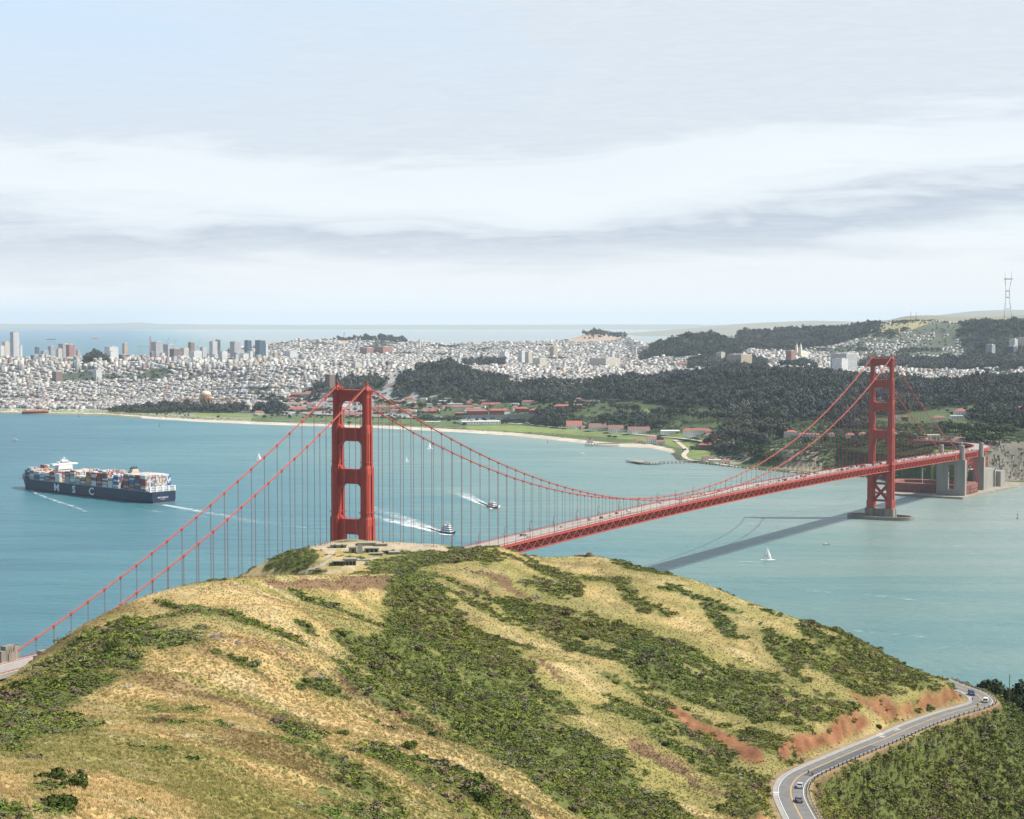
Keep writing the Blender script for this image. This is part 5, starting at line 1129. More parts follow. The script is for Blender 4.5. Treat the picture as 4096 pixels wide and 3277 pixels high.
# ================================================================ FERRIES, SAILBOATS, BUOYS
def ferry(loc, rz, L_, decks, label, band):
    o = empty('ferry', loc, rz, label, 'boat', 'excursion ferries heading for the bridge'); B_ = L_*.27
    V, fs = hull(L_, B_, 2.6, 4.0, 18, 5); m = MB(); m.add([(x, y, max(z, -1.2)) for x, y, z in V], fs); h_ = m.build('hull', mat('ferry_hull', band, .4, 0), o)
    m = MB(); m.box((0, 0, 2.45), (L_*.86, B_*1.03, .5)); m.build('rub_rail', WHITE, h_)
    for k in range(decks):
        l2 = L_*(.74-.13*k); z = 2.7+k*2.7
        m = MB(); m.box((-L_*.05, 0, z+.45), (l2, B_*(.86-.05*k), .9)); m.box((-L_*.05, 0, z+2.45), (l2+1, B_*(.92-.05*k), .35))
        for j in range(9): 
            for e in (-1, 1): m.box((-L_*.05-l2/2+.4+j*(l2-.8)/8, e*B_*(.43-.025*k), z+1.5), (.35, .2, 1.7))
        c_ = m.build('deck_cabin', WHITE, o)
        m = MB(); m.box((-L_*.05, 0, z+1.55), (l2-.5, B_*(.82-.05*k), 1.5)); m.build('window', GLASS, c_)
    z = 2.7+decks*2.7; m = MB(); m.box((L_*.1, 0, z+1.1), (L_*.14, B_*.42, 2.2)); wh = m.build('wheelhouse', WHITE, o)
    m = MB(); m.box((L_*.1, 0, z+1.5), (L_*.145, B_*.43, .8)); m.build('window', GLASS, wh)
    m = MB(); m.tube([(0, 0, z), (-.5, 0, z+6)], [.18, .08], 6); m.box((-.2, 0, z+4), (.2, 2.4, .2)); m.build('mast', WHITE, o)
    m = MB(); m.tube([(-L_*.28, 0, z-1), (-L_*.28, 0, z+1.6)], .8, 10); m.build('funnel', mat('ferry_funnel', (.5, .1, .06), .5, 0), o)
    return o
p = Z(1790, 2134); q = Z(1500, 2050); hd = math.atan2((p-q).y, (p-q).x)
ferry(p+Vector((0, 0, 0)), -.75, 23, 3, 'blue hulled excursion ferry, nearer of the two, trailing a broad white wake', (.03, .07, .16))
def vwake(tip, tail1, tail2, lab, w0):
    wake(lin(tip, tail1, 14), [w0*.35+k*w0*.12 for k in range(15)], 1.0, lab, [1.25, 1.22, 1.2, 1.15, 1.1, 1.05, 1.0, .97, .94, .9, .87, .84, .8, .76, .7], (.05, .22), name='ferry_wake')
    wake(lin(tip, tail2, 14), [w0*.35+k*w0*.10 for k in range(15)], 1.0, lab+', outer arm', [1.25, 1.2, 1.15, 1.1, 1.04, .98, .95, .92, .9, .87, .84, .8, .77, .74, .7], (.05, .22), name='ferry_wake')
vwake(Z(1772, 2132), Z(1486, 2062), Z(1486, 2026), 'churned wake running back from the nearer ferry', 20)
wake([Z(1750, 2132), Z(1775, 2138), Z(1800, 2140), Z(1822, 2136)], [3, 5, 5, 3], 1.0, 'bow wave round the nearer ferry', [1, 1.2, 1.2, .9], name='ferry_bow_wave')
p = Z(1970, 2031); ferry(p, -1.05, 24, 2, 'white and red excursion ferry, farther of the two, bow toward the bridge', (.35, .04, .04))
vwake(Z(1958, 2028), Z(1800, 1960), Z(1822, 1952), 'churned wake running back from the farther ferry', 14)
wake([Z(1950, 2028), Z(1968, 2036), Z(1990, 2030), Z(2000, 2020)], [4, 5, 5, 3], 1.0, 'bow wave round the farther ferry', [1, 1.2, 1.2, .9], name='ferry_bow_wave')
SAIL = mat('white_sailcloth', (.85, .85, .83), .8, .03, 1)
def sailboat(px, py, h_, rz, label, two=True, heel=.08):
    p = Z(px, py); k = h_/16.; o = empty('sailboat', p, rz, label, 'sailboat', 'sailboats out on the water'); o.rotation_euler[0] = heel
    V, fs = hull(11.5*k, 3.2*k, 1.1*k, 1.5*k, 14, 4); m = MB(); m.add([(x, y*1., max(z, -.6*k)) for x, y, z in V], fs); m.box((-1*k, 0, 1.4*k), (4*k, 1.7*k, .6*k), taper=.8); m.build('hull', WHITE, o)
    m = MB(); m.tube([(.8*k, 0, 1*k), (.8*k, 0, 16.5*k)], [.14*k, .08*k], 6); m.tube([(.7*k, 0, 2.2*k), (-4.2*k, -.6*k, 2.3*k)], .09*k, 5); m.build('mast', STEEL, o)
    def sl(a, b, c, bulge):
        n = 7; V = []; F_ = []
        for i in range(n+1):
            for j in range(n+1-i):
                u = i/n; v = j/n; P = Vector(a)*(1-u-v)+Vector(b)*u+Vector(c)*v; P.y += bulge*k*27*u*v*(1-u-v)+bulge*k*1.5*(1-u-v)*(u+v); V.append(P)
        def ix(i, j): return sum(n+1-a_ for a_ in range(i))+j
        for i in range(n):
            for j in range(n-i):
                F_.append((ix(i, j), ix(i+1, j), ix(i, j+1)))
                if j < n-i-1: F_.append((ix(i+1, j), ix(i+1, j+1), ix(i, j+1)))
        return V, F_
    m = MB(); V, F_ = sl((.65*k, 0, 2.5*k), (.75*k, 0, 16.2*k), (-4.1*k, -.6*k, 2.5*k), -.55); m.add(V, F_); m.build('mainsail', SAIL, o)
    if two: m = MB(); V, F_ = sl((5.6*k, 0, 1.7*k), (.9*k, 0, 14.5*k), (-.3*k, -1.2*k, 2.2*k), -.5); m.add(V, F_); m.build('jib', SAIL, o)
    return o
sailboat(3066, 2244, 18, .05, 'large white sailboat under full sail right of the bridge shadow')
sailboat(1034, 1842, 16.5, .1, 'white sailboat left of the near tower beside the cable', heel=-.1); sailboat(1625, 1846, 15, 2.9, 'small heeling sailboat with one tall sail between the cable hangers', two=False, heel=.3); sailboat(1717, 1796, 15, .5, 'pale sailboat right of the near tower and closest to the beach'); sailboat(60, 1760, 17, 2.9, 'tiny sailboat at the far left edge off the marina')
wake([Z(3050, 2246), Z(2960, 2248), Z(2850, 2252)], [3, 3, 2], .8, 'thin wake behind the large sailboat', [1, .85, .6], name='sailboat_wake'); wake([Z(1630, 1847), Z(1605, 1841), Z(1560, 1835)], [4, 4, 3], .8, 'short wake behind the heeling sailboat', [1, .8, .6], name='sailboat_wake')
for (x0, y0, x1, y1, w_) in ((2920, 2102, 3090, 2088, 7), (3350, 2120, 3560, 2112, 6), (3640, 1990, 3700, 1998, 6), (3880, 1968, 4096, 1938, 8), (3560, 1925, 3600, 1962, 16), (3220, 2362, 3330, 2370, 7), (3420, 2374, 3660, 2400, 8), (3400, 2522, 3760, 2552, 6), (480, 2030, 1300, 2120, 10), (1200, 1860, 1980, 1892, 5), (2440, 1950, 2480, 1968, 6), (900, 1900, 1300, 1960, 5), (3720, 2040, 4096, 2052, 5), (500, 1790, 760, 1800, 5), (700, 2110, 1000, 2135, 5), (3440, 1908, 3590, 1930, 5), (3000, 1886, 3240, 1903, 4)):
    wake(lin(Z(x0, y0), Z(x1, y1), 10), [w_*(.6+.5*math.sin(k*1.7)) for k in range(11)], .45, 'streak of broken white water on the strait', [.55+.4*abs(math.sin(k*1.3+x0)) for k in range(11)], (.03, .2), name='whitecaps')
def buoy(px, py, h_, c, label):
    p = Z(px, py); o = empty('buoy', p, 0, label, 'buoy'); m = MB(); m.lathe((0, 0, -.5), [(1.3*h_/6, 0), (1.5*h_/6, .5), (1.2*h_/6, 1.5), (.3, 1.7)], 10); m.build('float', c, o)
    m = MB(); 
    for a in range(4): m.bar((math.cos(a*1.57)*.9, math.sin(a*1.57)*.9, 1), (math.cos(a*1.57)*.25, math.sin(a*1.57)*.25, h_*.8), .12)
    m.box((0, 0, h_*.62), (.9, .9, 1.3)); m.lathe((0, 0, h_*.8), [(.35, 0), (.35, .6), (.05, h_*.2)], 8); m.build('cage', c, o)
RB = mat('red_buoy_paint', (.30, .05, .04), .6, 0); BB = mat('dark_buoy_paint', (.04, .06, .06), .7, 0)
buoy(4070, 2075, 8, RB, 'red cone buoy right of the fort'); buoy(638, 1706, 9, BB, 'dark buoy off the beach near the domed rotunda'); buoy(2190, 1772, 8, BB, 'slim dark marker off the green airfield beach'); buoy(315, 1668, 9, BB, 'dark marker post off the marina seawall')
def workboat(px, py, L_, label, c=(.34, .25, .14)):
    p = Z(px, py); o = empty('motorboat', p, .3, label, 'boat'); V, fs = hull(L_, L_*.3, 1.2, 1.8, 12, 4); m = MB(); m.add([(x, y, max(z, -.6)) for x, y, z in V], fs); m.build('hull', mat('workboat_paint', c, .5, 0), o); m = MB(); m.box((0, 0, 1.9), (L_*.3, L_*.2, 1.8), taper=.85); m.build('cabin', WHITE, o)
workboat(3302, 2180, 6, 'tiny tan motorboat alone below the far tower'); workboat(2328, 1815, 8, 'small white motorboat off the airfield beach', (.7, .7, .7))
def freighter(px, py, L_, rz, label, c):
    p = Z(px, py); o = empty('freighter', p, rz, label, 'ship', 'ships at anchor in the far bay'); V, fs = hull(L_, L_*.15, 13, 19, 16, 4); m = MB(); m.add([(x, y, max(z, -2)) for x, y, z in V], fs); m.build('hull', c, o)
    m = MB(); m.box((-L_*.38, 0, 24), (L_*.1, L_*.13, 24)); m.box((-L_*.38, 0, 37), (L_*.07, L_*.15, 3)); m.build('deckhouse', WHITE, o)
    m = MB(); 
    for k in (-.2, 0, .2, .38): m.tube([(L_*k, 0, 12), (L_*k, 0, 34)], 1.6, 6); m.box((L_*k, 0, 32), (3, 14, 2))
    m.build('cargo_mast', STEEL, o); m = MB(); m.box((-L_*.43, 0, 40), (8, 8, 9)); m.build('funnel', c, o)
freighter(204, 1360, 125, 0.12, 'dark freighter anchored in the far bay, left of the other', NAVY); freighter(380, 1356, 95, .9, 'reddish freighter anchored in the far bay, right of the other', HRED)
# ================================================================ ROAD AND WHAT STANDS ON THE HEADLAND
def hit(px, py, y0=150, y1=1400, fn=near_z, n=1500):
    a, b, c = ray(px, py); ys = np.linspace(y0, y1, n); t = ys/b; g = fn(a*t, ys); z = H+c*t; k = np.nonzero(z < g)[0]
    if not len(k): return Vector((a*t[-1], ys[-1], float(g[-1])))
    k = k[0]; return Vector((float(a*t[k]), float(ys[k]), float(g[k])))
def off(i, o, up=0.):
    d = (ROAD[min(i+1, len(ROAD)-1)]-ROAD[max(i-1, 0)]); d.z = 0; d.normalize(); return ROAD[i]+Vector((-d.y, d.x, 0))*o+Vector((0, 0, up))
nR = len(ROAD)
def rstrip(name, o0, o1, up, material, kind='structure', label=None, i0=0, i1=None, dash=None):
    m = MB(); i1 = i1 or nR
    for i in range(i0, i1-1):
        if dash and (i % dash[0]) >= dash[1]: continue
        m.add([off(i, o0, up), off(i, o1, up), off(i+1, o1, up), off(i+1, o0, up)], [(0, 1, 2, 3)])
    o = m.build(name, material); tag(o, label, kind=kind); return o
m = MB()
for i in range(nR-1):
    m.add([off(i, -5.2, 0), off(i, 4.3, 0), off(i+1, 4.3, 0), off(i+1, -5.2, 0), off(i, -5.2, -.3), off(i, 4.3, -.3), off(i+1, 4.3, -.3), off(i+1, -5.2, -.3)], [(0, 1, 2, 3), (0, 3, 7, 4), (1, 5, 6, 2)])
tag(m.build('road', ASPH), 'two lane asphalt road curving round the hillside', kind='structure')
PATCHA = mat('fresh_asphalt', (.085, .085, .09), .9, .2, .4); PALEA = mat('worn_shoulder', (.30, .285, .26), .95, .2, .5)
rstrip('road_patch', .5, 3.7, .006, PATCHA, i0=96, i1=128); rstrip('road_shoulder', -5.2, -3.9, .006, PALEA)
m = MB()
for a, b in ((-.17, -.07), (.07, .17)):
    for i in range(nR-1): m.add([off(i, a, .014), off(i, b, .014), off(i+1, b, .014), off(i+1, a, .014)], [(0, 1, 2, 3)])
tag(m.build('road_marking', YEL), 'double yellow centre line', kind='structure')
m = MB()
for a, b in ((-3.68, -3.53), (3.57, 3.71)):
    for i in range(nR-1): m.add([off(i, a, .014), off(i, b, .014), off(i+1, b, .014), off(i+1, a, .014)], [(0, 1, 2, 3)])
tag(m.build('road_marking', WHITE), 'white edge lines of the hillside road', kind='structure')
def bike_mark(i, o):
    m = MB(); p = off(i, o, .02); q = off(i+1, o, .02); d = (q-p).normalized(); n_ = Vector((-d.y, d.x, 0))
    for c in (-.55, .55):
        V = []; 
        for k in range(12):
            a = k*math.pi/6
            for r_ in (.30, .42): V.append(p+n_*(c+r_*math.cos(a))+d*(r_*1.9*math.sin(a)))
        m.add(V, [(2*k, 2*k+1, (2*k+3) % 24, (2*k+2) % 24) for k in range(12)])
    P4 = lambda x, y: p+n_*x+d*y
    for a, b in (((-.55, 0), (-.1, .9)), ((-.1, .9), (.45, .85)), ((.55, 0), (.4, 1.2)), ((-.1, .9), (.1, 0)), ((-.55, 0), (.1, 0)), ((-.6, 2.2), (0, 2.9)), ((.6, 2.2), (0, 2.9)), ((-.6, 3.0), (0, 3.7)), ((.6, 3.0), (0, 3.7))):
        A, B = P4(*a), P4(*b); w_ = (B-A).cross(Vector((0, 0, 1))).normalized()*.08; m.add([A-w_, A+w_, B+w_, B-w_], [(0, 1, 2, 3)])
    tag(m.build('road_marking', WHITE), 'white bicycle symbol painted on the road', kind='structure')
bike_mark(84, -2.4); bike_mark(88, -4.2); bike_mark(148, -4.3)
m = MB()
for k in range(4): a = off(89, -2.9+k*.45, .02); b = off(90, -2.9+k*.45, .02); d = (b-a).normalized(); m.add([a, a+Vector((-d.y, d.x, 0))*.16, a+Vector((-d.y, d.x, 0))*.16+d*3, a+d*3], [(0, 1, 2, 3)])
tag(m.build('road_marking', WHITE), 'short white bars painted on the road', kind='structure')
# guardrail on the low side
gr = empty('guardrail', off(20, 4.9), 0, 'steel guardrail on dark timber posts along the outer edge of the hillside road', 'guardrail'); go = gr.location
m = MB(); acc = 0; posts = []; last = None
for i in range(6, nR-1):
    a = off(i, 4.95, .62)-go; b = off(i+1, 4.95, .62)-go; m.bar(a, b, .10, .32); m.bar(a+Vector((0, 0, .1)), b+Vector((0, 0, .1)), .16, .06); m.bar(a-Vector((0, 0, .1)), b-Vector((0, 0, .1)), .16, .06)
    s_ = (b-a).length
    while acc < s_: posts.append(a+(b-a)*(acc/s_)); acc += 3.8
    acc -= s_
m.build('rail', STEEL, gr); q = MB(); q.box((0, 0, -.35), (.3, .3, 1.15)); p0 = q.build('post', WOOD, gr); restp = MB()
posts = posts[::-1]
for k, p in enumerate(posts):
    off_ = Vector((.2, -.1, 0))
    if k == 0: p0.location = p+off_
    elif k < 100: c = p0.copy(); COL.objects.link(c); c.location = p+off_; setpar(c, gr)
    else: restp.box(p+off_+Vector((0, 0, -.35)), (.3, .3, 1.15))
if restp.v: tag(restp.build('posts', WOOD, gr), kind='stuff')
gr2 = empty('guardrail', off(0, -4.9), 0, 'short low rail on the inside of the far bend behind the cut bank', 'guardrail')
m = MB()
for i in range(0, 24): m.bar(off(i, -4.9, .6)-gr2.location, off(i+1, -4.9, .6)-gr2.location, .1, .3)
m.build('rail', STEEL, gr2)
def road_near(px, py, o=None):
    p = at_z(px, py, 138); best = min(range(nR), key=lambda i: (proj(*ROAD[i])[0]-px)**2+(proj(*ROAD[i])[1]-py)**2*1.0); return best
def rpos(px, py):
    """stand at the road surface where the photograph shows it"""
    z = 138
    for _ in range(6):
        p = at_z(px, py, z); k = min(range(nR), key=lambda i: (ROAD[i].x-p.x)**2+(ROAD[i].y-p.y)**2); z = ROAD[k].z
    d = ROAD[min(k+1, nR-1)]-ROAD[max(k-1, 0)]; return at_z(px, py, z+.02), math.atan2(d.y, d.x), k, -math.atan2(d.z, math.hypot(d.x, d.y))
for px, py, rev, pt, kd, lb in ((3200, 3150, 1, 'silver', 'sedan', 'silver sedan on the near bend, ahead of the dark one'), (3196, 3206, 1, 'grey', 'sedan', 'dark grey sedan on the near bend, nearest car of all'), (3886, 2780, 0, 'dark blue', 'suv', 'dark blue wagon coming round the far bend of the hillside road'), (3944, 2808, 1, 'white', 'suv', 'white sport utility car going away on the far bend')):
    p, a, k, pit = rpos(px, py); car_at(p, a+(math.pi if rev else 0), pt, kd, lb, 'cars on the hillside road')
# people
def skin_mesh(name, nodes, edges, material, sub=1):
    me = bpy.data.meshes.new(name); me.from_pydata([n_[0] for n_ in nodes], edges, []); o = bpy.data.objects.new(name, me); COL.objects.link(o)
    sk = o.modifiers.new('s', 'SKIN'); sk.use_smooth_shade = True
    for i, n_ in enumerate(nodes):
        r_ = n_[1]; me.skin_vertices[0].data[i].radius = r_ if isinstance(r_, tuple) else (r_, r_); me.skin_vertices[0].data[i].use_root = (i == 0)
    if sub: q = o.modifiers.new('q', 'SUBSURF'); q.levels = sub; q.render_levels = sub
    dg = bpy.context.evaluated_depsgraph_get(); m2 = bpy.data.meshes.new_from_object(o.evaluated_get(dg)); m2.name = name; m2.materials.clear(); m2.materials.append(material); bpy.data.objects.remove(o); return m2
SKINM = mat('skin', (.50, .32, .23), .6, 0); HAIR = mat('dark_hair', (.035, .025, .02), .8, 0)
CLO = {c: mat(c+'_cloth', v, .9, .1, 6) for c, v in {'black': (.02, .02, .024), 'navy': (.03, .045, .11), 'red': (.42, .04, .04), 'white': (.68, .68, .66), 'grey': (.2, .2, .21), 'blue': (.06, .14, .32), 'teal': (.04, .28, .27), 'tan': (.38, .30, .2), 'khaki': (.25, .2, .13), 'denim': (.06, .09, .17), 'pink': (.5, .2, .24)}.items()}
POSES = {'stand': dict(la=(.26, .02, .82), ra=(-.26, .04, .82), lk=(.11, .0, .48), rk=(-.11, .02, .48), lf=(.12, .0, .06), rf=(-.12, 0, .06), lean=0), 'walk': dict(la=(.25, -.18, .88), ra=(-.25, .2, .88), lk=(.1, .16, .5), rk=(-.1, .02, .48), lf=(.11, .24, .07), rf=(-.11, -.28, .1), lean=.03),
         'photo': dict(la=(.1, .32, 1.42), ra=(-.1, .32, 1.42), lk=(.12, 0, .48), rk=(-.12, .0, .48), lf=(.15, 0, .06), rf=(-.15, 0, .06), lean=.02), 'ride': dict(la=(.2, .62, 1.02), ra=(-.2, .62, 1.02), lk=(.11, .36, .82), rk=(-.11, .28, .62), lf=(.1, .12, .42), rf=(-.1, .12, .22), lean=.36)}
BODY = {}
for nm, q in POSES.items():
    ln = q['lean']; hz_ = .95 if nm == 'ride' else .93; pel = (0, -.05 if nm != 'ride' else -.12, hz_); ch = (0, ln*.7+pel[1], 1.28 if nm != 'ride' else 1.2); nk = (0, ln+pel[1]+.02, 1.47 if nm != 'ride' else 1.36); hd = (0, ln+pel[1]+.06, 1.63 if nm != 'ride' else 1.5)
    nodes = [(pel, (.15, .11)), (ch, (.17, .11)), (nk, .055), (hd, (.085, .10)), ((hd[0], hd[1], hd[2]+.1), (.07, .08)), ((.19, ch[1], ch[2]+.12), .06), ((-.19, ch[1], ch[2]+.12), .06)]
    def md_(a, b, k=.5, o=(0, 0, 0)): return tuple(a[i]*(1-k)+b[i]*k+o[i] for i in range(3))
    nodes += [(md_(nodes[5][0], q['la'], .5, (.04, -.04, -.02)), .043), (q['la'], .03), (md_(nodes[6][0], q['ra'], .5, (-.04, -.04, -.02)), .043), (q['ra'], .03)]
    nodes += [((.09, pel[1], hz_-.08), .09), (q['lk'], .06), (q['lf'], .04), ((q['lf'][0], q['lf'][1]+.16, q['lf'][2]-.02), .035), ((-.09, pel[1], hz_-.08), .09), (q['rk'], .06), (q['rf'], .04), ((q['rf'][0], q['rf'][1]+.16, q['rf'][2]-.02), .035)]
    ed = [(0, 1), (1, 2), (2, 3), (3, 4), (1, 5), (1, 6), (5, 7), (7, 8), (6, 9), (9, 10), (0, 11), (11, 12), (12, 13), (13, 14), (0, 15), (15, 16), (16, 17), (17, 18)]
    b = skin_mesh('person', nodes, ed, SKINM)
    g = lambda n_, k: (n_[0], tuple(x+k for x in n_[1]) if isinstance(n_[1], tuple) else n_[1]+k)
    J = skin_mesh('jacket', [g(nodes[i], .022) for i in (0, 1, 5, 7, 6, 9)]+[(md_(nodes[7][0], nodes[8][0], .85), .05), (md_(nodes[9][0], nodes[10][0], .85), .05)], [(0, 1), (1, 2), (2, 3), (3, 6), (1, 4), (4, 5), (5, 7)], CLO['black'])
    T = skin_mesh('trousers', [g(nodes[i], .016) for i in (0, 11, 12, 13, 15, 16, 17)], [(0, 1), (1, 2), (2, 3), (0, 4), (4, 5), (5, 6)], CLO['denim'])
    Hh = skin_mesh('hair', [((hd[0], hd[1]-.03, hd[2]+.02), .09), ((hd[0], hd[1]-.01, hd[2]+.11), .082)], [(0, 1)], HAIR)
    BODY[nm] = (b, J, T, Hh)
def person(p, rz, pose, jc, tc_, label, group=None, sc=1.0):
    b, J, T, Hh = BODY[pose]; o = bpy.data.objects.new('person', b); COL.objects.link(o); o.location = p; o.rotation_euler[2] = rz; o.scale = (sc,)*3; tag(o, label, 'person', group)
    for nm, me, mt in (('jacket', J, CLO[jc]), ('trousers', T, CLO[tc_]), ('hair', Hh, HAIR)):
        c = bpy.data.objects.new(nm, me); COL.objects.link(c); setpar(c, o); c.material_slots[0].link = 'OBJECT'; c.material_slots[0].material = mt
    return o
pr_ = random.Random(3); JC = list(CLO)
crowd = [(1260+i*0, 0) for i in range(0)]
CR = [(1240, 2197), (1262, 2184), (1268, 2183), (1280, 2182), (1284, 2183), (1299, 2178), (1303, 2178), (1310, 2178), (1322, 2173), (1340, 2171), (1352, 2170), (1361, 2169), (1366, 2170), (1371, 2169), (1378, 2169), (1386, 2169), (1392, 2168), (1398, 2169), (1404, 2169), (1412, 2169), (1420, 2169), (1430, 2169), (1437, 2170), (1443, 2170), (1451, 2170), (1457, 2171), (1466, 2171), (1472, 2172), (1480, 2172), (1487, 2173), (1496, 2173), (1529, 2174), (1534, 2174), (1596, 2177), (1600, 2177), (1700, 2185), (1708, 2185), (1716, 2186), (1727, 2188), (1733, 2188), (1740, 2189), (1748, 2190), (1282, 2204), (1287, 2204), (1301, 2224), (1276, 2262), (1256, 2272), (1230, 2284), (1168, 2312), (1163, 2313), (1175, 2311)]
dn = {}
for k, (a, b) in enumerate(CR):
    p = hit(a, b+2, 900, 1300); jc = pr_.choice(['black', 'black', 'navy', 'white', 'grey', 'blue', 'red', 'teal', 'tan', 'pink']); pose = pr_.choice(['stand', 'stand', 'photo', 'walk']) if b < 2200 else 'walk'
    sec = 'at the edge left of the tower' if a < 1330 and b < 2200 else 'in front of the red tower' if a < 1490 and b < 2200 else 'at the edge right of the tower' if b < 2200 else 'on the sandy path' if b < 2300 else 'at the path foot'
    act = {'stand': 'standing', 'photo': 'raising a camera', 'walk': 'walking'}[pose]; key = (jc, pose, sec); dn[key] = dn.get(key, 0)+1
    lab = f'person in {jc} jacket {act} {sec}'.replace('raising a camera', 'photographing') if b < 2200 else f'person in {jc} jacket walking {sec}'
    if dn[key] > 1: lab += f', {ORD[dn[key]-1]} from left'
    person(p, pr_.uniform(-1, 1)+(0 if b < 2200 else 2.5), pose, jc, pr_.choice(['denim', 'black', 'khaki', 'grey']), lab, 'visitors on the old battery', pr_.uniform(.95, 1.08))
# bicycles with riders
def bicycle(p, rz, label):
    o = empty('bicycle', p, rz, label, 'bicycle', 'bicycles on the hillside road')
    for x in (-.52, .52):
        m = MB(); P = [(x+.34*math.cos(a), 0, .35+.34*math.sin(a)) for a in [k*math.pi/8 for k in range(17)]]
        m.tube(P, .025, 5, False)
        for k in range(8): a = k*math.pi/4; m.bar((x, 0, .35), (x+.33*math.cos(a), 0, .35+.33*math.sin(a)), .01)
        m.build('wheel', BLACK, o)
    m = MB()
    for a, b in (((-.52, 0, .35), (-.1, 0, .3)), ((-.52, 0, .35), (-.18, 0, .85)), ((-.1, 0, .3), (-.18, 0, .9)), ((-.1, 0, .3), (.38, 0, .78)), ((-.18, 0, .82), (.38, 0, .84)), ((.52, 0, .35), (.38, 0, .95))): m.bar(a, b, .04)
    m.build('frame', CLO['red'], o); m = MB(); m.bar((.38, -.22, .98), (.38, .22, .98), .03); m.bar((.38, -.2, .98), (.55, -.2, .95), .03); m.bar((.38, .2, .98), (.55, .2, .95), .03); m.build('handlebar', BLACK, o); m = MB(); m.box((-.2, 0, .93), (.26, .13, .06)); m.build('saddle', BLACK, o)
for px, py, jc, lb, up in ((3233, 3096, 'teal', 'cyclist in a teal jersey, left of the pair on the near bend', 1), (3249, 3104, 'grey', 'cyclist in a grey jersey, right of the pair on the near bend', 1), (3890, 2806, 'black', 'lone cyclist in black riding by the far bend', 0)):
    p, a, k, pit = rpos(px, py); rz = a+(math.pi if up else 0); bicycle(p, rz, lb.replace('cyclist in a', 'bicycle under the rider in').replace('lone cyclist in black riding', 'bicycle ridden alone')); person(p, rz-math.pi/2, 'ride', jc, 'black', lb, 'cyclists on the hillside road')
# yellow warning sign on a post
p = off(46, 5.6, 0); p, a, k, _ = rpos(3918, 2846); p = off(k, 5.5, 0)
sg = empty('road_sign', p, math.atan2((-p).y, (-p).x), 'yellow diamond warning sign on a post by the guardrail', 'road sign'); m = MB(); m.box((0, 0, 1.5), (.1, .1, 3)); m.build('post', STEEL, sg)
m = MB(); m.add([(.08, 0, 1.95), (.08, .62, 2.57), (.08, 0, 3.19), (.08, -.62, 2.57), (.11, 0, 1.95), (.11, .62, 2.57), (.11, 0, 3.19), (.11, -.62, 2.57)], [(0, 1, 2, 3), (7, 6, 5, 4), (0, 4, 5, 1), (1, 5, 6, 2), (2, 6, 7, 3), (3, 7, 4, 0)]); m.box((.09, 0, 1.55), (.03, .75, .5)); pl = m.build('sign_plate', YSIGN, sg)
m = MB(); m.box((.125, 0, 2.45), (.02, .12, .6)); m.add([(.13, -.2, 2.7), (.13, .2, 2.7), (.13, 0, 2.98)], [(0, 1, 2)]); m.build('arrow', BLACK, pl)
# poles
def pole(p, h_, label, arm=False):
    o = empty('utility_pole', p, 0, label, 'utility pole'); m = MB(); m.tube([(0, 0, -.5), (0, 0, h_)], [.22, .15], 7); m.build('pole', WOOD, o)
    if arm: m = MB(); m.box((0, 0, h_-.7), (2.2, .14, .16)); m.build('crossarm', WOOD, o)
pole(hit(3330, 2497, 600, 900), 9.3, 'leaning bare timber pole on the ridge against the water'); p = pz(4036, 716, 112); p.z = nz(p.x, p.y); pole(p, H-(2704-1284)/F*716-p.z-.5, 'tall timber pole among the cypress trees at the right edge')
pole(hit(3023, 2394, 600, 900), 1.6, 'short dark post on the grassy crest'); pole(hit(1235, 2196, 950, 1250), 3.0, 'slim white signpost at the left end of the viewpoint')
for a, b in ((3600, 2655), (3770, 2722)): pole(hit(a, b, 600, 800), 1.8, 'stub of a post on the ridge above the cut bank' if a < 3700 else 'short stub post near the far bend')
# fence on the edge of the viewpoint
fn = empty('fence', hit(1500, 2176, 1000, 1250), 0, 'low post and wire fence round the viewpoint edge', 'fence'); m = MB(); q = MB(); last = None
for k in range(40):
    px = 1235+k*13.5; py = np.interp(px, [1235, 1300, 1350, 1420, 1500, 1600, 1760], [2193, 2175, 2167, 2165.5, 2169, 2172.5, 2184]); p = hit(px, py+2.5, 1000, 1300)-fn.location; m.box(p+Vector((0, 0, .5)), (.16, .16, 1.1))
    if last is not None: q.bar(last+Vector((0, 0, .95)), p+Vector((0, 0, .95)), .05); q.bar(last+Vector((0, 0, .5)), p+Vector((0, 0, .5)), .05)
    last = p
m.build('posts', WOOD, fn); q.build('wire', STEEL, fn)
fn2 = empty('fence', hit(1290, 2255, 900, 1250), 0, 'low rope fence along the sandy path up to the battery', 'fence'); m = MB(); last = None; q = MB()
for k in range(26):
    t = k/25; px = 1335-175*t+14*math.sin(t*5); py = 2222+90*t; p = hit(px, py, 800, 1250)-fn2.location; m.box(p+Vector((0, 0, .5)), (.14, .14, 1.1))
    if last is not None: q.bar(last+Vector((0, 0, .9)), p+Vector((0, 0, .9)), .05)
    last = p
m.build('posts', WOOD, fn2); q.build('rope', WOOD, fn2)
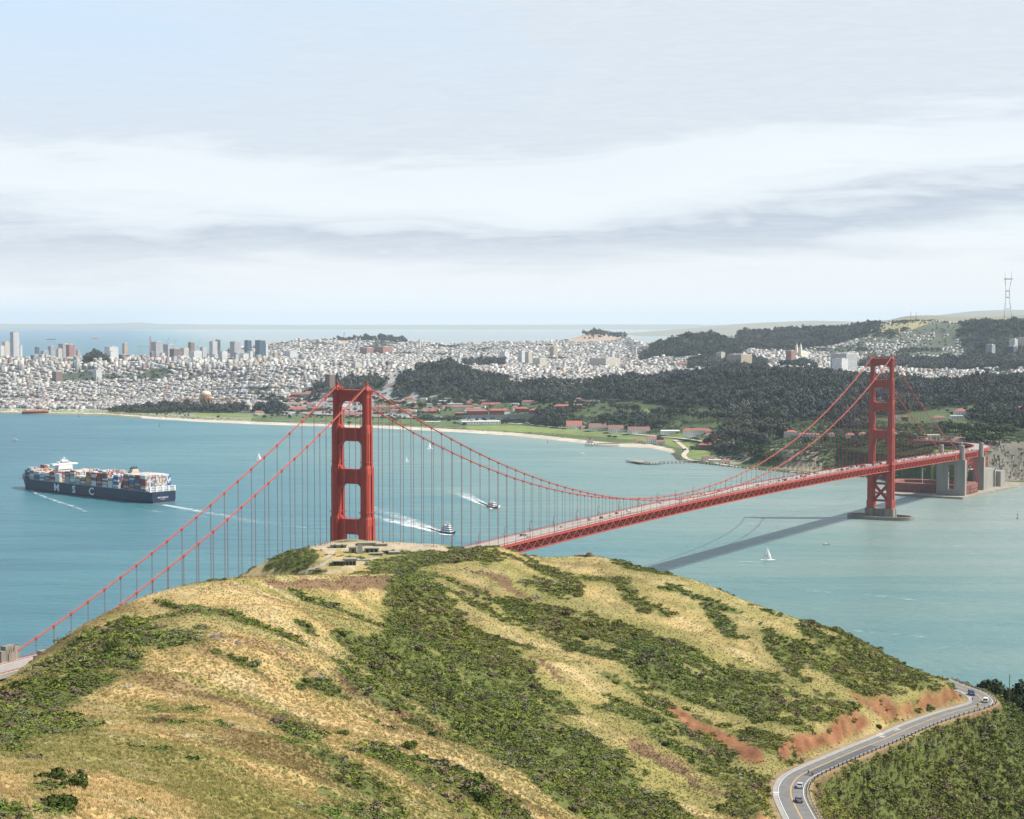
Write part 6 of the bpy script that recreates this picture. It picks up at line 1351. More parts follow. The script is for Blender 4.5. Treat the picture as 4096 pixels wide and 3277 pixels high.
# old battery: concrete structures
def px2m(Y): return Y/F
CONCR = mat('stained_roof_slab', (.29, .275, .20), .95, .25, .4)
def bunker(name, px0, px1, pyb, h_, dep, label, mt=CONCG, rz=.12, Y=None, slab=True, door=0, cat='bunker'):
    p = hit((px0+px1)/2, pyb, 950, 1250); 
    w_ = (px1-px0)*p.y/F; h_ *= .78; o = empty(name, p+Vector((0, dep/2, -.6)), rz, label, cat, 'old concrete battery works')
    m = MB(); m.box((0, 0, (h_+.6)/2), (w_, dep, h_+.6)); bd = m.build('wall', mt, o)
    if slab: m = MB(); m.box((0, -.3, h_+.6+.28), (w_+1.0, dep+.8, .45)); m.build('roof', CONCR, o)
    for k in range(door):
        x = (k-(door-1)/2)*w_/(door+.2); m = MB(); m.box((x, -dep/2-.03, 1.6), (1.6, .12, 2.4)); m.build('doorway' if k % 2 == 0 else 'window', BLACK, o)
    return o
bunker('blockhouse', 1394, 1424, 2212, 3.9, 5, 'mossy concrete blockhouse with a dark tunnel mouth in the middle of the battery', door=1)
bunker('concrete_wall', 1319, 1384, 2192, 1.9, 5, 'long low mossy wall at the left of the battery', door=2, cat='wall'); bunker('concrete_wall', 1430, 1500, 2184, 2.0, 7, 'longest low wall directly below the red tower', door=0, cat='wall'); bunker('concrete_wall', 1500, 1548, 2184, 1.1, 3, 'thin end of the low wall right of the tower', door=0, cat='wall')
bunker('blockhouse', 1456, 1512, 2212, 3.2, 7, 'blockhouse with overhanging slab roof right of the stairs', door=3); bunker('blockhouse', 1528, 1562, 2216, 2.2, 5, 'small low bunker with square opening right of the stairs', door=1); bunker('concrete_wall', 1556, 1597, 2218, 1.4, 4, 'low broken wall at the right end of the battery', cat='wall')
bunker('concrete_wall', 1480, 1530, 2222, 1.2, 3, 'knee high retaining wall in front of the slab roofed bunker', cat='wall')
st = hit(1440, 2216, 950, 1250); so = empty('staircase', st, .1, 'broken concrete staircase between the two blockhouses', 'stairs'); m = MB()
for k in range(9): m.box((0, k*.55, .15+k*.3), (3.2, .6, .3+k*.6))
m.build('steps', CONC, so)
b1 = bunker('shed', 1329, 1372, 2263, 3.0, 6, 'weathered open fronted timber shed left of the green building', WOOD, .2, door=3, cat='shed'); b2 = bunker('powerhouse', 1376, 1421, 2262, 4.4, 6, 'pale green concrete building with three tall windows below the battery', CONCG, .2, door=3, cat='building')
b3 = bunker('concrete_wall', 1425, 1478, 2246, 1.2, 5, 'grey retaining wall beside the green building', CONC, .2, slab=False, cat='wall')
m = MB(); p = hit(1408, 2213, 950, 1250); person(p+Vector((0, -1.4, 0)), 3, 'stand', 'red', 'denim', 'person in red at the dark tunnel mouth of the blockhouse', 'visitors on the old battery')
# ruin on the right hand crest
rn = empty('ruined_wall', hit(2330, 2228, 600, 900), 0, 'broken dark stone ruin on the grassy crest right of the bridge', 'ruin'); o_ = rn.location; m = MB(); rq = random.Random(2)
for k in range(15):
    px = 2290+k*6; p = hit(px, 2226, 600, 900)-o_; h_ = [1.5, 1.6, .8, .7, .6, .8, .7, .9, .8, .9, 1.6, 1.9, 1.8, 1.0, .7][k]; m.box(p+Vector((0, 0, h_/2-.3)), (.75+rq.random()*.3, 1.2+rq.random(), h_+.6), rz=rq.random()*.4, taper=.85)
m.build('masonry', CONCD, rn)
# rocks
ROCK = mat('grey_rock', (.30, .27, .23), .95, .35, .9, bump=.6); ROCK2 = mat('purple_brown_rock', (.17, .125, .115), .95, .35, .9, bump=.6)
def rocks(px, py, n_, spread, size, label, mt=ROCK, seed=0):
    r_ = random.Random(seed+int(px)); c = hit(px, py); o = empty('rock_outcrop', c, 0, label, 'rocks'); m = MB()
    for k in range(n_):
        a, b = r_.gauss(0, spread), r_.gauss(0, spread*.5); s_ = size*r_.uniform(.4, 1.2); z = nz(c.x+a, c.y+b)-c.z; base = len(m.v); V = []
        for i in range(4):
            for j in range(6):
                th = math.pi*(i+.5)/4; ph = j*math.pi/3; rr_ = s_*r_.uniform(.7, 1.15); V.append((a+rr_*math.sin(th)*math.cos(ph), b+rr_*math.sin(th)*math.sin(ph), z+rr_*math.cos(th)*.7))
        m.add(V, [(i*6+j, (i+1)*6+j, (i+1)*6+(j+1) % 6, i*6+(j+1) % 6) for i in range(3) for j in range(6)]+[(0, 1, 2, 3, 4, 5), (23, 22, 21, 20, 19, 18)])
    m.build('stones', mt, o)
for k, (a, b, n_, sp, sz_, lb, mt) in enumerate(((866, 2552, 5, 1.3, 1.1, 'round purple boulder on the left slope', ROCK2), (950, 2575, 16, 2.6, .7, 'jagged outcrop right of the round boulder', ROCK2), (820, 2540, 9, 2, .5, 'small broken stones left of the round boulder', ROCK), (510, 2752, 4, .8, .6, 'lone pale stones on the golden slope at left', ROCK), (720, 2720, 14, 3.5, .3, 'scattered pale stones near the middle left', ROCK), (1095, 2590, 14, 3.2, .5, 'grey rock rib left of the dark gully', ROCK), (1150, 2600, 12, 3, .5, 'second grey rock rib left of the dark gully', ROCK2), (1290, 2710, 10, 2.5, .5, 'pale rock rib low in the middle slope', ROCK), (1350, 2640, 12, 3, .45, 'broken rocks along the light spur', ROCK),
     (1920, 2290, 16, 4, .8, 'rugged outcrop high on the slope under the bridge', ROCK2), (2100, 2330, 16, 4, .9, 'purple crags on the hill right of the gully', ROCK2), (2150, 2395, 10, 3, .8, 'lower purple crags right of the gully', ROCK2), (2200, 2330, 10, 3.5, .6, 'pale crags beside the purple ones', ROCK), (1780, 2345, 9, 3, .6, 'small rocks at the head of the gully', ROCK), (1860, 2370, 8, 2.6, .6, 'rocks on the bare spur above the gully', ROCK2), (1000, 2360, 12, 3, .45, 'pale rocks near the top of the left ridge', ROCK), (1925, 2580, 3, .8, .7, 'pair of white stones beside the gully', ROCK), (1400, 2920, 5, 1, .5, 'pale stones low on the slope', ROCK), (2425, 2710, 8, 2, .6, 'dark rocks on the right hand spur', ROCK2), (3015, 3115, 7, 2, .7, 'grey rocks just left of the near road bend', ROCK))): rocks(a, b, n_, sp, sz_, lb, mt, k)
# single bushes that stand out
def bush(px, py, r_, h_, label, mt=SB1, n_=520, seed=0):
    c = hit(px, py); o = clump('bush', n_, 300+seed, mt, rad=(r_, r_, h_), leaf=.20, lobes=7); COL.objects.link(o); o.location = c+Vector((0, 0, -.3)); tag(o, label, 'bush')
DK = mat_leaf('dark_bush', (.018, .034, .008), (.075, .10, .022))
for k, (a, b, r_, h_, lb, mt) in enumerate(((1878, 3165, 2.6, 2.6, 'dark round bush low in the picture, upper of two', DK), (1915, 3215, 2.8, 2.4, 'dark round bush low in the picture, lower of two', DK), (1636, 2998, 1.9, 1.6, 'green bush with sharp outline on the lower middle slope', SB3), (1730, 2945, 1.3, 1.1, 'small dark round bush alone on the golden slope', DK), (1370, 2942, 1.6, 1.3, 'bright green bush left of the small rocks', SB3), (1620, 2785, 1.5, 1.2, 'small round bush on the light spur', DK), (2340, 2560, 1.6, 1.2, 'round bush beside the pale strip', DK), (440, 2605, 2.4, 2.2, 'tallest dark bush in the left thicket', DK), (2660, 2985, 1.5, 1.2, 'small dark bush low at the right spur', DK), (3725, 2844, 1.8, 1.4, 'green bush at the road edge under the red bank', SB3), (3515, 2912, 1.5, 1.2, 'bush beside the road below the red bank', DK), (300, 3150, 1.7, 1.2, 'bush at the lower left corner', SB1), (225, 3125, 2.0, 1.3, 'wide bush at the lower left, beside another', SB1), (245, 3225, 1.8, 1.2, 'bush touching the bottom edge at left', SB1), (3636, 2668, 1.6, 1.9, 'small bush on the skyline of the ridge', DK))): bush(a, b, r_, h_, lb, mt, seed=k)
# cypress trees at the right edge
def tree(name, p, r_, h_, label, mt, group, trunk_h=None, n_=900, seed=0, leaf=.35, parts=True, flat=.7):
    th_ = trunk_h if trunk_h is not None else h_*.35
    o = empty(name, p, 0, label, 'tree', group)
    m = MB(); q = random.Random(seed); m.tube([(0, 0, -1), (q.uniform(-.3, .3), 0, th_*.6), (q.uniform(-.8, .8), q.uniform(-.8, .8), h_*.75)], [h_*.035, h_*.026, h_*.01], 7)
    for k in range(6): a = k*1.05+q.random(); z = th_*(.7+.12*k); m.tube([(0, 0, z), (math.cos(a)*r_*.35, math.sin(a)*r_*.35, z+h_*.16), (math.cos(a)*r_*.7, math.sin(a)*r_*.7, z+h_*.22)], [h_*.016, h_*.011, h_*.004], 5)
    m.build('trunk', BARK, o); c = clump('crown', n_, 400+seed, mt, rad=(r_, r_, (h_-th_)*flat), leaf=leaf/ max(1, 1), lobes=9, base=th_*.75); COL.objects.link(c); setpar(c, o); return o
BARK = mat('tree_bark', (.11, .085, .065), .95, .3, .8)
CYP = mat_leaf('cypress_foliage', (.012, .024, .010), (.055, .075, .028))
for k, (px, Y, top, r_, lb) in enumerate(((3955, 745, 2692, 6.0, 'dark cypress leftmost at the right edge beside the road bend'), (4010, 752, 2715, 5.0, 'low dark cypress between the leftmost one and the tall pole'), (4062, 748, 2706, 5.5, 'dark cypress just right of the tall timber pole'), (4100, 738, 2712, 5.5, 'dark cypress cut by the right edge of the view'), (4035, 735, 2760, 4.5, 'bushy cypress lowest in the group behind the bend'))):
    p = pz(px, Y, 100); p.z = nz(p.x, p.y); tree('cypress_tree', p, r_, max(6, H-(top-1284)/F*Y-p.z), lb, CYP, 'cypress trees beyond the road bend', seed=k, n_=1500, leaf=.55)
# ================================================================ CITY AND FAR SHORE
def fhit(px, py, y0=2650, y1=15000): return hit(px, py, y0, y1, fn=lambda x, y: far_z(x, y), n=2600)
def fz(x, y): return float(far_z(np.array([x]), np.array([y]))[0])
def fpz(px, Y): x = (px-2048)/F*(Y*1.0); return Vector((x, Y, fz(x, Y)))
GA = math.radians(144.1-9+180)    # street grid: direction of east in this frame
def facade(name, wall, glass=(.05, .07, .10), pu=3.4, pv=3.4, fu=.5, fv=.5, rough=.8):
    m, t, p = pbsdf(name); p.inputs['Roughness'].default_value = rough; g = N(t, 'ShaderNodeNewGeometry'); s = N(t, 'ShaderNodeSeparateXYZ'); L(t, g.outputs['Position'], s.inputs[0])
    a, b = math.cos(GA)+math.sin(GA), math.sin(GA)-math.cos(GA)
    u = mth(t, 'ADD', mth(t, 'MULTIPLY', s.outputs[0], a), mth(t, 'MULTIPLY', s.outputs[1], b))
    fu_ = mth(t, 'LESS_THAN', mth(t, 'FRACT', mth(t, 'DIVIDE', u, pu)), fu); fv_ = mth(t, 'LESS_THAN', mth(t, 'FRACT', mth(t, 'DIVIDE', s.outputs[2], pv)), fv)
    sn = N(t, 'ShaderNodeSeparateXYZ'); L(t, g.outputs['Normal'], sn.inputs[0]); side = mth(t, 'LESS_THAN', mth(t, 'ABSOLUTE', sn.outputs[2]), .5)
    k = mth(t, 'MULTIPLY', mth(t, 'MULTIPLY', fu_, fv_), side); mm = N(t, 'ShaderNodeMix', data_type='RGBA'); L(t, k, mm.inputs[0])
    if wall == 'attr': at_ = N(t, 'ShaderNodeAttribute', attribute_name='Col'); L(t, at_.outputs['Color'], mm.inputs[6])
    else: L(t, ramp(t, noise(t, g.outputs['Position'], .05, 3), [(.3, tuple(x*.9 for x in wall)), (.7, tuple(min(1, x*1.06) for x in wall))]), mm.inputs[6])
    mm.inputs[7].default_value = (*glass, 1); L(t, mm.outputs[2], p.inputs['Base Color']); return m
FC = {'white': facade('white_facade', (.78, .77, .74)), 'cream': facade('cream_facade', (.68, .62, .50)), 'grey': facade('grey_facade', (.42, .43, .44)), 'pink': facade('pink_brick_facade', (.46, .22, .17)), 'brown': facade('brown_facade', (.28, .19, .15)),
      'tan': facade('tan_facade', (.55, .45, .33)), 'glass': facade('blue_glass_facade', (.13, .20, .26), (.03, .07, .11), 2.4, 3.6, .8, .7, .3), 'dark': facade('dark_facade', (.12, .14, .17), (.03, .04, .06), 3, 3.4, .6, .6), 'striped': facade('white_banded_facade', (.80, .79, .77), (.06, .08, .1), 50, 3.6, .99, .42), 'fins': facade('white_finned_facade', (.78, .77, .75), (.05, .07, .09), 3.6, 60, .55, .99)}
ROOFG = mat('flat_gravel_roof', (.48, .47, .45), .95, .12, .05); ROOFD = mat('dark_flat_roof', (.16, .16, .17), .95, .12, .05)
def tower_block(px0, px1, pyt, Y, fac, label, roof=ROOFG, base_py=None, group='tall city buildings', name='apartment_building', cap=True, asp=1.0):
    pc = fpz((px0+px1)/2, Y); wt = (px1-px0)*Y/F; a = wt/(.81*asp+.59); b = a*asp if False else a; ztop = H-(pyt-1284.3)/F*Y; h_ = max(6, ztop-pc.z+3)
    o = empty(name, (pc.x, pc.y, pc.z-3), GA, label, 'building', group); m = MB(); m.box((0, 0, h_/2), (a, b, h_)); m.build('wall', FC[fac], o)
    m = MB(); m.box((0, 0, h_+.4), (a*.985, b*.985, .8)); r_ = m.build('roof', roof, o)
    if cap: q = random.Random(int(px0*7)); m = MB(); m.box((a*.1, b*.05, h_+2.2), (a*.45, b*.4, 3.6)); m.box((-a*.28, -b*.2, h_+1.4), (a*.15, b*.2, 1.8)); m.build('rooftop_plant', ROOFG, o)
    return o
TBK = [ # px0, px1, top, distance, facade, label
 (42, 79, 1329, 9300, 'striped', 'tallest white slab tower at the far left of the skyline'), (10, 40, 1368, 9600, 'cream', 'rounded cream tower left of the tallest white slab'), (-5, 19, 1385, 8600, 'white', 'white block cut by the left edge'), (78, 90, 1382, 9800, 'white', 'slim white block right of the tallest slab'),
 (140, 158, 1388, 9800, 'glass', 'blue glass block above the pale blocks at left'), (193, 222, 1386, 9600, 'grey', 'pale grey flat topped block with a clear top floor'), (234, 285, 1376, 8900, 'grey', 'grey slab behind the pink brick tower'), (265, 299, 1380, 8200, 'pink', 'ornate pink brick tower in the left skyline'), (225, 250, 1396, 8300, 'cream', 'pale cream apartment slab left of the pink tower'), (163, 196, 1405, 8500, 'grey', 'low grey slab with many windows at left'),
 (418, 474, 1388, 8300, 'white', 'white stepped block right of the wooded knoll'), (490, 512, 1375, 9200, 'tan', 'tan tower with stepped ziggurat top'), (432, 460, 1407, 7800, 'white', 'white apartment block below the stepped block'), (605, 653, 1368, 9000, 'fins', 'wide white and dark striped block beside the tall chimney'), (653, 702, 1378, 9200, 'fins', 'long finned office block right of the striped one'), (679, 722, 1396, 8500, 'brown', 'brown balconied apartment tower'), (722, 757, 1393, 8700, 'cream', 'pair like cream balconied block'), (753, 779, 1370, 9600, 'brown', 'small brown and white tower below the harbour cranes'),
 (800, 827, 1390, 9000, 'striped', 'white banded office slab left of the dark topped tower'), (838, 870, 1366, 8700, 'striped', 'grey banded office tower with many floors'), (861, 882, 1360, 8800, 'dark', 'dark narrow service tower joined to the banded office tower'), (920, 965, 1367, 9000, 'fins', 'broad tower with orange brown vertical windows'), (978, 1007, 1362, 9300, 'glass', 'dark blue glass tower with sloping top'), (1021, 1062, 1362, 8600, 'glass', 'large blue glass tower with floor bands'), (1058, 1073, 1377, 8700, 'white', 'blank white slab joined to the large blue glass tower'),
 (0, 30, 1425, 7900, 'grey', 'grey apartment slab at the far left'), (35, 52, 1430, 7900, 'cream', 'cream block at the far left'), (56, 78, 1436, 7700, 'grey', 'grey block left of the tan hotel'), (90, 116, 1430, 8000, 'brown', 'brown hotel block at left'), (123, 160, 1421, 8000, 'grey', 'wide grey block above the twin slabs'), (158, 187, 1419, 8000, 'white', 'white block with rows of small windows at left'), (78, 108, 1446, 7500, 'white', 'bright white low block at left'), (104, 148, 1447, 7400, 'grey', 'slab with pale end wall at left'), (118, 146, 1447, 7150, 'dark', 'tall dark slab left of the twin white fronts'), (146, 170, 1444, 7150, 'cream', 'narrow cream tower, left of the twin fronts'), (172, 200, 1449, 7100, 'cream', 'narrow cream tower, right of the twin fronts'),
 (188, 225, 1429, 7700, 'grey', 'grey slab behind the dark block'), (222, 262, 1452, 7200, 'striped', 'grey banded terrace block'), (262, 297, 1436, 7350, 'dark', 'dark grey office block in the left middle'), (226, 262, 1437, 7600, 'grey', 'banded grey block left of the dark office block'), (297, 340, 1428, 7700, 'grey', 'wide pale grey apartment slab'), (343, 380, 1414, 7800, 'brown', 'brown roofed tall block in the left middle'), (352, 398, 1432, 7150, 'white', 'large blank white apartment slab in the left middle'), (475, 514, 1419, 7500, 'brown', 'dark red brick tower right of the white slab'), (512, 540, 1420, 7600, 'cream', 'cream balconied block right of the brick tower'), (515, 580, 1450, 7050, 'brown', 'wide brown columned hall on the hill'), (560, 590, 1422, 7700, 'pink', 'pink brick block on the hill'), (614, 645, 1431, 7100, 'white', 'slim blank white tower in the middle left'), (370, 408, 1480, 6650, 'white', 'white block low on the hill'), (208, 250, 1486, 6600, 'brown', 'dark low hall below the towers'),
 (873, 910, 1406, 7700, 'white', 'white tower with a pointed pink top'), (843, 880, 1420, 7900, 'striped', 'banded low office left of the pointed tower'), (935, 960, 1411, 8200, 'grey', 'grey block right of the pointed tower'), (958, 995, 1416, 8000, 'white', 'white hotel block with rows of windows'), (995, 1012, 1407, 8300, 'white', 'narrow white twin slab'), (915, 945, 1432, 7700, 'dark', 'dark low office with bands'), (700, 757, 1425, 7900, 'white', 'stepped white blocks on the hill'), (755, 808, 1405, 8400, 'white', 'wide white stepped office blocks'), (735, 762, 1432, 7500, 'white', 'white low tower beside the stepped blocks'), (640, 670, 1440, 7400, 'cream', 'cream block right of the slim white tower'),
 (1138, 1190, 1405, 9800, 'white', 'pale government hall with a green roof'), (1195, 1225, 1418, 9400, 'grey', 'grey block below the wooded hill'), (1440, 1500, 1392, 10600, 'pink', 'brick hospital block below the far hill, left one'), (1500, 1570, 1388, 10600, 'pink', 'brick hospital block below the far hill, right one'), (1674, 1684, 1360, 11000, 'white', 'thin white chimney like tower'), (1830, 1850, 1412, 9300, 'white', 'white church block on the flats'), (2000, 2038, 1408, 8600, 'white', 'white hospital block right of the wooded knob'), (2006, 2017, 1400, 8800, 'white', 'slim white tower on the hospital block'),
 (1300, 1340, 1498, 5750, 'brown', 'brown stepped apartment tower on the wooded slope'), (1512, 1545, 1447, 6500, 'white', 'blank white block on the heights above the red tower'), (1540, 1570, 1446, 6500, 'brown', 'brown fronted block on the heights above the red tower'), (1405, 1440, 1452, 6450, 'cream', 'cream apartment block on the heights'), (1330, 1350, 1451, 6500, 'grey', 'rounded pale block on the heights'), (1250, 1275, 1458, 6500, 'white', 'white apartments left on the heights'),
 (2074, 2100, 1404, 8400, 'white', 'white tower block in the flat city'), (2100, 2128, 1409, 8300, 'cream', 'cream block beside the white tower block'), (2198, 2230, 1387, 9200, 'tan', 'boxy brown and white tower alone in the middle city'), (2131, 2186, 1434, 7400, 'cream', 'long cream hospital building'), (2225, 2252, 1470, 6500, 'brown', 'dark block beside the white office in the middle city'), (2250, 2266, 1452, 6600, 'white', 'white office slab in the middle city'), (2537, 2548, 1388, 8900, 'white', 'tall white slab against the wooded hill'), (2440, 2458, 1410, 8500, 'white', 'white apartment block below the wooded hill'), (2360, 2480, 1433, 7700, 'cream', 'long pale row of civic buildings'),
 (2985, 3015, 1358, 9900, 'white', 'white block on the ridge right of the wooded hill'), (2908, 3008, 1418, 7000, 'tan', 'long pale convent building with a red roof on the wooded slope'), (2865, 2900, 1411, 7300, 'cream', 'cream villa left of the long convent building'), (3322, 3428, 1415, 6900, 'fins', 'long white hotel like slab with dark windows behind the far tower'), (3942, 3980, 1380, 7700, 'grey', 'boxy grey hospital tower on stilts at right'), (4026, 4068, 1386, 7500, 'dark', 'dark hospital block at right'), (4035, 4070, 1357, 8000, 'striped', 'white banded hospital slab at right'), (4068, 4110, 1352, 8050, 'cream', 'pale hospital block cut by the right edge'), (3200, 3235, 1480, 6300, 'white', 'white low block left of the far tower'), (3330, 3392, 1436, 6600, 'white', 'white building with stepped roof left of the far tower'), (3143, 3180, 1404, 7300, 'pink', 'brick building near the twin spired church')]
for a, b, c, Y, f, lb in TBK: tower_block(a, b, c, Y, f, lb)
tr9 = random.Random(41)
for k in range(64):
    px = tr9.uniform(0, 1110); Y = tr9.uniform(7050, 9000); f_ = tr9.choice(['white', 'cream', 'grey', 'white', 'cream', 'striped', 'tan', 'brown', 'grey']); w_ = tr9.uniform(14, 30)
    pyt = tr9.uniform(1400, 1440)+(9000-Y)*.016
    tower_block(px, px+w_, pyt, Y, f_, f'{f_} midrise apartment block packed on the ridge at left', group=f'{f_} midrise blocks on the ridge at left')
# --- a mass of ordinary houses
def city_boxes(name, cx, cy, wx, wy, hh, wallc, roofc, rz, label, gable=None):
    n_ = len(cx); z0 = far_z(cx, cy)-4; ca, sa = np.cos(rz), np.sin(rz); V = np.zeros((n_, 8, 3)); kx = [-1, 1, 1, -1]; ky = [-1, -1, 1, 1]
    for k in range(8):
        x = kx[k % 4]*wx/2; y = ky[k % 4]*wy/2
        V[:, k, 0] = cx+x*ca-y*sa; V[:, k, 1] = cy+x*sa+y*ca; V[:, k, 2] = z0+(0 if k < 4 else hh+4)
    base = (np.arange(n_)*8)[:, None, None]; Fb = np.array([(4, 5, 6, 7), (0, 1, 5, 4), (1, 2, 6, 5), (2, 3, 7, 6), (3, 0, 4, 7)])[None]; Fc = (base+Fb).reshape(-1, 4)
    cc = np.repeat(wallc[:, None], 5, 1); cc[:, 0] = roofc; return np_mesh(name, V.reshape(-1, 3), Fc, CITYM, cols=cc.reshape(-1, 3))
CITYM = facade('house_fronts', 'attr', (.10, .12, .14), 3.6, 3.3, .42, .45)
WP = np.array([(.80, .79, .75), (.74, .70, .62), (.80, .78, .70), (.62, .62, .60), (.70, .60, .46), (.55, .50, .44), (.42, .44, .47), (.60, .47, .40), (.78, .77, .76), (.36, .22, .18)]); RP = np.array([(.55, .54, .52), (.42, .41, .40), (.66, .65, .62), (.25, .25, .26), (.34, .26, .22), (.46, .22, .16), (.20, .21, .23)])
rg = np.random.default_rng(21); e_ = np.array([math.cos(GA), math.sin(GA)]); n_v = np.array([-math.sin(GA), math.cos(GA)])
def gen(D0, D1, lot, dep, bx_, by_, street):
    pts = np.array([[-.32*D, D] for D in (D0, D1)]+[[.32*D, D] for D in (D0, D1)]); E = pts@e_; Nn = pts@n_v
    ui = np.arange(E.min(), E.max(), bx_+street); vi = np.arange(Nn.min(), Nn.max(), by_+street*.75); out = []
    nl = max(1, int(bx_/lot)); lx = (np.arange(nl)+.5)*bx_/nl; rows_ = [by_*.25, by_*.75]
    A, B, Cc, Dd = np.meshgrid(ui, vi, lx, rows_, indexing='ij'); u = (A+Cc).ravel(); v = (B+Dd).ravel(); x = u*e_[0]+v*n_v[0]; y = u*e_[1]+v*n_v[1]; k = (y > D0) & (y < D1) & (np.abs(x/y) < .31); return x[k], y[k]
ALLH = []
for D0, D1, lot, dep, bx_, by_, st_ in ((4600, 7400, 7.2, 17, 110, 56, 15), (7400, 9600, 9, 19, 112, 58, 18), (9600, 14300, 13, 24, 120, 66, 22)):
    x, y = gen(D0, D1, lot, dep, bx_, by_, st_); u = 2048+F*x/y; z = far_z(x, y); ds = np.interp(x/y, SHX, SHY); o_ = y-ds; qx, qy = proj(x, y, z)
    k = (z > 2.2) & ~fmask(u, y) & (o_ > np.interp(u, [-100, 560, 900, 1100, 1500, 1560], [230, 300, 480, 800, 1150, 1300]))
    k &= (y > np.interp(u, [0, 1000, 1150, 1560, 1640, 2000, 2100, 2300, 2600, 2800, 3100, 3300, 4300], [4600, 4700, 5500, 5900, 6250, 6250, 5900, 5750, 5620, 5650, 5600, 5450, 5400]))
    for p in BARE+GRASSY: k &= ~(inpoly(qx, qy, p) & (y > 8500))
    k &= fbm(x/210, y/210, 97, 3) > .33; steep = (u > 3430) & (y > 7900); k &= ~(steep & ((rg.random(len(x)) < .35) | (fbm(x/130, y/130, 99, 3) > .52))); k &= rg.random(len(x)) < np.where((u > 1100) & (u < 1600) & (y < 6300), .6, .93)
    x, y, u, z = x[k], y[k], u[k], z[k]; n_ = len(x); mid = (u < 1150) & (y > 6700) & (y < 9800)
    hh = rg.uniform(6.0, 11.5, n_)+np.where(mid, (rg.random(n_) < .10)*rg.uniform(4, 20, n_), (rg.random(n_) < .04)*rg.uniform(5, 12, n_))-np.where(y > 7400, 2.5, 0); hh = np.where((u < 1100) & (y < 6500), np.minimum(hh, 12)*.9, hh)
    wx = lot*rg.uniform(.7, .97, n_); wy = dep*rg.uniform(.6, .9, n_); big = rg.random(n_) < .06; wx = np.where(big, wx*2.2, wx)
    x = x+rg.normal(0, 1.2, n_); y = y+rg.normal(0, 1.2, n_)
    wc = WP[rg.choice(10, n_, p=[.22, .13, .14, .09, .09, .07, .07, .07, .09, .03])]*(.27+.5*rg.beta(1.1, 1.0, (n_, 1))); rc = RP[rg.choice(7, n_, p=[.27, .2, .17, .12, .1, .06, .08])]*rg.uniform(.35, .75, (n_, 1))
    red = (u < 330) & (y < 6200) & (rg.random(n_) < .45); rc[red] = (.46, .20, .13)
    ALLH.append([x, y, wx, wy, hh, wc, rc])
X_, Y_, WX, WY, HH_, WC, RC = [np.concatenate([q[i] for q in ALLH]) for i in range(7)]
# the houses that show largest stand on their own
U_ = 2048+F*X_/Y_; okv = (U_ > 5) & (U_ < 4090); score = np.where(okv, WX*HH_/Y_**1.6, 0); score = np.where(Y_ < 6100, score*1.6, score); sel = np.argsort(-score)[:170]; ms = np.ones(len(X_), bool); ms[sel] = False
tag(city_boxes('houses', X_[ms], Y_[ms], WX[ms], WY[ms], HH_[ms], WC[ms], RC[ms], GA, ''), 'dense blocks of pale city houses spreading over the hills', 'houses', kind='stuff')
HM = {k: facade(k+'_house_front', v, (.10, .12, .14), 3.2, 3.2, .4, .45) for k, v in {'white': (.66, .65, .63), 'cream': (.58, .53, .43), 'grey': (.52, .53, .53), 'tan': (.62, .50, .36), 'brown': (.38, .27, .21)}.items()}
hc = {}
for i in sel:
    c = WC[i]; lum = c.mean(); cn = 'white' if lum > .42 else 'cream' if lum > .36 else 'tan' if c[0]-c[2] > .14 else 'grey' if lum > .24 else 'brown'; u = U_[i]; y = Y_[i]; redr = RC[i][0]-RC[i][2] > .2
    zone = ('on the marina flats at left' if u < 1100 and y < 6300 else 'on the ridge at left' if u < 1150 else 'on the heights behind the near tower' if u < 2060 else 'in the city past the woods' if u < 3000 else 'on the avenues near the far tower')
    rows_ = 'front' if y < 5800 else 'middle' if y < 7000 else 'back'
    rn_ = 'red roof' if redr else 'flat roof'; big = 'wide' if WX[i] > 15 else 'tall' if HH_[i] > 16 else 'narrow'
    o = empty('house', (X_[i], Y_[i], fz(X_[i], Y_[i])-3), GA, f'{big} {cn} house with {rn_} {zone}, {rows_} rows', 'house', f'{big} {cn} houses {zone}'); hh = float(HH_[i])+3
    m = MB(); m.box((0, 0, hh/2), (float(WX[i]), float(WY[i]), hh)); m.build('wall', HM[cn], o); m = MB()
    if redr: m.gable((0, 0, hh), (float(WX[i])+.6, float(WY[i])+.6, 2.6), hip=2)
    else: m.box((0, 0, hh+.25), (float(WX[i])+.3, float(WY[i])+.3, .5)); m.box((0, 1, hh+1), (2.5, 2.5, 1.4))
    m.build('roof', REDROOF if redr else ROOFG, o)
# --- woods and street trees
EUC = mat_leaf('eucalyptus_foliage', (.055, .056, .045), (.165, .160, .118)); PINE = mat_leaf('dark_pine_foliage', (.026, .042, .022), (.085, .112, .048)); BRT = mat_leaf('bright_tree_foliage', (.045, .075, .02), (.12, .165, .05)); GRYT = mat_leaf('grey_green_foliage', (.06, .066, .052), (.13, .13, .10))
EUCW = mat_leaf('woods_eucalyptus_foliage', (.050, .055, .044), (.165, .162, .118), tint=True); PINEW = mat_leaf('woods_pine_foliage', (.026, .044, .026), (.085, .115, .055), tint=True); BRTW = mat_leaf('woods_bright_foliage', (.045, .075, .02), (.12, .165, .05), tint=True); GRYW = mat_leaf('woods_grey_foliage', (.06, .066, .056), (.15, .15, .12), tint=True)
def tnt(x, y, s=1.0):
    f = fbm(x/170, y/170, 131, 4); g = fbm(x/60, y/60, 133, 3); return (.55+.95*g)[:, None]*np.stack([.70+.55*f, .86+.32*f, 1.28-.3*f], -1)*s*.92
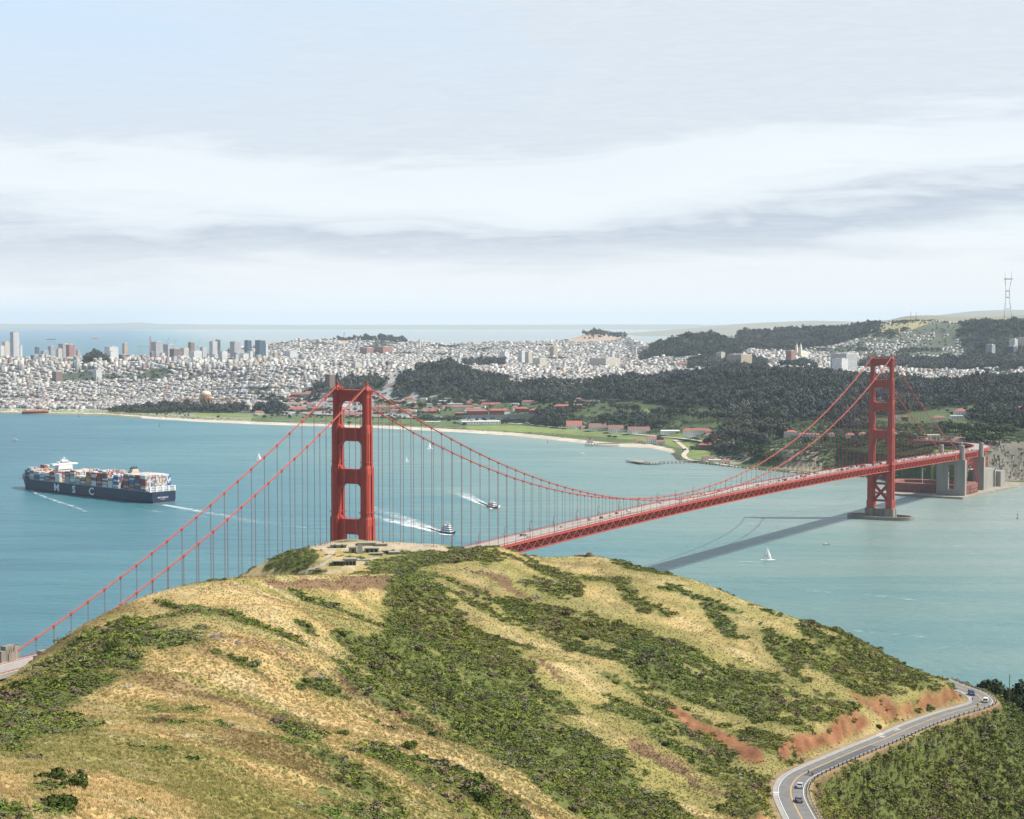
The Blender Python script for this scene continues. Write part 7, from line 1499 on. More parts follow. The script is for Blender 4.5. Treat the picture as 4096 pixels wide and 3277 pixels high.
TKD = [clump('tree_kind', 170, 500+i, (EUCW, EUCW, PINEW, GRYW, EUCW, PINEW, BRTW)[i], rad=(7.5, 7.5, 9.5) if i in (0, 1, 3, 4) else (7, 7, 6.5), leaf=1.35, lobes=7, base=6 if i != 6 else 2) for i in range(7)]
for k_ in TKD[:6]:
    mb_ = MB(); mb_.tube([(0, 0, -3), (0, 0, 10)], [.7, .4], 5)
cellf = np.abs(np.gradient(XF, axis=1)*np.gradient(YF, axis=0)); 
def pickf(weight, n, seed):
    r = np.random.default_rng(seed); wv = (weight*cellf)[:-1, :-1].ravel(); wv = wv/wv.sum(); k = r.choice(wv.size, n, p=wv); j, i = np.unravel_index(k, (XF.shape[0]-1, XF.shape[1]-1)); y = YF[j, i]+r.random(n)*(YF[j+1, i]-YF[j, i]); uu = UF[j, i]+r.random(n)*8; x = (uu-2048)/F*y; return x, y, far_z(x, y), r
grass_m = np.zeros(XF.shape, bool)
for p in GREENS+BARE: grass_m |= inpoly(QX, QY, p)
GRM = [(QX > 0)]
wF = FM*1.0*(~(grass_m & (YF < 6000)))*np.where((UF < -60) | (UF > 4160), .05, 1)*np.where(YF > 7600, .35, 1)*np.where(YF > 9800, .4, 1)
x, y, z, r = pickf(wF, 15000, 31); s_ = r.uniform(.75, 1.35, len(x)); s_ = np.where(y > 7000, s_*1.25, s_)
s_ *= .55+.95*fbm(x/120, y/120, 95, 4)
TV = TKD[:6]
tag(scatter('woods', np.stack([x, y, z-2], -1), r.uniform(0, 6.28, len(x)), np.stack([s_, s_, s_*r.uniform(.9, 1.35, len(x))], -1), TV, 'dark eucalyptus and pine woods over the hills behind the shore', seed=8, tint=tnt(x, y, .9)))
wT = (~FM)*(ZF > 3)*(~grass_m)*(((off_u := (YF-dsf)) > 200))*np.where((UF < -60) | (UF > 4160), .05, 1)*np.where((UF > 1050) & (UF < 1600) & (YF < 6300), 4, 1)*np.where((UF > 1560) & (YF < 6000), 3.5, 1)*np.where((UF > 1000) & (UF < 2350) & (YF < 5300), 2.2, 1)*np.where((YF > 8000) & (UF > 3420), 6, 1)*np.where((UF < 1000) & (YF < 6300), .35, 1)
wT = wT*np.where(fbm(XF/210, YF/210, 97, 3) > .345, 1, 16); x, y, z, r = pickf(wT, 22000, 33); s_ = r.uniform(.35, .85, len(x))
scatter('street_trees', np.stack([x, y, z-1], -1), r.uniform(0, 6.28, len(x)), np.stack([s_, s_, s_*.9], -1), [TKD[2], TKD[5], TKD[6], TKD[0]], 'small dark trees scattered between the city houses', seed=9, tint=tnt(x, y))
# scrub on the coastal bluff
wB = (~FM)*(~grass_m)*(off_u > 8)*(off_u < 620)*np.where((UF > 3350) & (UF < 3930) & (off_u < 220), 4, 1)*(UF > 2080)*(ZF > 4)*np.where((UF > 3150) & (off_u < 350), 2.2, 1)*np.where(UF > 3880, .35, 1)*np.where(UF > 4160, .1, 1)*np.where((UF < 2750) & (off_u < 300), 0, 1); x, y, z, r = pickf(wB, 19000, 35); s_ = r.uniform(.18, .5, len(x))
BSC = [clump('bluff_kind', 90, 540+i, (BRTW, PINEW, GRYW)[i], rad=(8, 8, 6), leaf=1.4, lobes=6, base=0) for i in range(3)]
scatter('bluff_scrub', np.stack([x, y, z-.8], -1), r.uniform(0, 6.28, len(x)), np.stack([s_, s_, s_*.7], -1), BSC, 'green scrub on the coastal bluff behind the bridge', seed=10, tint=tnt(x, y))
wA = (~FM)*(~grass_m)*(off_u > 60)*(off_u < 170)*(UF < 2250)*(UF > 420); x, y, z, r = pickf(wA, 1500, 36); s_ = r.uniform(.1, .28, len(x)); scatter('shore_scrub', np.stack([x, y, z-.3], -1), r.uniform(0, 6.28, len(x)), np.stack([s_, s_, s_*.5], -1), BSC, 'low scrub behind the long beach', seed=11, tint=tnt(x, y))
# trees that can be told apart
TM = {}
def far_tree(px, py, hgt, kind, label, group, wide=1.0):
    p = fhit(px, py); key = (kind, len([k for k in TM if k[0] == kind])) if len([k for k in TM if k[0] == kind]) < 4 else (kind, random.Random(int(px*3+py)).randrange(4))
    if key not in TM:
        m_ = {'pine': PINE, 'eucalyptus': EUC, 'leafy': BRT, 'palm': PINE}[kind]; q = MB(); q.tube([(0, 0, -2), (.3, 0, 9), (.5, .3, 15)], [.9, .6, .25], 6)
        for a in range(5): q.tube([(0, 0, 6+a), (math.cos(a*1.3)*3.5, math.sin(a*1.3)*3.5, 10+a)], [.3, .1], 4)
        tr_ = q.build('trunk', BARK); cr_ = clump('crown', 260, 600+len(TM), m_, rad=(8, 8, 10) if kind != 'pine' else (8, 8, 8), leaf=1.25, lobes=8, base=7 if kind != 'leafy' else 3); COL.objects.link(cr_); TM[key] = (tr_, cr_, True)
    tr_, cr_, fresh = TM[key]; o = empty({'pine': 'pine_tree', 'eucalyptus': 'eucalyptus_tree', 'leafy': 'leafy_tree', 'palm': 'palm_tree'}[kind], p, random.Random(int(px)).random()*6, label, 'tree', group)
    if not fresh: tr_ = tr_.copy(); cr_ = cr_.copy(); COL.objects.link(tr_); COL.objects.link(cr_)
    TM[key] = (TM[key][0], TM[key][1], False); setpar(tr_, o); setpar(cr_, o); k = hgt/24.; o.scale = (k*wide, k*wide, k); return o
tq = random.Random(12)
GV = [ # polyline of bases, count, height, kind, label
 ([(2640, 1700), (2665, 1712)], 6, 22, 'eucalyptus', 'grey green eucalyptus beside the curved ramp of the viaduct'),
 ([(2880, 1790), (3000, 1815), (3060, 1830)], 16, 27, 'pine', 'tall dark pine in the grove right of the red roofed sheds'), ([(2890, 1755), (3040, 1780), (3080, 1790)], 16, 30, 'eucalyptus', 'big eucalyptus in the domed grove behind the shore'), ([(2960, 1730), (3150, 1745)], 14, 30, 'eucalyptus', 'eucalyptus in the higher grove behind the domed one'),
 ([(3010, 1835), (3110, 1850)], 10, 16, 'leafy', 'leafy tree on the green bluff above the seawall'), ([(2200, 1700), (2250, 1712)], 9, 26, 'pine', 'dark tree in the clump at the left end of the white hangars'), ([(2385, 1690), (2520, 1700)], 14, 26, 'pine', 'dark pine on the slope behind the white hangars'), ([(2540, 1700), (2640, 1710)], 12, 24, 'pine', 'pine between the hangars and the viaduct'),
 ([(2150, 1655), (2300, 1665)], 10, 24, 'pine', 'pine among the red brick barracks'), ([(2440, 1640), (2560, 1655)], 12, 26, 'eucalyptus', 'eucalyptus around the small cemetery lawn'), ([(2600, 1665), (2760, 1670)], 14, 26, 'eucalyptus', 'eucalyptus in the open row with bare trunks above the viaduct'), ([(2770, 1680), (3000, 1684)], 18, 26, 'eucalyptus', 'eucalyptus behind the viaduct traffic'),
 ([(430, 1650), (570, 1652)], 14, 17, 'eucalyptus', 'tree in the broad dark grove behind the marina green'), ([(570, 1654), (760, 1660)], 16, 11, 'leafy', 'round green tree in the low row along the shore road'), ([(640, 1640), (700, 1642)], 5, 20, 'pine', 'dark tree left of the domed rotunda'), ([(780, 1638), (960, 1636)], 12, 17, 'pine', 'tree in front of the domed rotunda'), ([(140, 1640), (250, 1645)], 7, 13, 'pine', 'flat topped pine beside the red roofed clubhouse'), ([(868, 1672), (880, 1672)], 2, 12, 'leafy', 'round tree alone near the beach'),
 ([(1040, 1600), (1140, 1606)], 10, 22, 'pine', 'tree in the dark clump left of the near tower'), ([(1230, 1560), (1330, 1566)], 8, 22, 'eucalyptus', 'eucalyptus behind the long brick barracks'), ([(1480, 1600), (1650, 1640)], 12, 22, 'pine', 'pine right of the near tower among the houses'), ([(1650, 1640), (1840, 1620)], 12, 22, 'eucalyptus', 'eucalyptus in the round topped row above the white barracks'), ([(1395, 1700), (1402, 1700)], 2, 13, 'palm', 'lone dark tree on the beach seen through the tower'),
 ([(3600, 1760), (3700, 1766)], 7, 18, 'pine', 'pine left of the toll plaza'), ([(3860, 1775), (4000, 1780)], 12, 26, 'pine', 'dark cypress in the row right of the toll plaza'), ([(3760, 1725), (4060, 1745)], 22, 24, 'pine', 'dark cypress below the hillside villas'), ([(3340, 1790), (3470, 1790)], 10, 20, 'pine', 'tree among the parked cars above the bluff'), ([(3540, 1780), (3650, 1800)], 9, 18, 'leafy', 'leafy tree between the far tower and the toll plaza'),
 ([(2620, 1765), (2652, 1768)], 5, 12, 'palm', 'palm like tree behind the red roofed boathouse'), ([(2782, 1768), (2784, 1768)], 1, 16, 'pine', 'single spreading tree alone on the airfield lawn'), ([(2843, 1790), (2850, 1792)], 2, 15, 'leafy', 'round tree in front of the red roofed sheds')]
for pl_, n_, hg, kd, lb in GV:
    xs_ = [p[0] for p in pl_]; 
    for k in range(n_):
        a = xs_[0]+(xs_[-1]-xs_[0])*((k+.5)/n_)+tq.uniform(-4, 4); b = np.interp(a, xs_, [p[1] for p in pl_])+tq.uniform(-5, 7)*(1 if n_ > 2 else 0); far_tree(a, b, hg*tq.uniform(.8, 1.15), kd, lb, lb.replace('tree ', 'trees ') if n_ > 1 else None, 1.15 if kd == 'pine' else 1)
# --- shore buildings
def villa(px0, px1, py, h_, dep, wall, roof, label, group=None, rz=None, rtype='hip', cat='building', name='building', rh=None, doors=True, wing=False):
    p = fhit((px0+px1)/2, py); w_ = (px1-px0)*p.y/F; rz = .1 if rz is None else rz; w_ = w_/max(.6, math.cos(rz)); o = empty(name, p+Vector((0, dep/2, -1.2)), rz, label, cat, group); h_ += 1.2
    m = MB(); m.box((0, 0, h_/2), (w_, dep, h_)); 
    if wing: m.box((-w_*.38, -dep*.35, h_*.45), (w_*.2, dep*.9, h_*.9)); m.box((w_*.38, -dep*.35, h_*.45), (w_*.2, dep*.9, h_*.9))
    wl = m.build('wall', wall, o); rh = rh or dep*.28; m = MB()
    if rtype == 'flat': m.box((0, 0, h_+.3), (w_+.8, dep+.8, .6))
    else:
        m.gable((0, 0, h_), (w_+1.4, dep+1.4, rh), hip=(dep*.45 if rtype == 'hip' else 0))
        if wing: m.gable((-w_*.38, -dep*.35, h_*.9+.02), (w_*.22, dep*1.0, rh*.8), hip=1); m.gable((w_*.38, -dep*.35, h_*.9+.02), (w_*.22, dep*1.0, rh*.8), hip=1)
    rf = m.build('roof', roof, o)
    nw = max(2, min(14, int(w_/4.5))); nf = max(1, int((h_-1.2)//3.4))
    for f_ in range(nf):
        m = MB()
        for k in range(nw): m.box((-w_/2+(k+.5)*w_/nw, -dep/2-.05, 1.2+1.9+f_*3.3), (1.3, .2, 1.6))
        m.build('windows', GLASS, o)
    if doors: m = MB(); m.box((0, -dep/2-.08, 2.3), (2.2, .2, 2.6)); m.build('door', BROOF, o)
    if rtype != 'flat' and w_ > 14: m = MB(); m.box((w_*.2, 0, h_+rh*.9), (1.6, 1.2, 2.2)); m.build('chimney', BRICK, rf)
    return o
V_ = [
 (88, 190, 1655, 6, 16, BRICK, REDROOF, 'long red roofed clubhouse on the marina shore'), (2266, 2328, 1717, 8, 40, WPLAST, REDROOF, 'white hangar with a bright red roof, first on the airfield'), (2326, 2342, 1718, 5, 12, WPLAST, REDROOF, 'small red roofed annex beside the first hangar'),
 (2357, 2432, 1724, 8, 34, WPLAST, BROOF, 'white hangar with a brown roof, left of the long pair'), (2434, 2510, 1731, 8, 34, WPLAST, BROOF, 'white hangar with a brown roof, right of the long pair'), (2513, 2600, 1737, 8, 30, WPLAST, BROOF, 'third white hangar with brown roof before the gap'), (2646, 2720, 1740, 8, 30, WPLAST, WPLAST, 'all white hangar with pale roof below the viaduct'),
 (2733, 2846, 1748, 14, 16, WPLAST, REDROOF, 'long two storey white building with curved gables below the viaduct'), (2820, 2880, 1757, 8, 14, CREAM, REDROOF, 'cream building with a red roof right of the long white one'), (2585, 2626, 1776, 12, 14, WPLAST, REDROOF, 'white three storey boathouse station with a red roof by the beach'), (2626, 2660, 1780, 7, 12, WPLAST, REDROOF, 'low wing with palms beside the boathouse station'), (2545, 2570, 1772, 5, 9, WPLAST, REDROOF, 'tiny white hut with a red roof left of the boathouse station'),
 (2797, 2893, 1797, 8, 22, BROOF, REDROOF, 'long shed with a dark red roof, lower of the stacked sheds'), (2858, 2900, 1784, 8, 20, BROOF, REDROOF, 'short shed with a dark red roof, middle of the stacked sheds'), (2862, 2905, 1770, 8, 20, BROOF, REDROOF, 'small shed with a dark red roof, top of the stacked sheds'),
 (2806, 2860, 1846, 7, 12, CREAM, BROOF, 'cream shoreside hut with a brown roof, first by the wharf'), (2835, 2885, 1853, 6, 12, CREAM, CREAM, 'cream hut with a pale roof, second by the wharf'), (2885, 2922, 1857, 6, 10, CREAM, REDROOF, 'cream hut with a red brown roof, third by the wharf'),
 (2088, 2156, 1618, 8, 12, CREAM, REDROOF, 'long cream barracks with a red roof left of the parking field'), (1925, 2005, 1628, 9, 12, CREAM, REDROOF, 'long cream barracks with palms below the woods'), (1808, 1892, 1640, 9, 13, CREAM, REDROOF, 'cream barracks right of the red brick blocks'), (1688, 1850, 1630, 10, 13, CREAM, WPLAST, 'longest pale barracks with flat parapet'),
 (1818, 1855, 1665, 8, 12, BRICK, REDROOF, 'small red brick barracks, leftmost of the brick ones'), (1868, 1952, 1663, 12, 18, BRICK, REDROOF, 'large red brick barracks with hipped roof, left one'), (1957, 2030, 1661, 12, 18, BRICK, REDROOF, 'large red brick barracks with hipped roof, second one'), (2117, 2166, 1656, 10, 16, BRICK, REDROOF, 'red brick barracks at the right end of the row'), (2215, 2285, 1640, 10, 18, BRICK, REDROOF, 'wide red brick barracks behind the dark trees'), (2295, 2328, 1636, 9, 14, BRICK, REDROOF, 'small red brick block by the green slope'), (2060, 2115, 1650, 10, 16, BRICK, REDROOF, 'red brick barracks third in the row'),
 (1162, 1252, 1592, 10, 22, BRICK, BROOF, 'long dark brick barracks left of the near tower'), (1138, 1220, 1624, 8, 16, CREAM, CREAM, 'white school like building below the brick barracks'), (1015, 1060, 1620, 6, 14, WPLAST, REDROOF, 'low white building with a red roof at left'), (1036, 1130, 1648, 6, 44, REDROOF, REDROOF, 'group of parallel low red roofs near the beach road'), (1150, 1232, 1648, 7, 26, CREAM, REDROOF, 'red roofed store buildings left of the near tower'), (1236, 1310, 1645, 8, 18, BRICK, BROOF, 'brick warehouse left of the near tower'), (1262, 1330, 1590, 9, 18, WPLAST, BROOF, 'grey roofed white hall behind the cable'),
 (1370, 1440, 1668, 7, 20, CREAM, REDROOF, 'cream hall seen through the tower opening'), (1500, 1590, 1640, 8, 13, CREAM, REDROOF, 'cream barracks directly right of the near tower'), (1560, 1650, 1652, 7, 12, CREAM, REDROOF, 'second cream barracks right of the near tower'), (1714, 1745, 1655, 7, 18, BRICK, REDROOF, 'small brick block with a red hipped roof'),
 (1846, 2000, 1698, 7, 34, WPLAST, WPLAST, 'very long flat white hangar by the lagoon'), (1700, 1760, 1694, 4, 14, WPLAST, WPLAST, 'low flat white sheds beside the lagoon'),
 (3135, 3190, 1748, 9, 14, CREAM, REDROOF, 'cream block at the left end of the terrace above the bluff'), (3318, 3338, 1752, 8, 9, CREAM, REDROOF, 'lone cream house between cable hangers'), (3386, 3420, 1756, 8, 12, CREAM, REDROOF, 'cream villa in the trees left of the far tower'), (3440, 3466, 1752, 8, 12, CREAM, REDROOF, 'second cream villa in the trees left of the far tower'), (3577, 3598, 1684, 8, 9, WPLAST, BROOF, 'white gabled cottage right of the far tower'), (3612, 3632, 1684, 8, 9, BROOF, BROOF, 'dark gabled cottage right of the white one'),
 (3822, 3868, 1670, 13, 20, WPLAST, REDROOF, 'large white hall with gabled end on the right hillside'), (3804, 3855, 1680, 8, 14, CREAM, CREAM, 'flat cream building in front of the large white hall'), (3733, 3782, 1680, 5, 12, CREAM, REDROOF, 'low bright red roofed building left of the white hall'), (3880, 3922, 1672, 9, 12, WPLAST, REDROOF, 'white villa with twin gables right of the white hall'), (3955, 4010, 1655, 8, 14, CREAM, REDROOF, 'cream villa above the green lawn, left one'), (4018, 4100, 1652, 10, 14, CREAM, REDROOF, 'long cream barracks above the green lawn at the right edge'), (3930, 3955, 1648, 7, 12, CREAM, REDROOF, 'small cream villa left of the lawn'), (4035, 4075, 1680, 5, 10, CREAM, REDROOF, 'low red roofed row below the lawn'), 
 (3812, 3900, 1778, 8, 16, CREAM, BROOF, 'tan visitor building above the bridge approach'), (3700, 3760, 1752, 5, 10, CREAM, CREAM, 'low flat building behind the toll booths'), (3470, 3500, 1640, 7, 10, WPLAST, REDROOF, 'white cottage low in the dark woods'), (2960, 3010, 1482, 8, 14, WPLAST, WPLAST, 'white school roofs at the edge of the woods'), (2700, 2860, 1462, 7, 24, CREAM, REDROOF, 'rows of bright red tiled roofs below the wooded hill'), (1605, 1630, 1526, 8, 10, WPLAST, REDROOF, 'white officer house, first below the wooded hill'), (1650, 1680, 1528, 8, 10, WPLAST, REDROOF, 'white officer house, second below the wooded hill'), (1690, 1715, 1532, 8, 10, WPLAST, REDROOF, 'white officer house, third below the wooded hill'), (1545, 1570, 1552, 8, 10, WPLAST, REDROOF, 'white house in the trees, first of the lower row'), (1578, 1600, 1555, 8, 10, WPLAST, REDROOF, 'white house in the trees, second of the lower row'), (1606, 1634, 1556, 8, 10, WPLAST, REDROOF, 'white house in the trees, third of the lower row'), (1640, 1668, 1560, 8, 10, WPLAST, REDROOF, 'white house in the trees, fourth of the lower row'), (1430, 1455, 1545, 8, 10, WPLAST, REDROOF, 'white house just above the near tower')]
for k, (a, b, c, h_, d_, wl, rf, lb) in enumerate(V_): villa(a, b, c, h_, d_, wl, rf, lb, rz=(.12 if a < 2200 else .02 if a < 2700 else -.12 if a < 3000 else .05), rtype='flat' if rf in (WPLAST, CREAM) else ('gable' if 2260 < a < 2650 else 'hip'), wing=(b-a) > 80 and rf is REDROOF and wl is WPLAST)
for k in range(6): villa(3196+k*14, 3207+k*14, 1752+k*.4, 7, 9, WPLAST, REDROOF, f'small gabled white house in the bluff top terrace, {ORD[k]} from the left', 'gabled houses in the bluff top terrace', rtype='gable', name='house', cat='house')
for k in range(7): villa(2298+k*15, 2309+k*15, 1614-(k % 3), 6, 8, WPLAST, BROOF, f'small gabled white house beside the parade ground, {ORD[k]} from the left', 'gabled houses by the parade ground', rtype='gable', name='house', cat='house')
for k in range(9): villa(1905+k*5, 1915+k*5, 1523+k*9, 6, 9, CREAM, REDROOF, f'red roofed house in the row climbing through the woods, {ORD[k]} from the top', 'red roofed row in the woods', name='house', cat='house')
fr = random.Random(77); nf_ = 0
while nf_ < 84:
    px = fr.uniform(1000, 2350); py = fr.uniform(1566, 1662)
    if (px > 1560 and py < 1600) or 1300 < px < 1340 and py < 1580: continue
    q = fhit(px, py)
    if fmask(np.array([px]), np.array([q.y]))[0]: continue
    nf_ += 1; k = fr.random(); w_ = fr.uniform(14, 46); wl, rf, nm = ((CREAM, REDROOF, 'cream building with a red roof') if k < .5 else (WPLAST, BROOF, 'white building with a brown roof') if k < .7 else (BRICK, BROOF, 'brick building with a dark roof') if k < .82 else (WPLAST, WPLAST, 'flat white building'))
    zone = 'left of the near tower' if px < 1330 else 'right of the near tower' if px < 1800 else 'near the brick barracks'
    villa(px, px+w_, py, fr.uniform(5, 9), fr.uniform(10, 16), wl, rf, f'{nm} among trees {zone}', f'{nm}s among trees {zone}', rz=fr.choice([.1, .1, -.2, .45]), rtype='flat' if rf is WPLAST else 'hip', doors=False)
# domed rotunda and colonnade
p = fhit(824, 1622); ro = empty('rotunda', p, 0, 'ochre domed rotunda with columns standing among trees behind the beach', 'rotunda'); OCH = mat('ochre_stone', (.50, .33, .20), .9, .15, .15); DOME = mat('pale_dome', (.66, .55, .42), .8, .1, .1)
m = MB(); m.lathe((0, 0, 0), [(20, -3), (20, 2), (15, 2.1), (15, 24), (19.5, 24.3), (19.5, 28), (18.6, 28.2), (18.6, 31), (20, 31.3), (20, 32.4), (17.5, 32.6), (17.5, 34)], 16)
for k in range(8):
    a = k*math.pi/4+.2
    for e in (-.12, .12): m.tube([(18.3*math.cos(a+e), 18.3*math.sin(a+e), 2), (18.3*math.cos(a+e), 18.3*math.sin(a+e), 24.2)], 1.0, 8)
m.build('drum', OCH, ro); m = MB(); m.lathe((0, 0, 33.9), [(17.3, 0), (16.8, 3), (15, 6.6), (12, 9.6), (8, 12), (3.5, 13.2), (.3, 13.6)], 24); m.build('dome', DOME, ro, smooth=True)
m = MB()
for k in range(8):
    a = k*math.pi/4; x, y = 14.6*math.cos(a), 14.6*math.sin(a); m.box((x*1.03, y*1.03, 12), (7, 7, 14), rz=a)
m.build('archway', BLACK, ro)
co = empty('colonnade', p+Vector((-8, 46, 0)), 0, 'long curved ochre colonnade behind the domed rotunda', 'colonnade'); m = MB()
for k in range(46):
    a = math.pi*(.12+.76*k/45); x, y = 78*math.cos(a)*1.15, 20*math.sin(a); m.tube([(x, y, -2), (x, y, 16)], .9, 6)
    if k: m.bar((lx_, ly_, 17), (x, y, 17), 4, 2.6)
    lx_, ly_ = x, y
m.build('columns', OCH, co)
for sx, lb in ((-1, 'left'), (1, 'right')):
    pp = fhit(697 if sx < 0 else 921, 1634); t_ = empty('colonnade_pylon', pp, 0, f'ochre end pylon of the colonnade, {lb} of the rotunda', 'pylon'); m = MB()
    for a, b in ((-4, -4), (4, -4), (4, 4), (-4, 4)): m.tube([(a, b, -2), (a, b, 19)], 1.2, 8)
    m.box((0, 0, 8), (5, 5, 20)); m.box((0, 0, 21), (11, 11, 4)); m.box((0, 0, 24.5), (7, 7, 4)); m.build('columns', OCH, t_)
# twin spired church
p = fhit(3212, 1432); ch = empty('church', p, GA, 'pale church with two tall bell towers and a dome on the hill', 'church'); m = MB(); m.box((0, 0, 11), (24, 60, 28)); m.gable((0, 0, 25), (60, 26, 8), rz=math.pi/2); nv = m.build('nave', CREAM, ch); 
for e in (-1, 1):
    m = MB(); m.box((e*11, -34, 22), (10, 10, 52)); m.box((e*11, -34, 52), (7.5, 7.5, 10)); m.lathe((e*11, -34, 57), [(3.6, 0), (3, 3), (1.2, 8), (.2, 13)], 8); m.build('bell_tower', CREAM, ch)
m = MB(); m.lathe((0, 22, 25), [(10, 0), (10, 8), (9, 12), (6, 16), (1.5, 19), (1.2, 24), (.2, 28)], 16); m.build('dome', mat('slate_dome', (.25, .29, .33), .7, .1, .2), ch)
# broadcast tower on the hill
SP = fpz(4024, 8850); st = empty('broadcast_tower', (SP.x, SP.y, SP.z-6), .25, 'tall red and white three legged lattice antenna tower on the wooded hill', 'antenna tower'); LRED = mat('faded_red_steel', (.34, .12, .10), .7, .1, .05); LWH = mat('faded_white_steel', (.60, .60, .60), .7, .1, .05)
top_z = H-(1117-1284.3)/F*8850-SP.z+6; tk = top_z/232.
def rad_(z): return np.interp(z/tk, [0, 60, 130, 175, 232], [27, 22.5, 12.5, 10.5, 21])
L3 = [[(rad_(z)*math.cos(a), rad_(z)*math.sin(a), z) for z in [k*top_z/24 for k in range(25)]] for a in (math.pi*.5, math.pi*.5+2.094, math.pi*.5+4.189)]
for e in range(3):
    lg = None
    for b in range(8):
        m = MB()
        for k in range(b*3, b*3+3):
            a, c = Vector(L3[e][k]), Vector(L3[e][k+1])
            for dx, dy in ((-1, 0), (1, 0), (0, 1.5)): m.bar(a+Vector((dx, dy, 0)), c+Vector((dx, dy, 0)), .9)
            m.bar(a+Vector((-1, 0, 0)), c+Vector((1, 0, 0)), .5)
        if lg is None: lg = m.build('leg', LWH, st)
        else: m.build('leg_section', (LRED, LWH)[b % 2 == 0], lg)
for z in (24, 84, 140, 172, 231): 
    m = MB(); z *= tk; P = [Vector((rad_(z)*math.cos(a)*1.03, rad_(z)*math.sin(a)*1.03, z)) for a in (math.pi*.5, math.pi*.5+2.094, math.pi*.5+4.189)]
    for i in range(3): m.bar(P[i], P[(i+1) % 3], 2.0, 3.2); m.bar(P[i]+Vector((0, 0, 4)), P[(i+1) % 3]+Vector((0, 0, 4)), .8)
    if z > 225*tk:
        for i in range(3): v = P[i]*1.0; v.z = 0; m.bar(P[i], P[i]+v*.45, 2, 2)
    m.build('cross_truss', LRED if z > 100 else LWH, st)
m = MB()
for i, hh in enumerate((36, 30, 40)): a = math.pi*.5+2.094*i; m.tube([(rad_(232*tk)*math.cos(a), rad_(232*tk)*math.sin(a), top_z), (rad_(232*tk)*math.cos(a), rad_(232*tk)*math.sin(a), top_z+hh*1.0)], [.9, .35], 5)
m.build('antenna_mast', LRED, st)
def mast(px, Y, pyt, label):
    p = fpz(px, Y); o = empty('radio_mast', p, 0, label, 'radio mast'); h_ = H-(pyt-1284.3)/F*Y-p.z; m = MB()
    for a in range(3): m.tube([(1.4*math.cos(a*2.09), 1.4*math.sin(a*2.09), 0), (.5*math.cos(a*2.09), .5*math.sin(a*2.09), h_)], .45, 4)
    for k in range(10): m.box((0, 0, k*h_/10+3), (2.4-.15*k, 2.4-.15*k, .5))
    m.build('lattice', LRED, o)
mast(3641, 9350, 1246, 'thin radio mast on the bare hilltop, left of two'); mast(3662, 9350, 1250, 'thin radio mast on the bare hilltop, right of two')
# water tower, chimney, cranes, gantry
p = fpz(3395, 9750); wt = empty('water_tower', p, 0, 'small white cylindrical water tower on the dark ridge', 'water tower'); m = MB(); m.lathe((0, 0, 0), [(3, 0), (3, 20), (5.5, 21), (5.5, 30), (1, 33)], 12); m.build('tank', WPLAST, wt)
p = fpz(602, 12000); cm_ = empty('chimney_stack', p, 0, 'tall thin red chimney on the far waterfront', 'chimney'); hh_ = H-(1345-1284.3)/F*12000-p.z; m = MB(); m.tube([(0, 0, 0), (0, 0, hh_)], [5.5, 3.6], 12); m.build('shaft', mat('chimney_red', (.40, .16, .14), .8, .1, .05), cm_)
def crane(px, Y, pyt, label, c=(.2, .3, .45), k=1.0):
    p = fpz(px, Y); p.z = max(p.z, 1); o = empty('harbour_crane', p, .4, label, 'crane'); h_ = H-(pyt-1284.3)/F*Y-p.z; M_ = mat('crane_paint', c, .6, .1, .1); m = MB()
    for a, b in ((-9, -7), (9, -7), (9, 7), (-9, 7)): m.bar((a, b, 0), (a*.5, b*.5, h_*.55), 1.6*k)
    m.box((0, 0, h_*.3), (15, 11, 1.5)); m.box((0, 0, h_*.55), (12, 9, 3)); m.build('gantry', M_, o); m = MB(); m.box((-2, 0, h_*.6), (9, 6, 6)); m.build('cab', M_, o); m = MB(); m.bar((0, 0, h_*.62), (h_*.18, 2, h_), 1.8*k); m.bar((-6, 0, h_*.62), (h_*.02, 1, h_*.8), 1.4*k); m.bar((h_*.02, 1, h_*.8), (h_*.18, 2, h_), .9*k); m.build('jib', M_, o)
crane(664, 12300, 1352, 'dark blue hammerhead crane on the far docks, leftmost'); crane(694, 12300, 1356, 'dark blue crane with raised jib, second on the far docks'); crane(750, 12300, 1350, 'grey crane with raised jib, third on the far docks', (.5, .5, .52)); crane(792, 12300, 1350, 'grey double jibbed crane, rightmost on the far docks', (.5, .5, .5))
p = fpz(1340, 13000); p.z = 2; gc = empty('gantry_crane', p, .3, 'huge pale bridge gantry crane on the far shipyard skyline', 'crane'); m = MB()
for x in (-90, 60): m.bar((x, -14, 0), (x, 0, 128), 4); m.bar((x, 14, 0), (x, 0, 128), 4)
m.box((0, 0, 130), (330, 6, 6)); m.box((0, 0, 137), (330, 4, 2)); 
for k in range(22): m.bar((-160+k*15, 0, 130), (-152+k*15, 0, 138), 1.2)
m.bar((60, 0, 132), (70, 0, 190), 3); m.bar((82, 0, 132), (72, 0, 190), 3); m.build('girder', mat('gantry_paint', (.42, .44, .50), .7, .1, .05), gc)
p = fpz(560, 9000); tc2 = empty('tower_crane', p, 0, 'slim orange tower crane above the city roofs', 'crane'); m = MB(); m.box((0, 0, 40), (2.4, 2.4, 80)); m.build('mast', YEL, tc2); m = MB(); m.bar((-18, 0, 78), (48, 6, 78), 1.8); m.bar((0, 0, 88), (48, 6, 79), .6); m.bar((0, 0, 88), (-18, 0, 79), .6); m.build('jib', YEL, tc2)
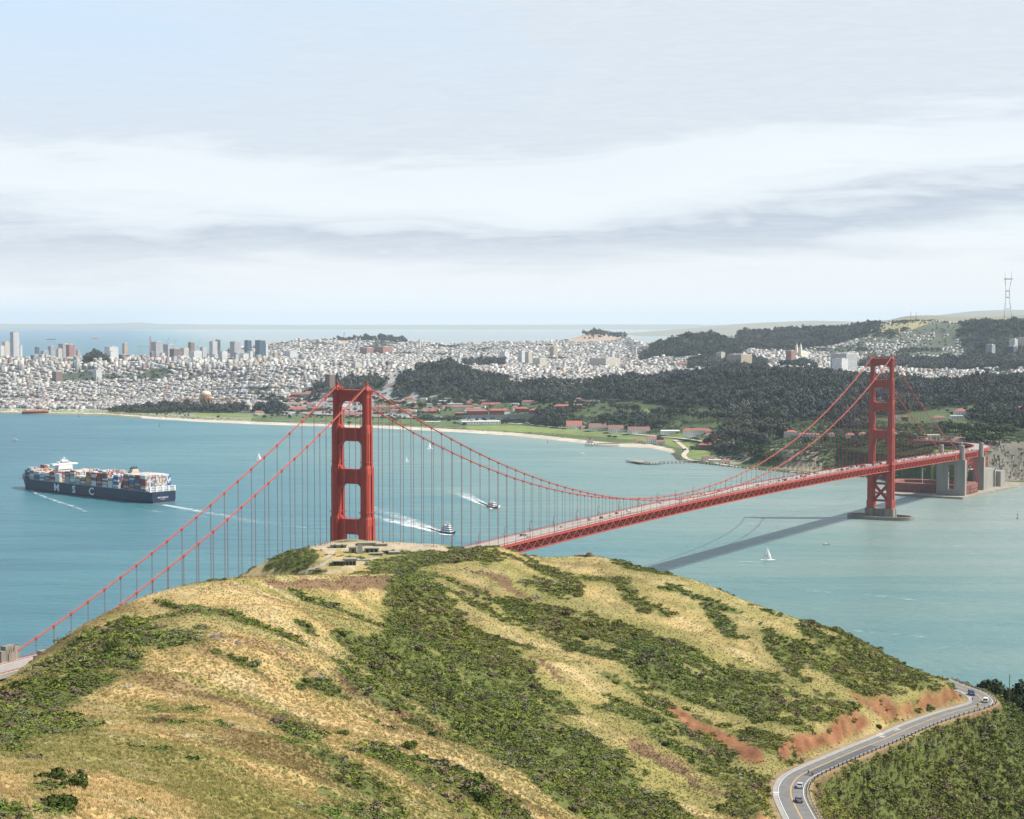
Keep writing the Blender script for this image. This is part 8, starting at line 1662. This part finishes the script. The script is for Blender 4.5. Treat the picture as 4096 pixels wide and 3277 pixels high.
# viaduct and shore road
def deck_road(name, pts, hw, up, material, label, thick=1.2, n=8, kind='structure', cat=None):
    P = catmull(pts, n); m = MB()
    for i in range(len(P)-1):
        d = (P[i+1]-P[i]).normalized(); d2 = (P[min(i+2, len(P)-1)]-P[i]).normalized() if i+2 < len(P) else d; n1_v = Vector((-d.y, d.x, 0)).normalized(); u_v = Vector((0, 0, up)); q = [P[i]+n1_v*hw+u_v, P[i]-n1_v*hw+u_v, P[i+1]-n1_v*hw+u_v, P[i+1]+n1_v*hw+u_v]; b_ = [v-Vector((0, 0, thick)) for v in q]; m.add(q+b_, [(0, 1, 2, 3), (7, 6, 5, 4), (0, 4, 5, 1), (2, 6, 7, 3), (1, 5, 6, 2), (3, 7, 4, 0)])
    o = m.build(name, material); tag(o, label, kind=kind); return P
vb = at_y(2674, 1690, 4430); ve = at_y(3020, 1692, 4180); va = empty('viaduct', (0, 0, 0), 0, 'pale concrete road viaduct on tall piers in front of the woods', 'bridge'); vb.z = ve.z = max(vb.z, ve.z); 
va.location = (vb.x, vb.y, 0); m = MB(); m.bar(vb-va.location, ve-va.location, 26, 3.2); m.bar(vb-va.location+Vector((0, -13, 2.1)), ve-va.location+Vector((0, -13, 2.1)), .4, 1.1); m.build('deck', CONC, va)
for px in (2746, 2772, 2848, 2872, 2885, 2960, 2990):
    t_ = (px-2674)/(3020-2674); q = vb+(ve-vb)*t_; g_ = fz(q.x, q.y); m = MB(); m.box((q.x-va.location.x, q.y, 0) if False else (q.x-va.location.x, q.y-va.location.y, (g_-4+q.z-1.6)/2), (5, 9, q.z-1.6-g_+4)); m.build('pier', CONC, va)
m = MB()
for px in (2835, 2872, 2890): q = vb+(ve-vb)*((px-2674)/346)-va.location; m.bar(q+Vector((0, -12, 1)), q+Vector((0, -12, 9)), .8); m.bar(q+Vector((0, -12, 9)), q+Vector((10, -12, 9.5)), .8)
m.build('sign_gantry', ORANGE2, va)
def gpt(px, py, dzz=1.0): p = fhit(px, py); return p+Vector((0, 0, dzz))
deck_road('road', [gpt(1040, 1640), gpt(1200, 1656), gpt(1340, 1664), gpt(1480, 1669), gpt(1650, 1675), gpt(1840, 1676)], 14, 2.0, CONC, 'pale shore highway running behind the lagoon', 2.2)
deck_road('road', [gpt(1840, 1688, .4), gpt(2048, 1694, .4), gpt(2250, 1712, .4), gpt(2500, 1735, .4), gpt(2700, 1752, .4), gpt(2800, 1764, .4), gpt(2835, 1775, .4)], 6, .2, WALKW, 'road along the front of the white hangars')
deck_road('road', [gpt(2700, 1762, .4), gpt(2745, 1800, .4), gpt(2735, 1822, .4), gpt(2760, 1840, .4), gpt(2830, 1848, .4), gpt(2940, 1868, .4), gpt(3120, 1886, .4), gpt(3350, 1898, .4), gpt(3520, 1905, .4), gpt(3600, 1918, .4)], 5, .3, SAND, 'promenade on the seawall leading to the fort', 1.2)
deck_road('road', [gpt(3880, 1790, .5), gpt(3800, 1772, .5), gpt(3720, 1760, .5), gpt(3640, 1742, .5), gpt(3560, 1730, .5)], 17, 1.2, DECK, 'broad toll plaza road behind the far end of the bridge', 2)
deck_road('path', [gpt(1100, 1690, .3), gpt(1500, 1703, .3), gpt(1840, 1712, .3)], 3, .3, SAND, 'pale path beside the lagoon')
wl_ = empty('retaining_wall', fhit(1940, 1672), 0, 'long grey retaining wall below the red brick barracks', 'wall'); m = MB(); a = fhit(1770, 1675)-wl_.location; b = fhit(2168, 1668)-wl_.location; m.bar(a+Vector((0, 0, 3)), b+Vector((0, 0, 3)), 1.5, 9); m.build('panels', mat('blue_grey_concrete', (.30, .32, .34), .9, .15, .1), wl_)
# lagoon
lg = MB(); lp_ = [at_z(x, y, 3.3) for x, y in ((1080, 1677), (1200, 1680), (1330, 1686), (1450, 1690), (1600, 1694), (1830, 1706), (1820, 1711), (1650, 1708), (1500, 1701), (1350, 1697), (1200, 1688), (1080, 1681))]
for v in lp_: v.z = 3.6
lg.add(lp_, [tuple(range(len(lp_)))[::-1]]); tag(lg.build('lagoon', WATER), 'narrow blue lagoon behind the beach', kind='structure')
# piers
def pier(pts, hw, z, label, pile=8, group=None):
    o = empty('pier', pts[0], 0, label, 'pier', group); m = MB(); P = [Vector(p)-Vector(pts[0]) for p in pts]
    for a, b in zip(P[:-1], P[1:]): m.bar(a+Vector((0, 0, z)), b+Vector((0, 0, z)), hw*2, .7); m.bar(a+Vector((0, 0, z+1.2)), b+Vector((0, 0, z+1.2)), .3, .2)
    m.build('deck', mat('pier_deck', (.30, .27, .23), .9, .2, .2), o); m = MB()
    for a, b in zip(P[:-1], P[1:]):
        n_ = max(1, int((b-a).length/pile)); d = (b-a).normalized(); nn = Vector((-d.y, d.x, 0))
        for k in range(n_+1):
            for e in (-1, 1): q = a+(b-a)*k/n_+nn*e*(hw-.5); m.box(q+Vector((0, 0, (z-4)/2)), (.8, .8, z+4))
    m.build('piles', WOOD, o)
pier([Z(2640, 1855), Z(2720, 1853), Z(2806, 1851)], 3.5, 4.2, 'narrow piled wharf running out from the shore huts'); pier([Z(2524, 1848), Z(2580, 1858), Z(2640, 1857)], 11, 4.0, 'broad outer head of the wharf, dark sided', 5)
pier([Z(2344, 1778), Z(2400, 1779), Z(2478, 1781)], 3.5, 3.6, 'small piled pier of the boathouse station', 6); pier([Z(2342, 1786), Z(2400, 1787), Z(2476, 1788)], 1.6, 2.6, 'low breakwater fence in front of the small pier', 5); pier([Z(2470, 1781), Z(2550, 1777)], 2, 3.6, 'thin walkway joining the small pier to the beach', 8)
p = Z(2360, 1778); bh = empty('boathouse', p+Vector((0, 0, 3.9)), 0, 'little white and red boathouse on the small pier', 'boathouse'); m = MB(); m.box((0, 0, 2.5), (14, 8, 5)); m.build('wall', WPLAST, bh); m = MB(); m.gable((0, 0, 5), (16, 9.5, 3)); m.box((0, 0, 8.5), (3, 3, 3)); m.build('roof', REDROOF, bh)
# seawall rocks
rk = random.Random(4); m = MB()
for i, (a, b) in enumerate(((2690, 1815), (2720, 1843), (2800, 1853), (2900, 1865), (3072, 1882), (3250, 1898), (3400, 1905), (3520, 1914), (3600, 1937))):
    if i:
        for k in range(46):
            t_ = k/46; c = Z(pa_[0]+(a-pa_[0])*t_, pa_[1]+(b-pa_[1])*t_+1); s_ = rk.uniform(2, 4.4); m.box(c+Vector((rk.uniform(-3, 3), rk.uniform(-2, 4), rk.uniform(0, 2))), (s_, s_*.8, s_*.7), rz=rk.random()*3, taper=.6)
    pa_ = (a, b)
tag(m.build('riprap', ROCK2), 'dark riprap boulders along the seawall', kind='stuff')
# brick fort on its point
fp = bw(1683, 22, 0); fo = empty('fort', fp, BRZ, 'low dark red brick fort under the bridge arch', 'fort'); FB = mat('fort_brick', (.22, .085, .07), .95, .2, .15); m = MB()
out = [(-44, -40), (-44, 70), (-20, 92), (26, 92), (38, 60), (38, -34), (10, -46), (-26, -46)]; inn_ = [(-30, -26), (-30, 60), (-14, 76), (18, 76), (26, 54), (26, -22), (4, -32), (-18, -32)]; n_ = 8
m.add([(x, y, 0) for x, y in out]+[(x, y, 17.5) for x, y in out]+[(x, y, 17.5) for x, y in inn_]+[(x, y, 1) for x, y in inn_], [q for i in range(n_) for q in ((i, (i+1) % n_, (i+1) % n_+n_, i+n_), (i+n_, (i+1) % n_+n_, (i+1) % n_+2*n_, i+2*n_), (i+2*n_, (i+1) % n_+2*n_, (i+1) % n_+3*n_, i+3*n_))]); wl_f = m.build('wall', FB, fo)
m = MB()
for i in range(n_):
    a, b = Vector((*out[i], 0)), Vector((*out[(i+1) % n_], 0)); L_ = (b-a).length
    for k in range(int(L_/7)):
        for z in (6, 11): q = a+(b-a)*((k+.5)/int(L_/7)); m.box((q.x, q.y, z), (1.2, 1.2, 1.3), rz=math.atan2((b-a).y, (b-a).x))
m.build('gun_port', BLACK, wl_f); m = MB(); m.tube([(-36, 30, 17), (-36, 30, 42)], .35, 6); m.build('flagpole', WHITE, fo); m = MB(); m.box((-36, 27.4, 40), (.15, 5, 3)); m.build('flag', mat('red_white_flag', (.5, .2, .22), .8, 0), fo)
# rock shelf the fort stands on
sh_ = MB(); shp = [bw(1600, -26), bw(1600, 40), bw(1610, 110), bw(1650, 135), bw(1760, 120), bw(1850, 60), bw(1905, 10), bw(1900, -46), bw(1830, -52), bw(1760, -40), bw(1690, -34)]
sh_.prism([(v.x, v.y) for v in shp][::-1], -6, 3.0); tag(sh_.build('sea_wall', mat('seawall_rock', (.27, .245, .20), .95, .3, .08)), 'concrete and rock apron round the fort', kind='structure')
# cliff rock relief right of the fort
rk = random.Random(8)
for k, (a, b, lb) in enumerate(((4010, 1880, 'grey layered cliff face right of the fort'), (4070, 1900, 'lower cliff face at the right edge'))):
    c = fhit(a, b); o = empty('cliff_rock', c, 0, lb, 'cliff'); m = MB()
    for i in range(60):
        x = rk.uniform(-26, 30); up_ = rk.uniform(-16, 24); y = c.y+up_*.9; g_ = fz(c.x+x, y); m.box((x, y-c.y, g_-c.z), (rk.uniform(2, 5), rk.uniform(3, 6), rk.uniform(3, 9)), rz=rk.uniform(-.5, .5), taper=.35, shift=(1.5, 0))
    m.build('strata', ROCK, o)
# parked cars and toll plaza traffic: countable up close, far off a few pixels
pk = random.Random(6); plots = [((3180, 1776), (3290, 1786), 26, 'cars parked above the bluff left of the far tower'), ((3370, 1776), (3475, 1780), 22, 'cars parked in the trees left of the far tower'), ((2838, 1806), (2925, 1846), 34, 'cars parked behind the shore huts'), ((3460, 1898), (3620, 1912), 20, 'cars parked on the fort road'), ((3600, 1738), (3860, 1782), 40, 'cars at the toll plaza'), ((640, 1668), (860, 1676), 24, 'cars parked behind the beach'), ((2200, 1632), (2360, 1622), 24, 'cars parked on the parade ground')]
sm = {}
for cn in ('white', 'silver', 'black', 'dark blue', 'red', 'grey'):
    m = MB(); m.box((0, 0, .62), (4.6, 1.8, .75)); m.box((-.2, 0, 1.2), (2.4, 1.6, .55), taper=.8); sm[cn] = m
smo = {}
for (a, b), (c, d), n_, lb in plots:
    for k in range(n_):
        t_ = (k+.5)/n_; px = a+(c-a)*t_+pk.uniform(-3, 3); py = b+(d-b)*t_+pk.choice([-5, -2, 2, 5]); p = fhit(px, py); cn = pk.choice(['white', 'white', 'silver', 'black', 'dark blue', 'grey', 'red'])
        if 'toll' in lb: p.z += 2
        if cn not in smo: o = sm[cn].build('parked_car', PAINT[cn]); smo[cn] = o
        else: o = smo[cn].copy(); COL.objects.link(o)
        o.location = p+Vector((0, 0, .4)); o.rotation_euler = (0, 0, pk.uniform(1.2, 1.8)); tag(o, f'{cn} car among the {lb}', 'car', f'{cn} {lb}')
tb = empty('toll_booth', gpt(3745, 1766, 2), 0.1, 'row of toll booths under a long canopy across the plaza', 'toll booth'); m = MB(); m.box((0, 0, 6), (74, 7, 1.2)); m.build('canopy', BROOF, tb)
for k in range(11): m = MB(); m.box((-34+k*6.8, 0, 2.6), (1.8, 3.2, 5.4)); m.build('booth', CREAM, tb)
# marina boats
mr = random.Random(14); mv = None
for k in range(60):
    px = mr.uniform(5, 400); p = fhit(px, mr.choice([1640, 1643, 1646]));
    if mv is None:
        mv = []
        for hs in (11, 15): 
            V, fs = hull(11, 3.2, 1.2, 1.6, 10, 3); m = MB(); m.add(V, fs); m.tube([(0, 0, 1), (0, 0, hs)], .18, 4); mv.append(m.build('moored_yacht', WHITE))
        o = mv[0]
    elif k == 1: o = mv[1]
    else: o = mv[k % 2].copy(); COL.objects.link(o)
    o.location = p+Vector((0, 0, .3)); o.rotation_euler = (0, 0, mr.uniform(0, 6)); tag(o, ('tall' if (k % 2) else 'short')+' masted white yacht moored in the marina behind the clubhouse', 'sailboat', ('tall' if (k % 2) else 'short')+' masted yachts in the marina')
m = MB(); mp_ = [fhit(0, 1639), fhit(420, 1641), fhit(420, 1649), fhit(0, 1646)]
# ================================================================ AIR
hz = MB(); hz.box((0, 47000, 340), (120000, 102000, 704)); 
hm = bpy.data.materials.new('haze'); hm.use_nodes = True; t = hm.node_tree; t.nodes.clear()
pv = N(t, 'ShaderNodeVolumePrincipled'); pv.inputs['Color'].default_value = (.76, .88, 1, 1); pv.inputs['Density'].default_value = HAZE; pv.inputs['Anisotropy'].default_value = 0
ou = N(t, 'ShaderNodeOutputMaterial'); L(t, pv.outputs[0], ou.inputs['Volume'])
tag(hz.build('haze', hm), 'pale sea haze over the bay and city', kind='stuff')
scn.cycles.volume_bounces = 2; scn.cycles.max_bounces = 5; scn.cycles.transparent_max_bounces = 8
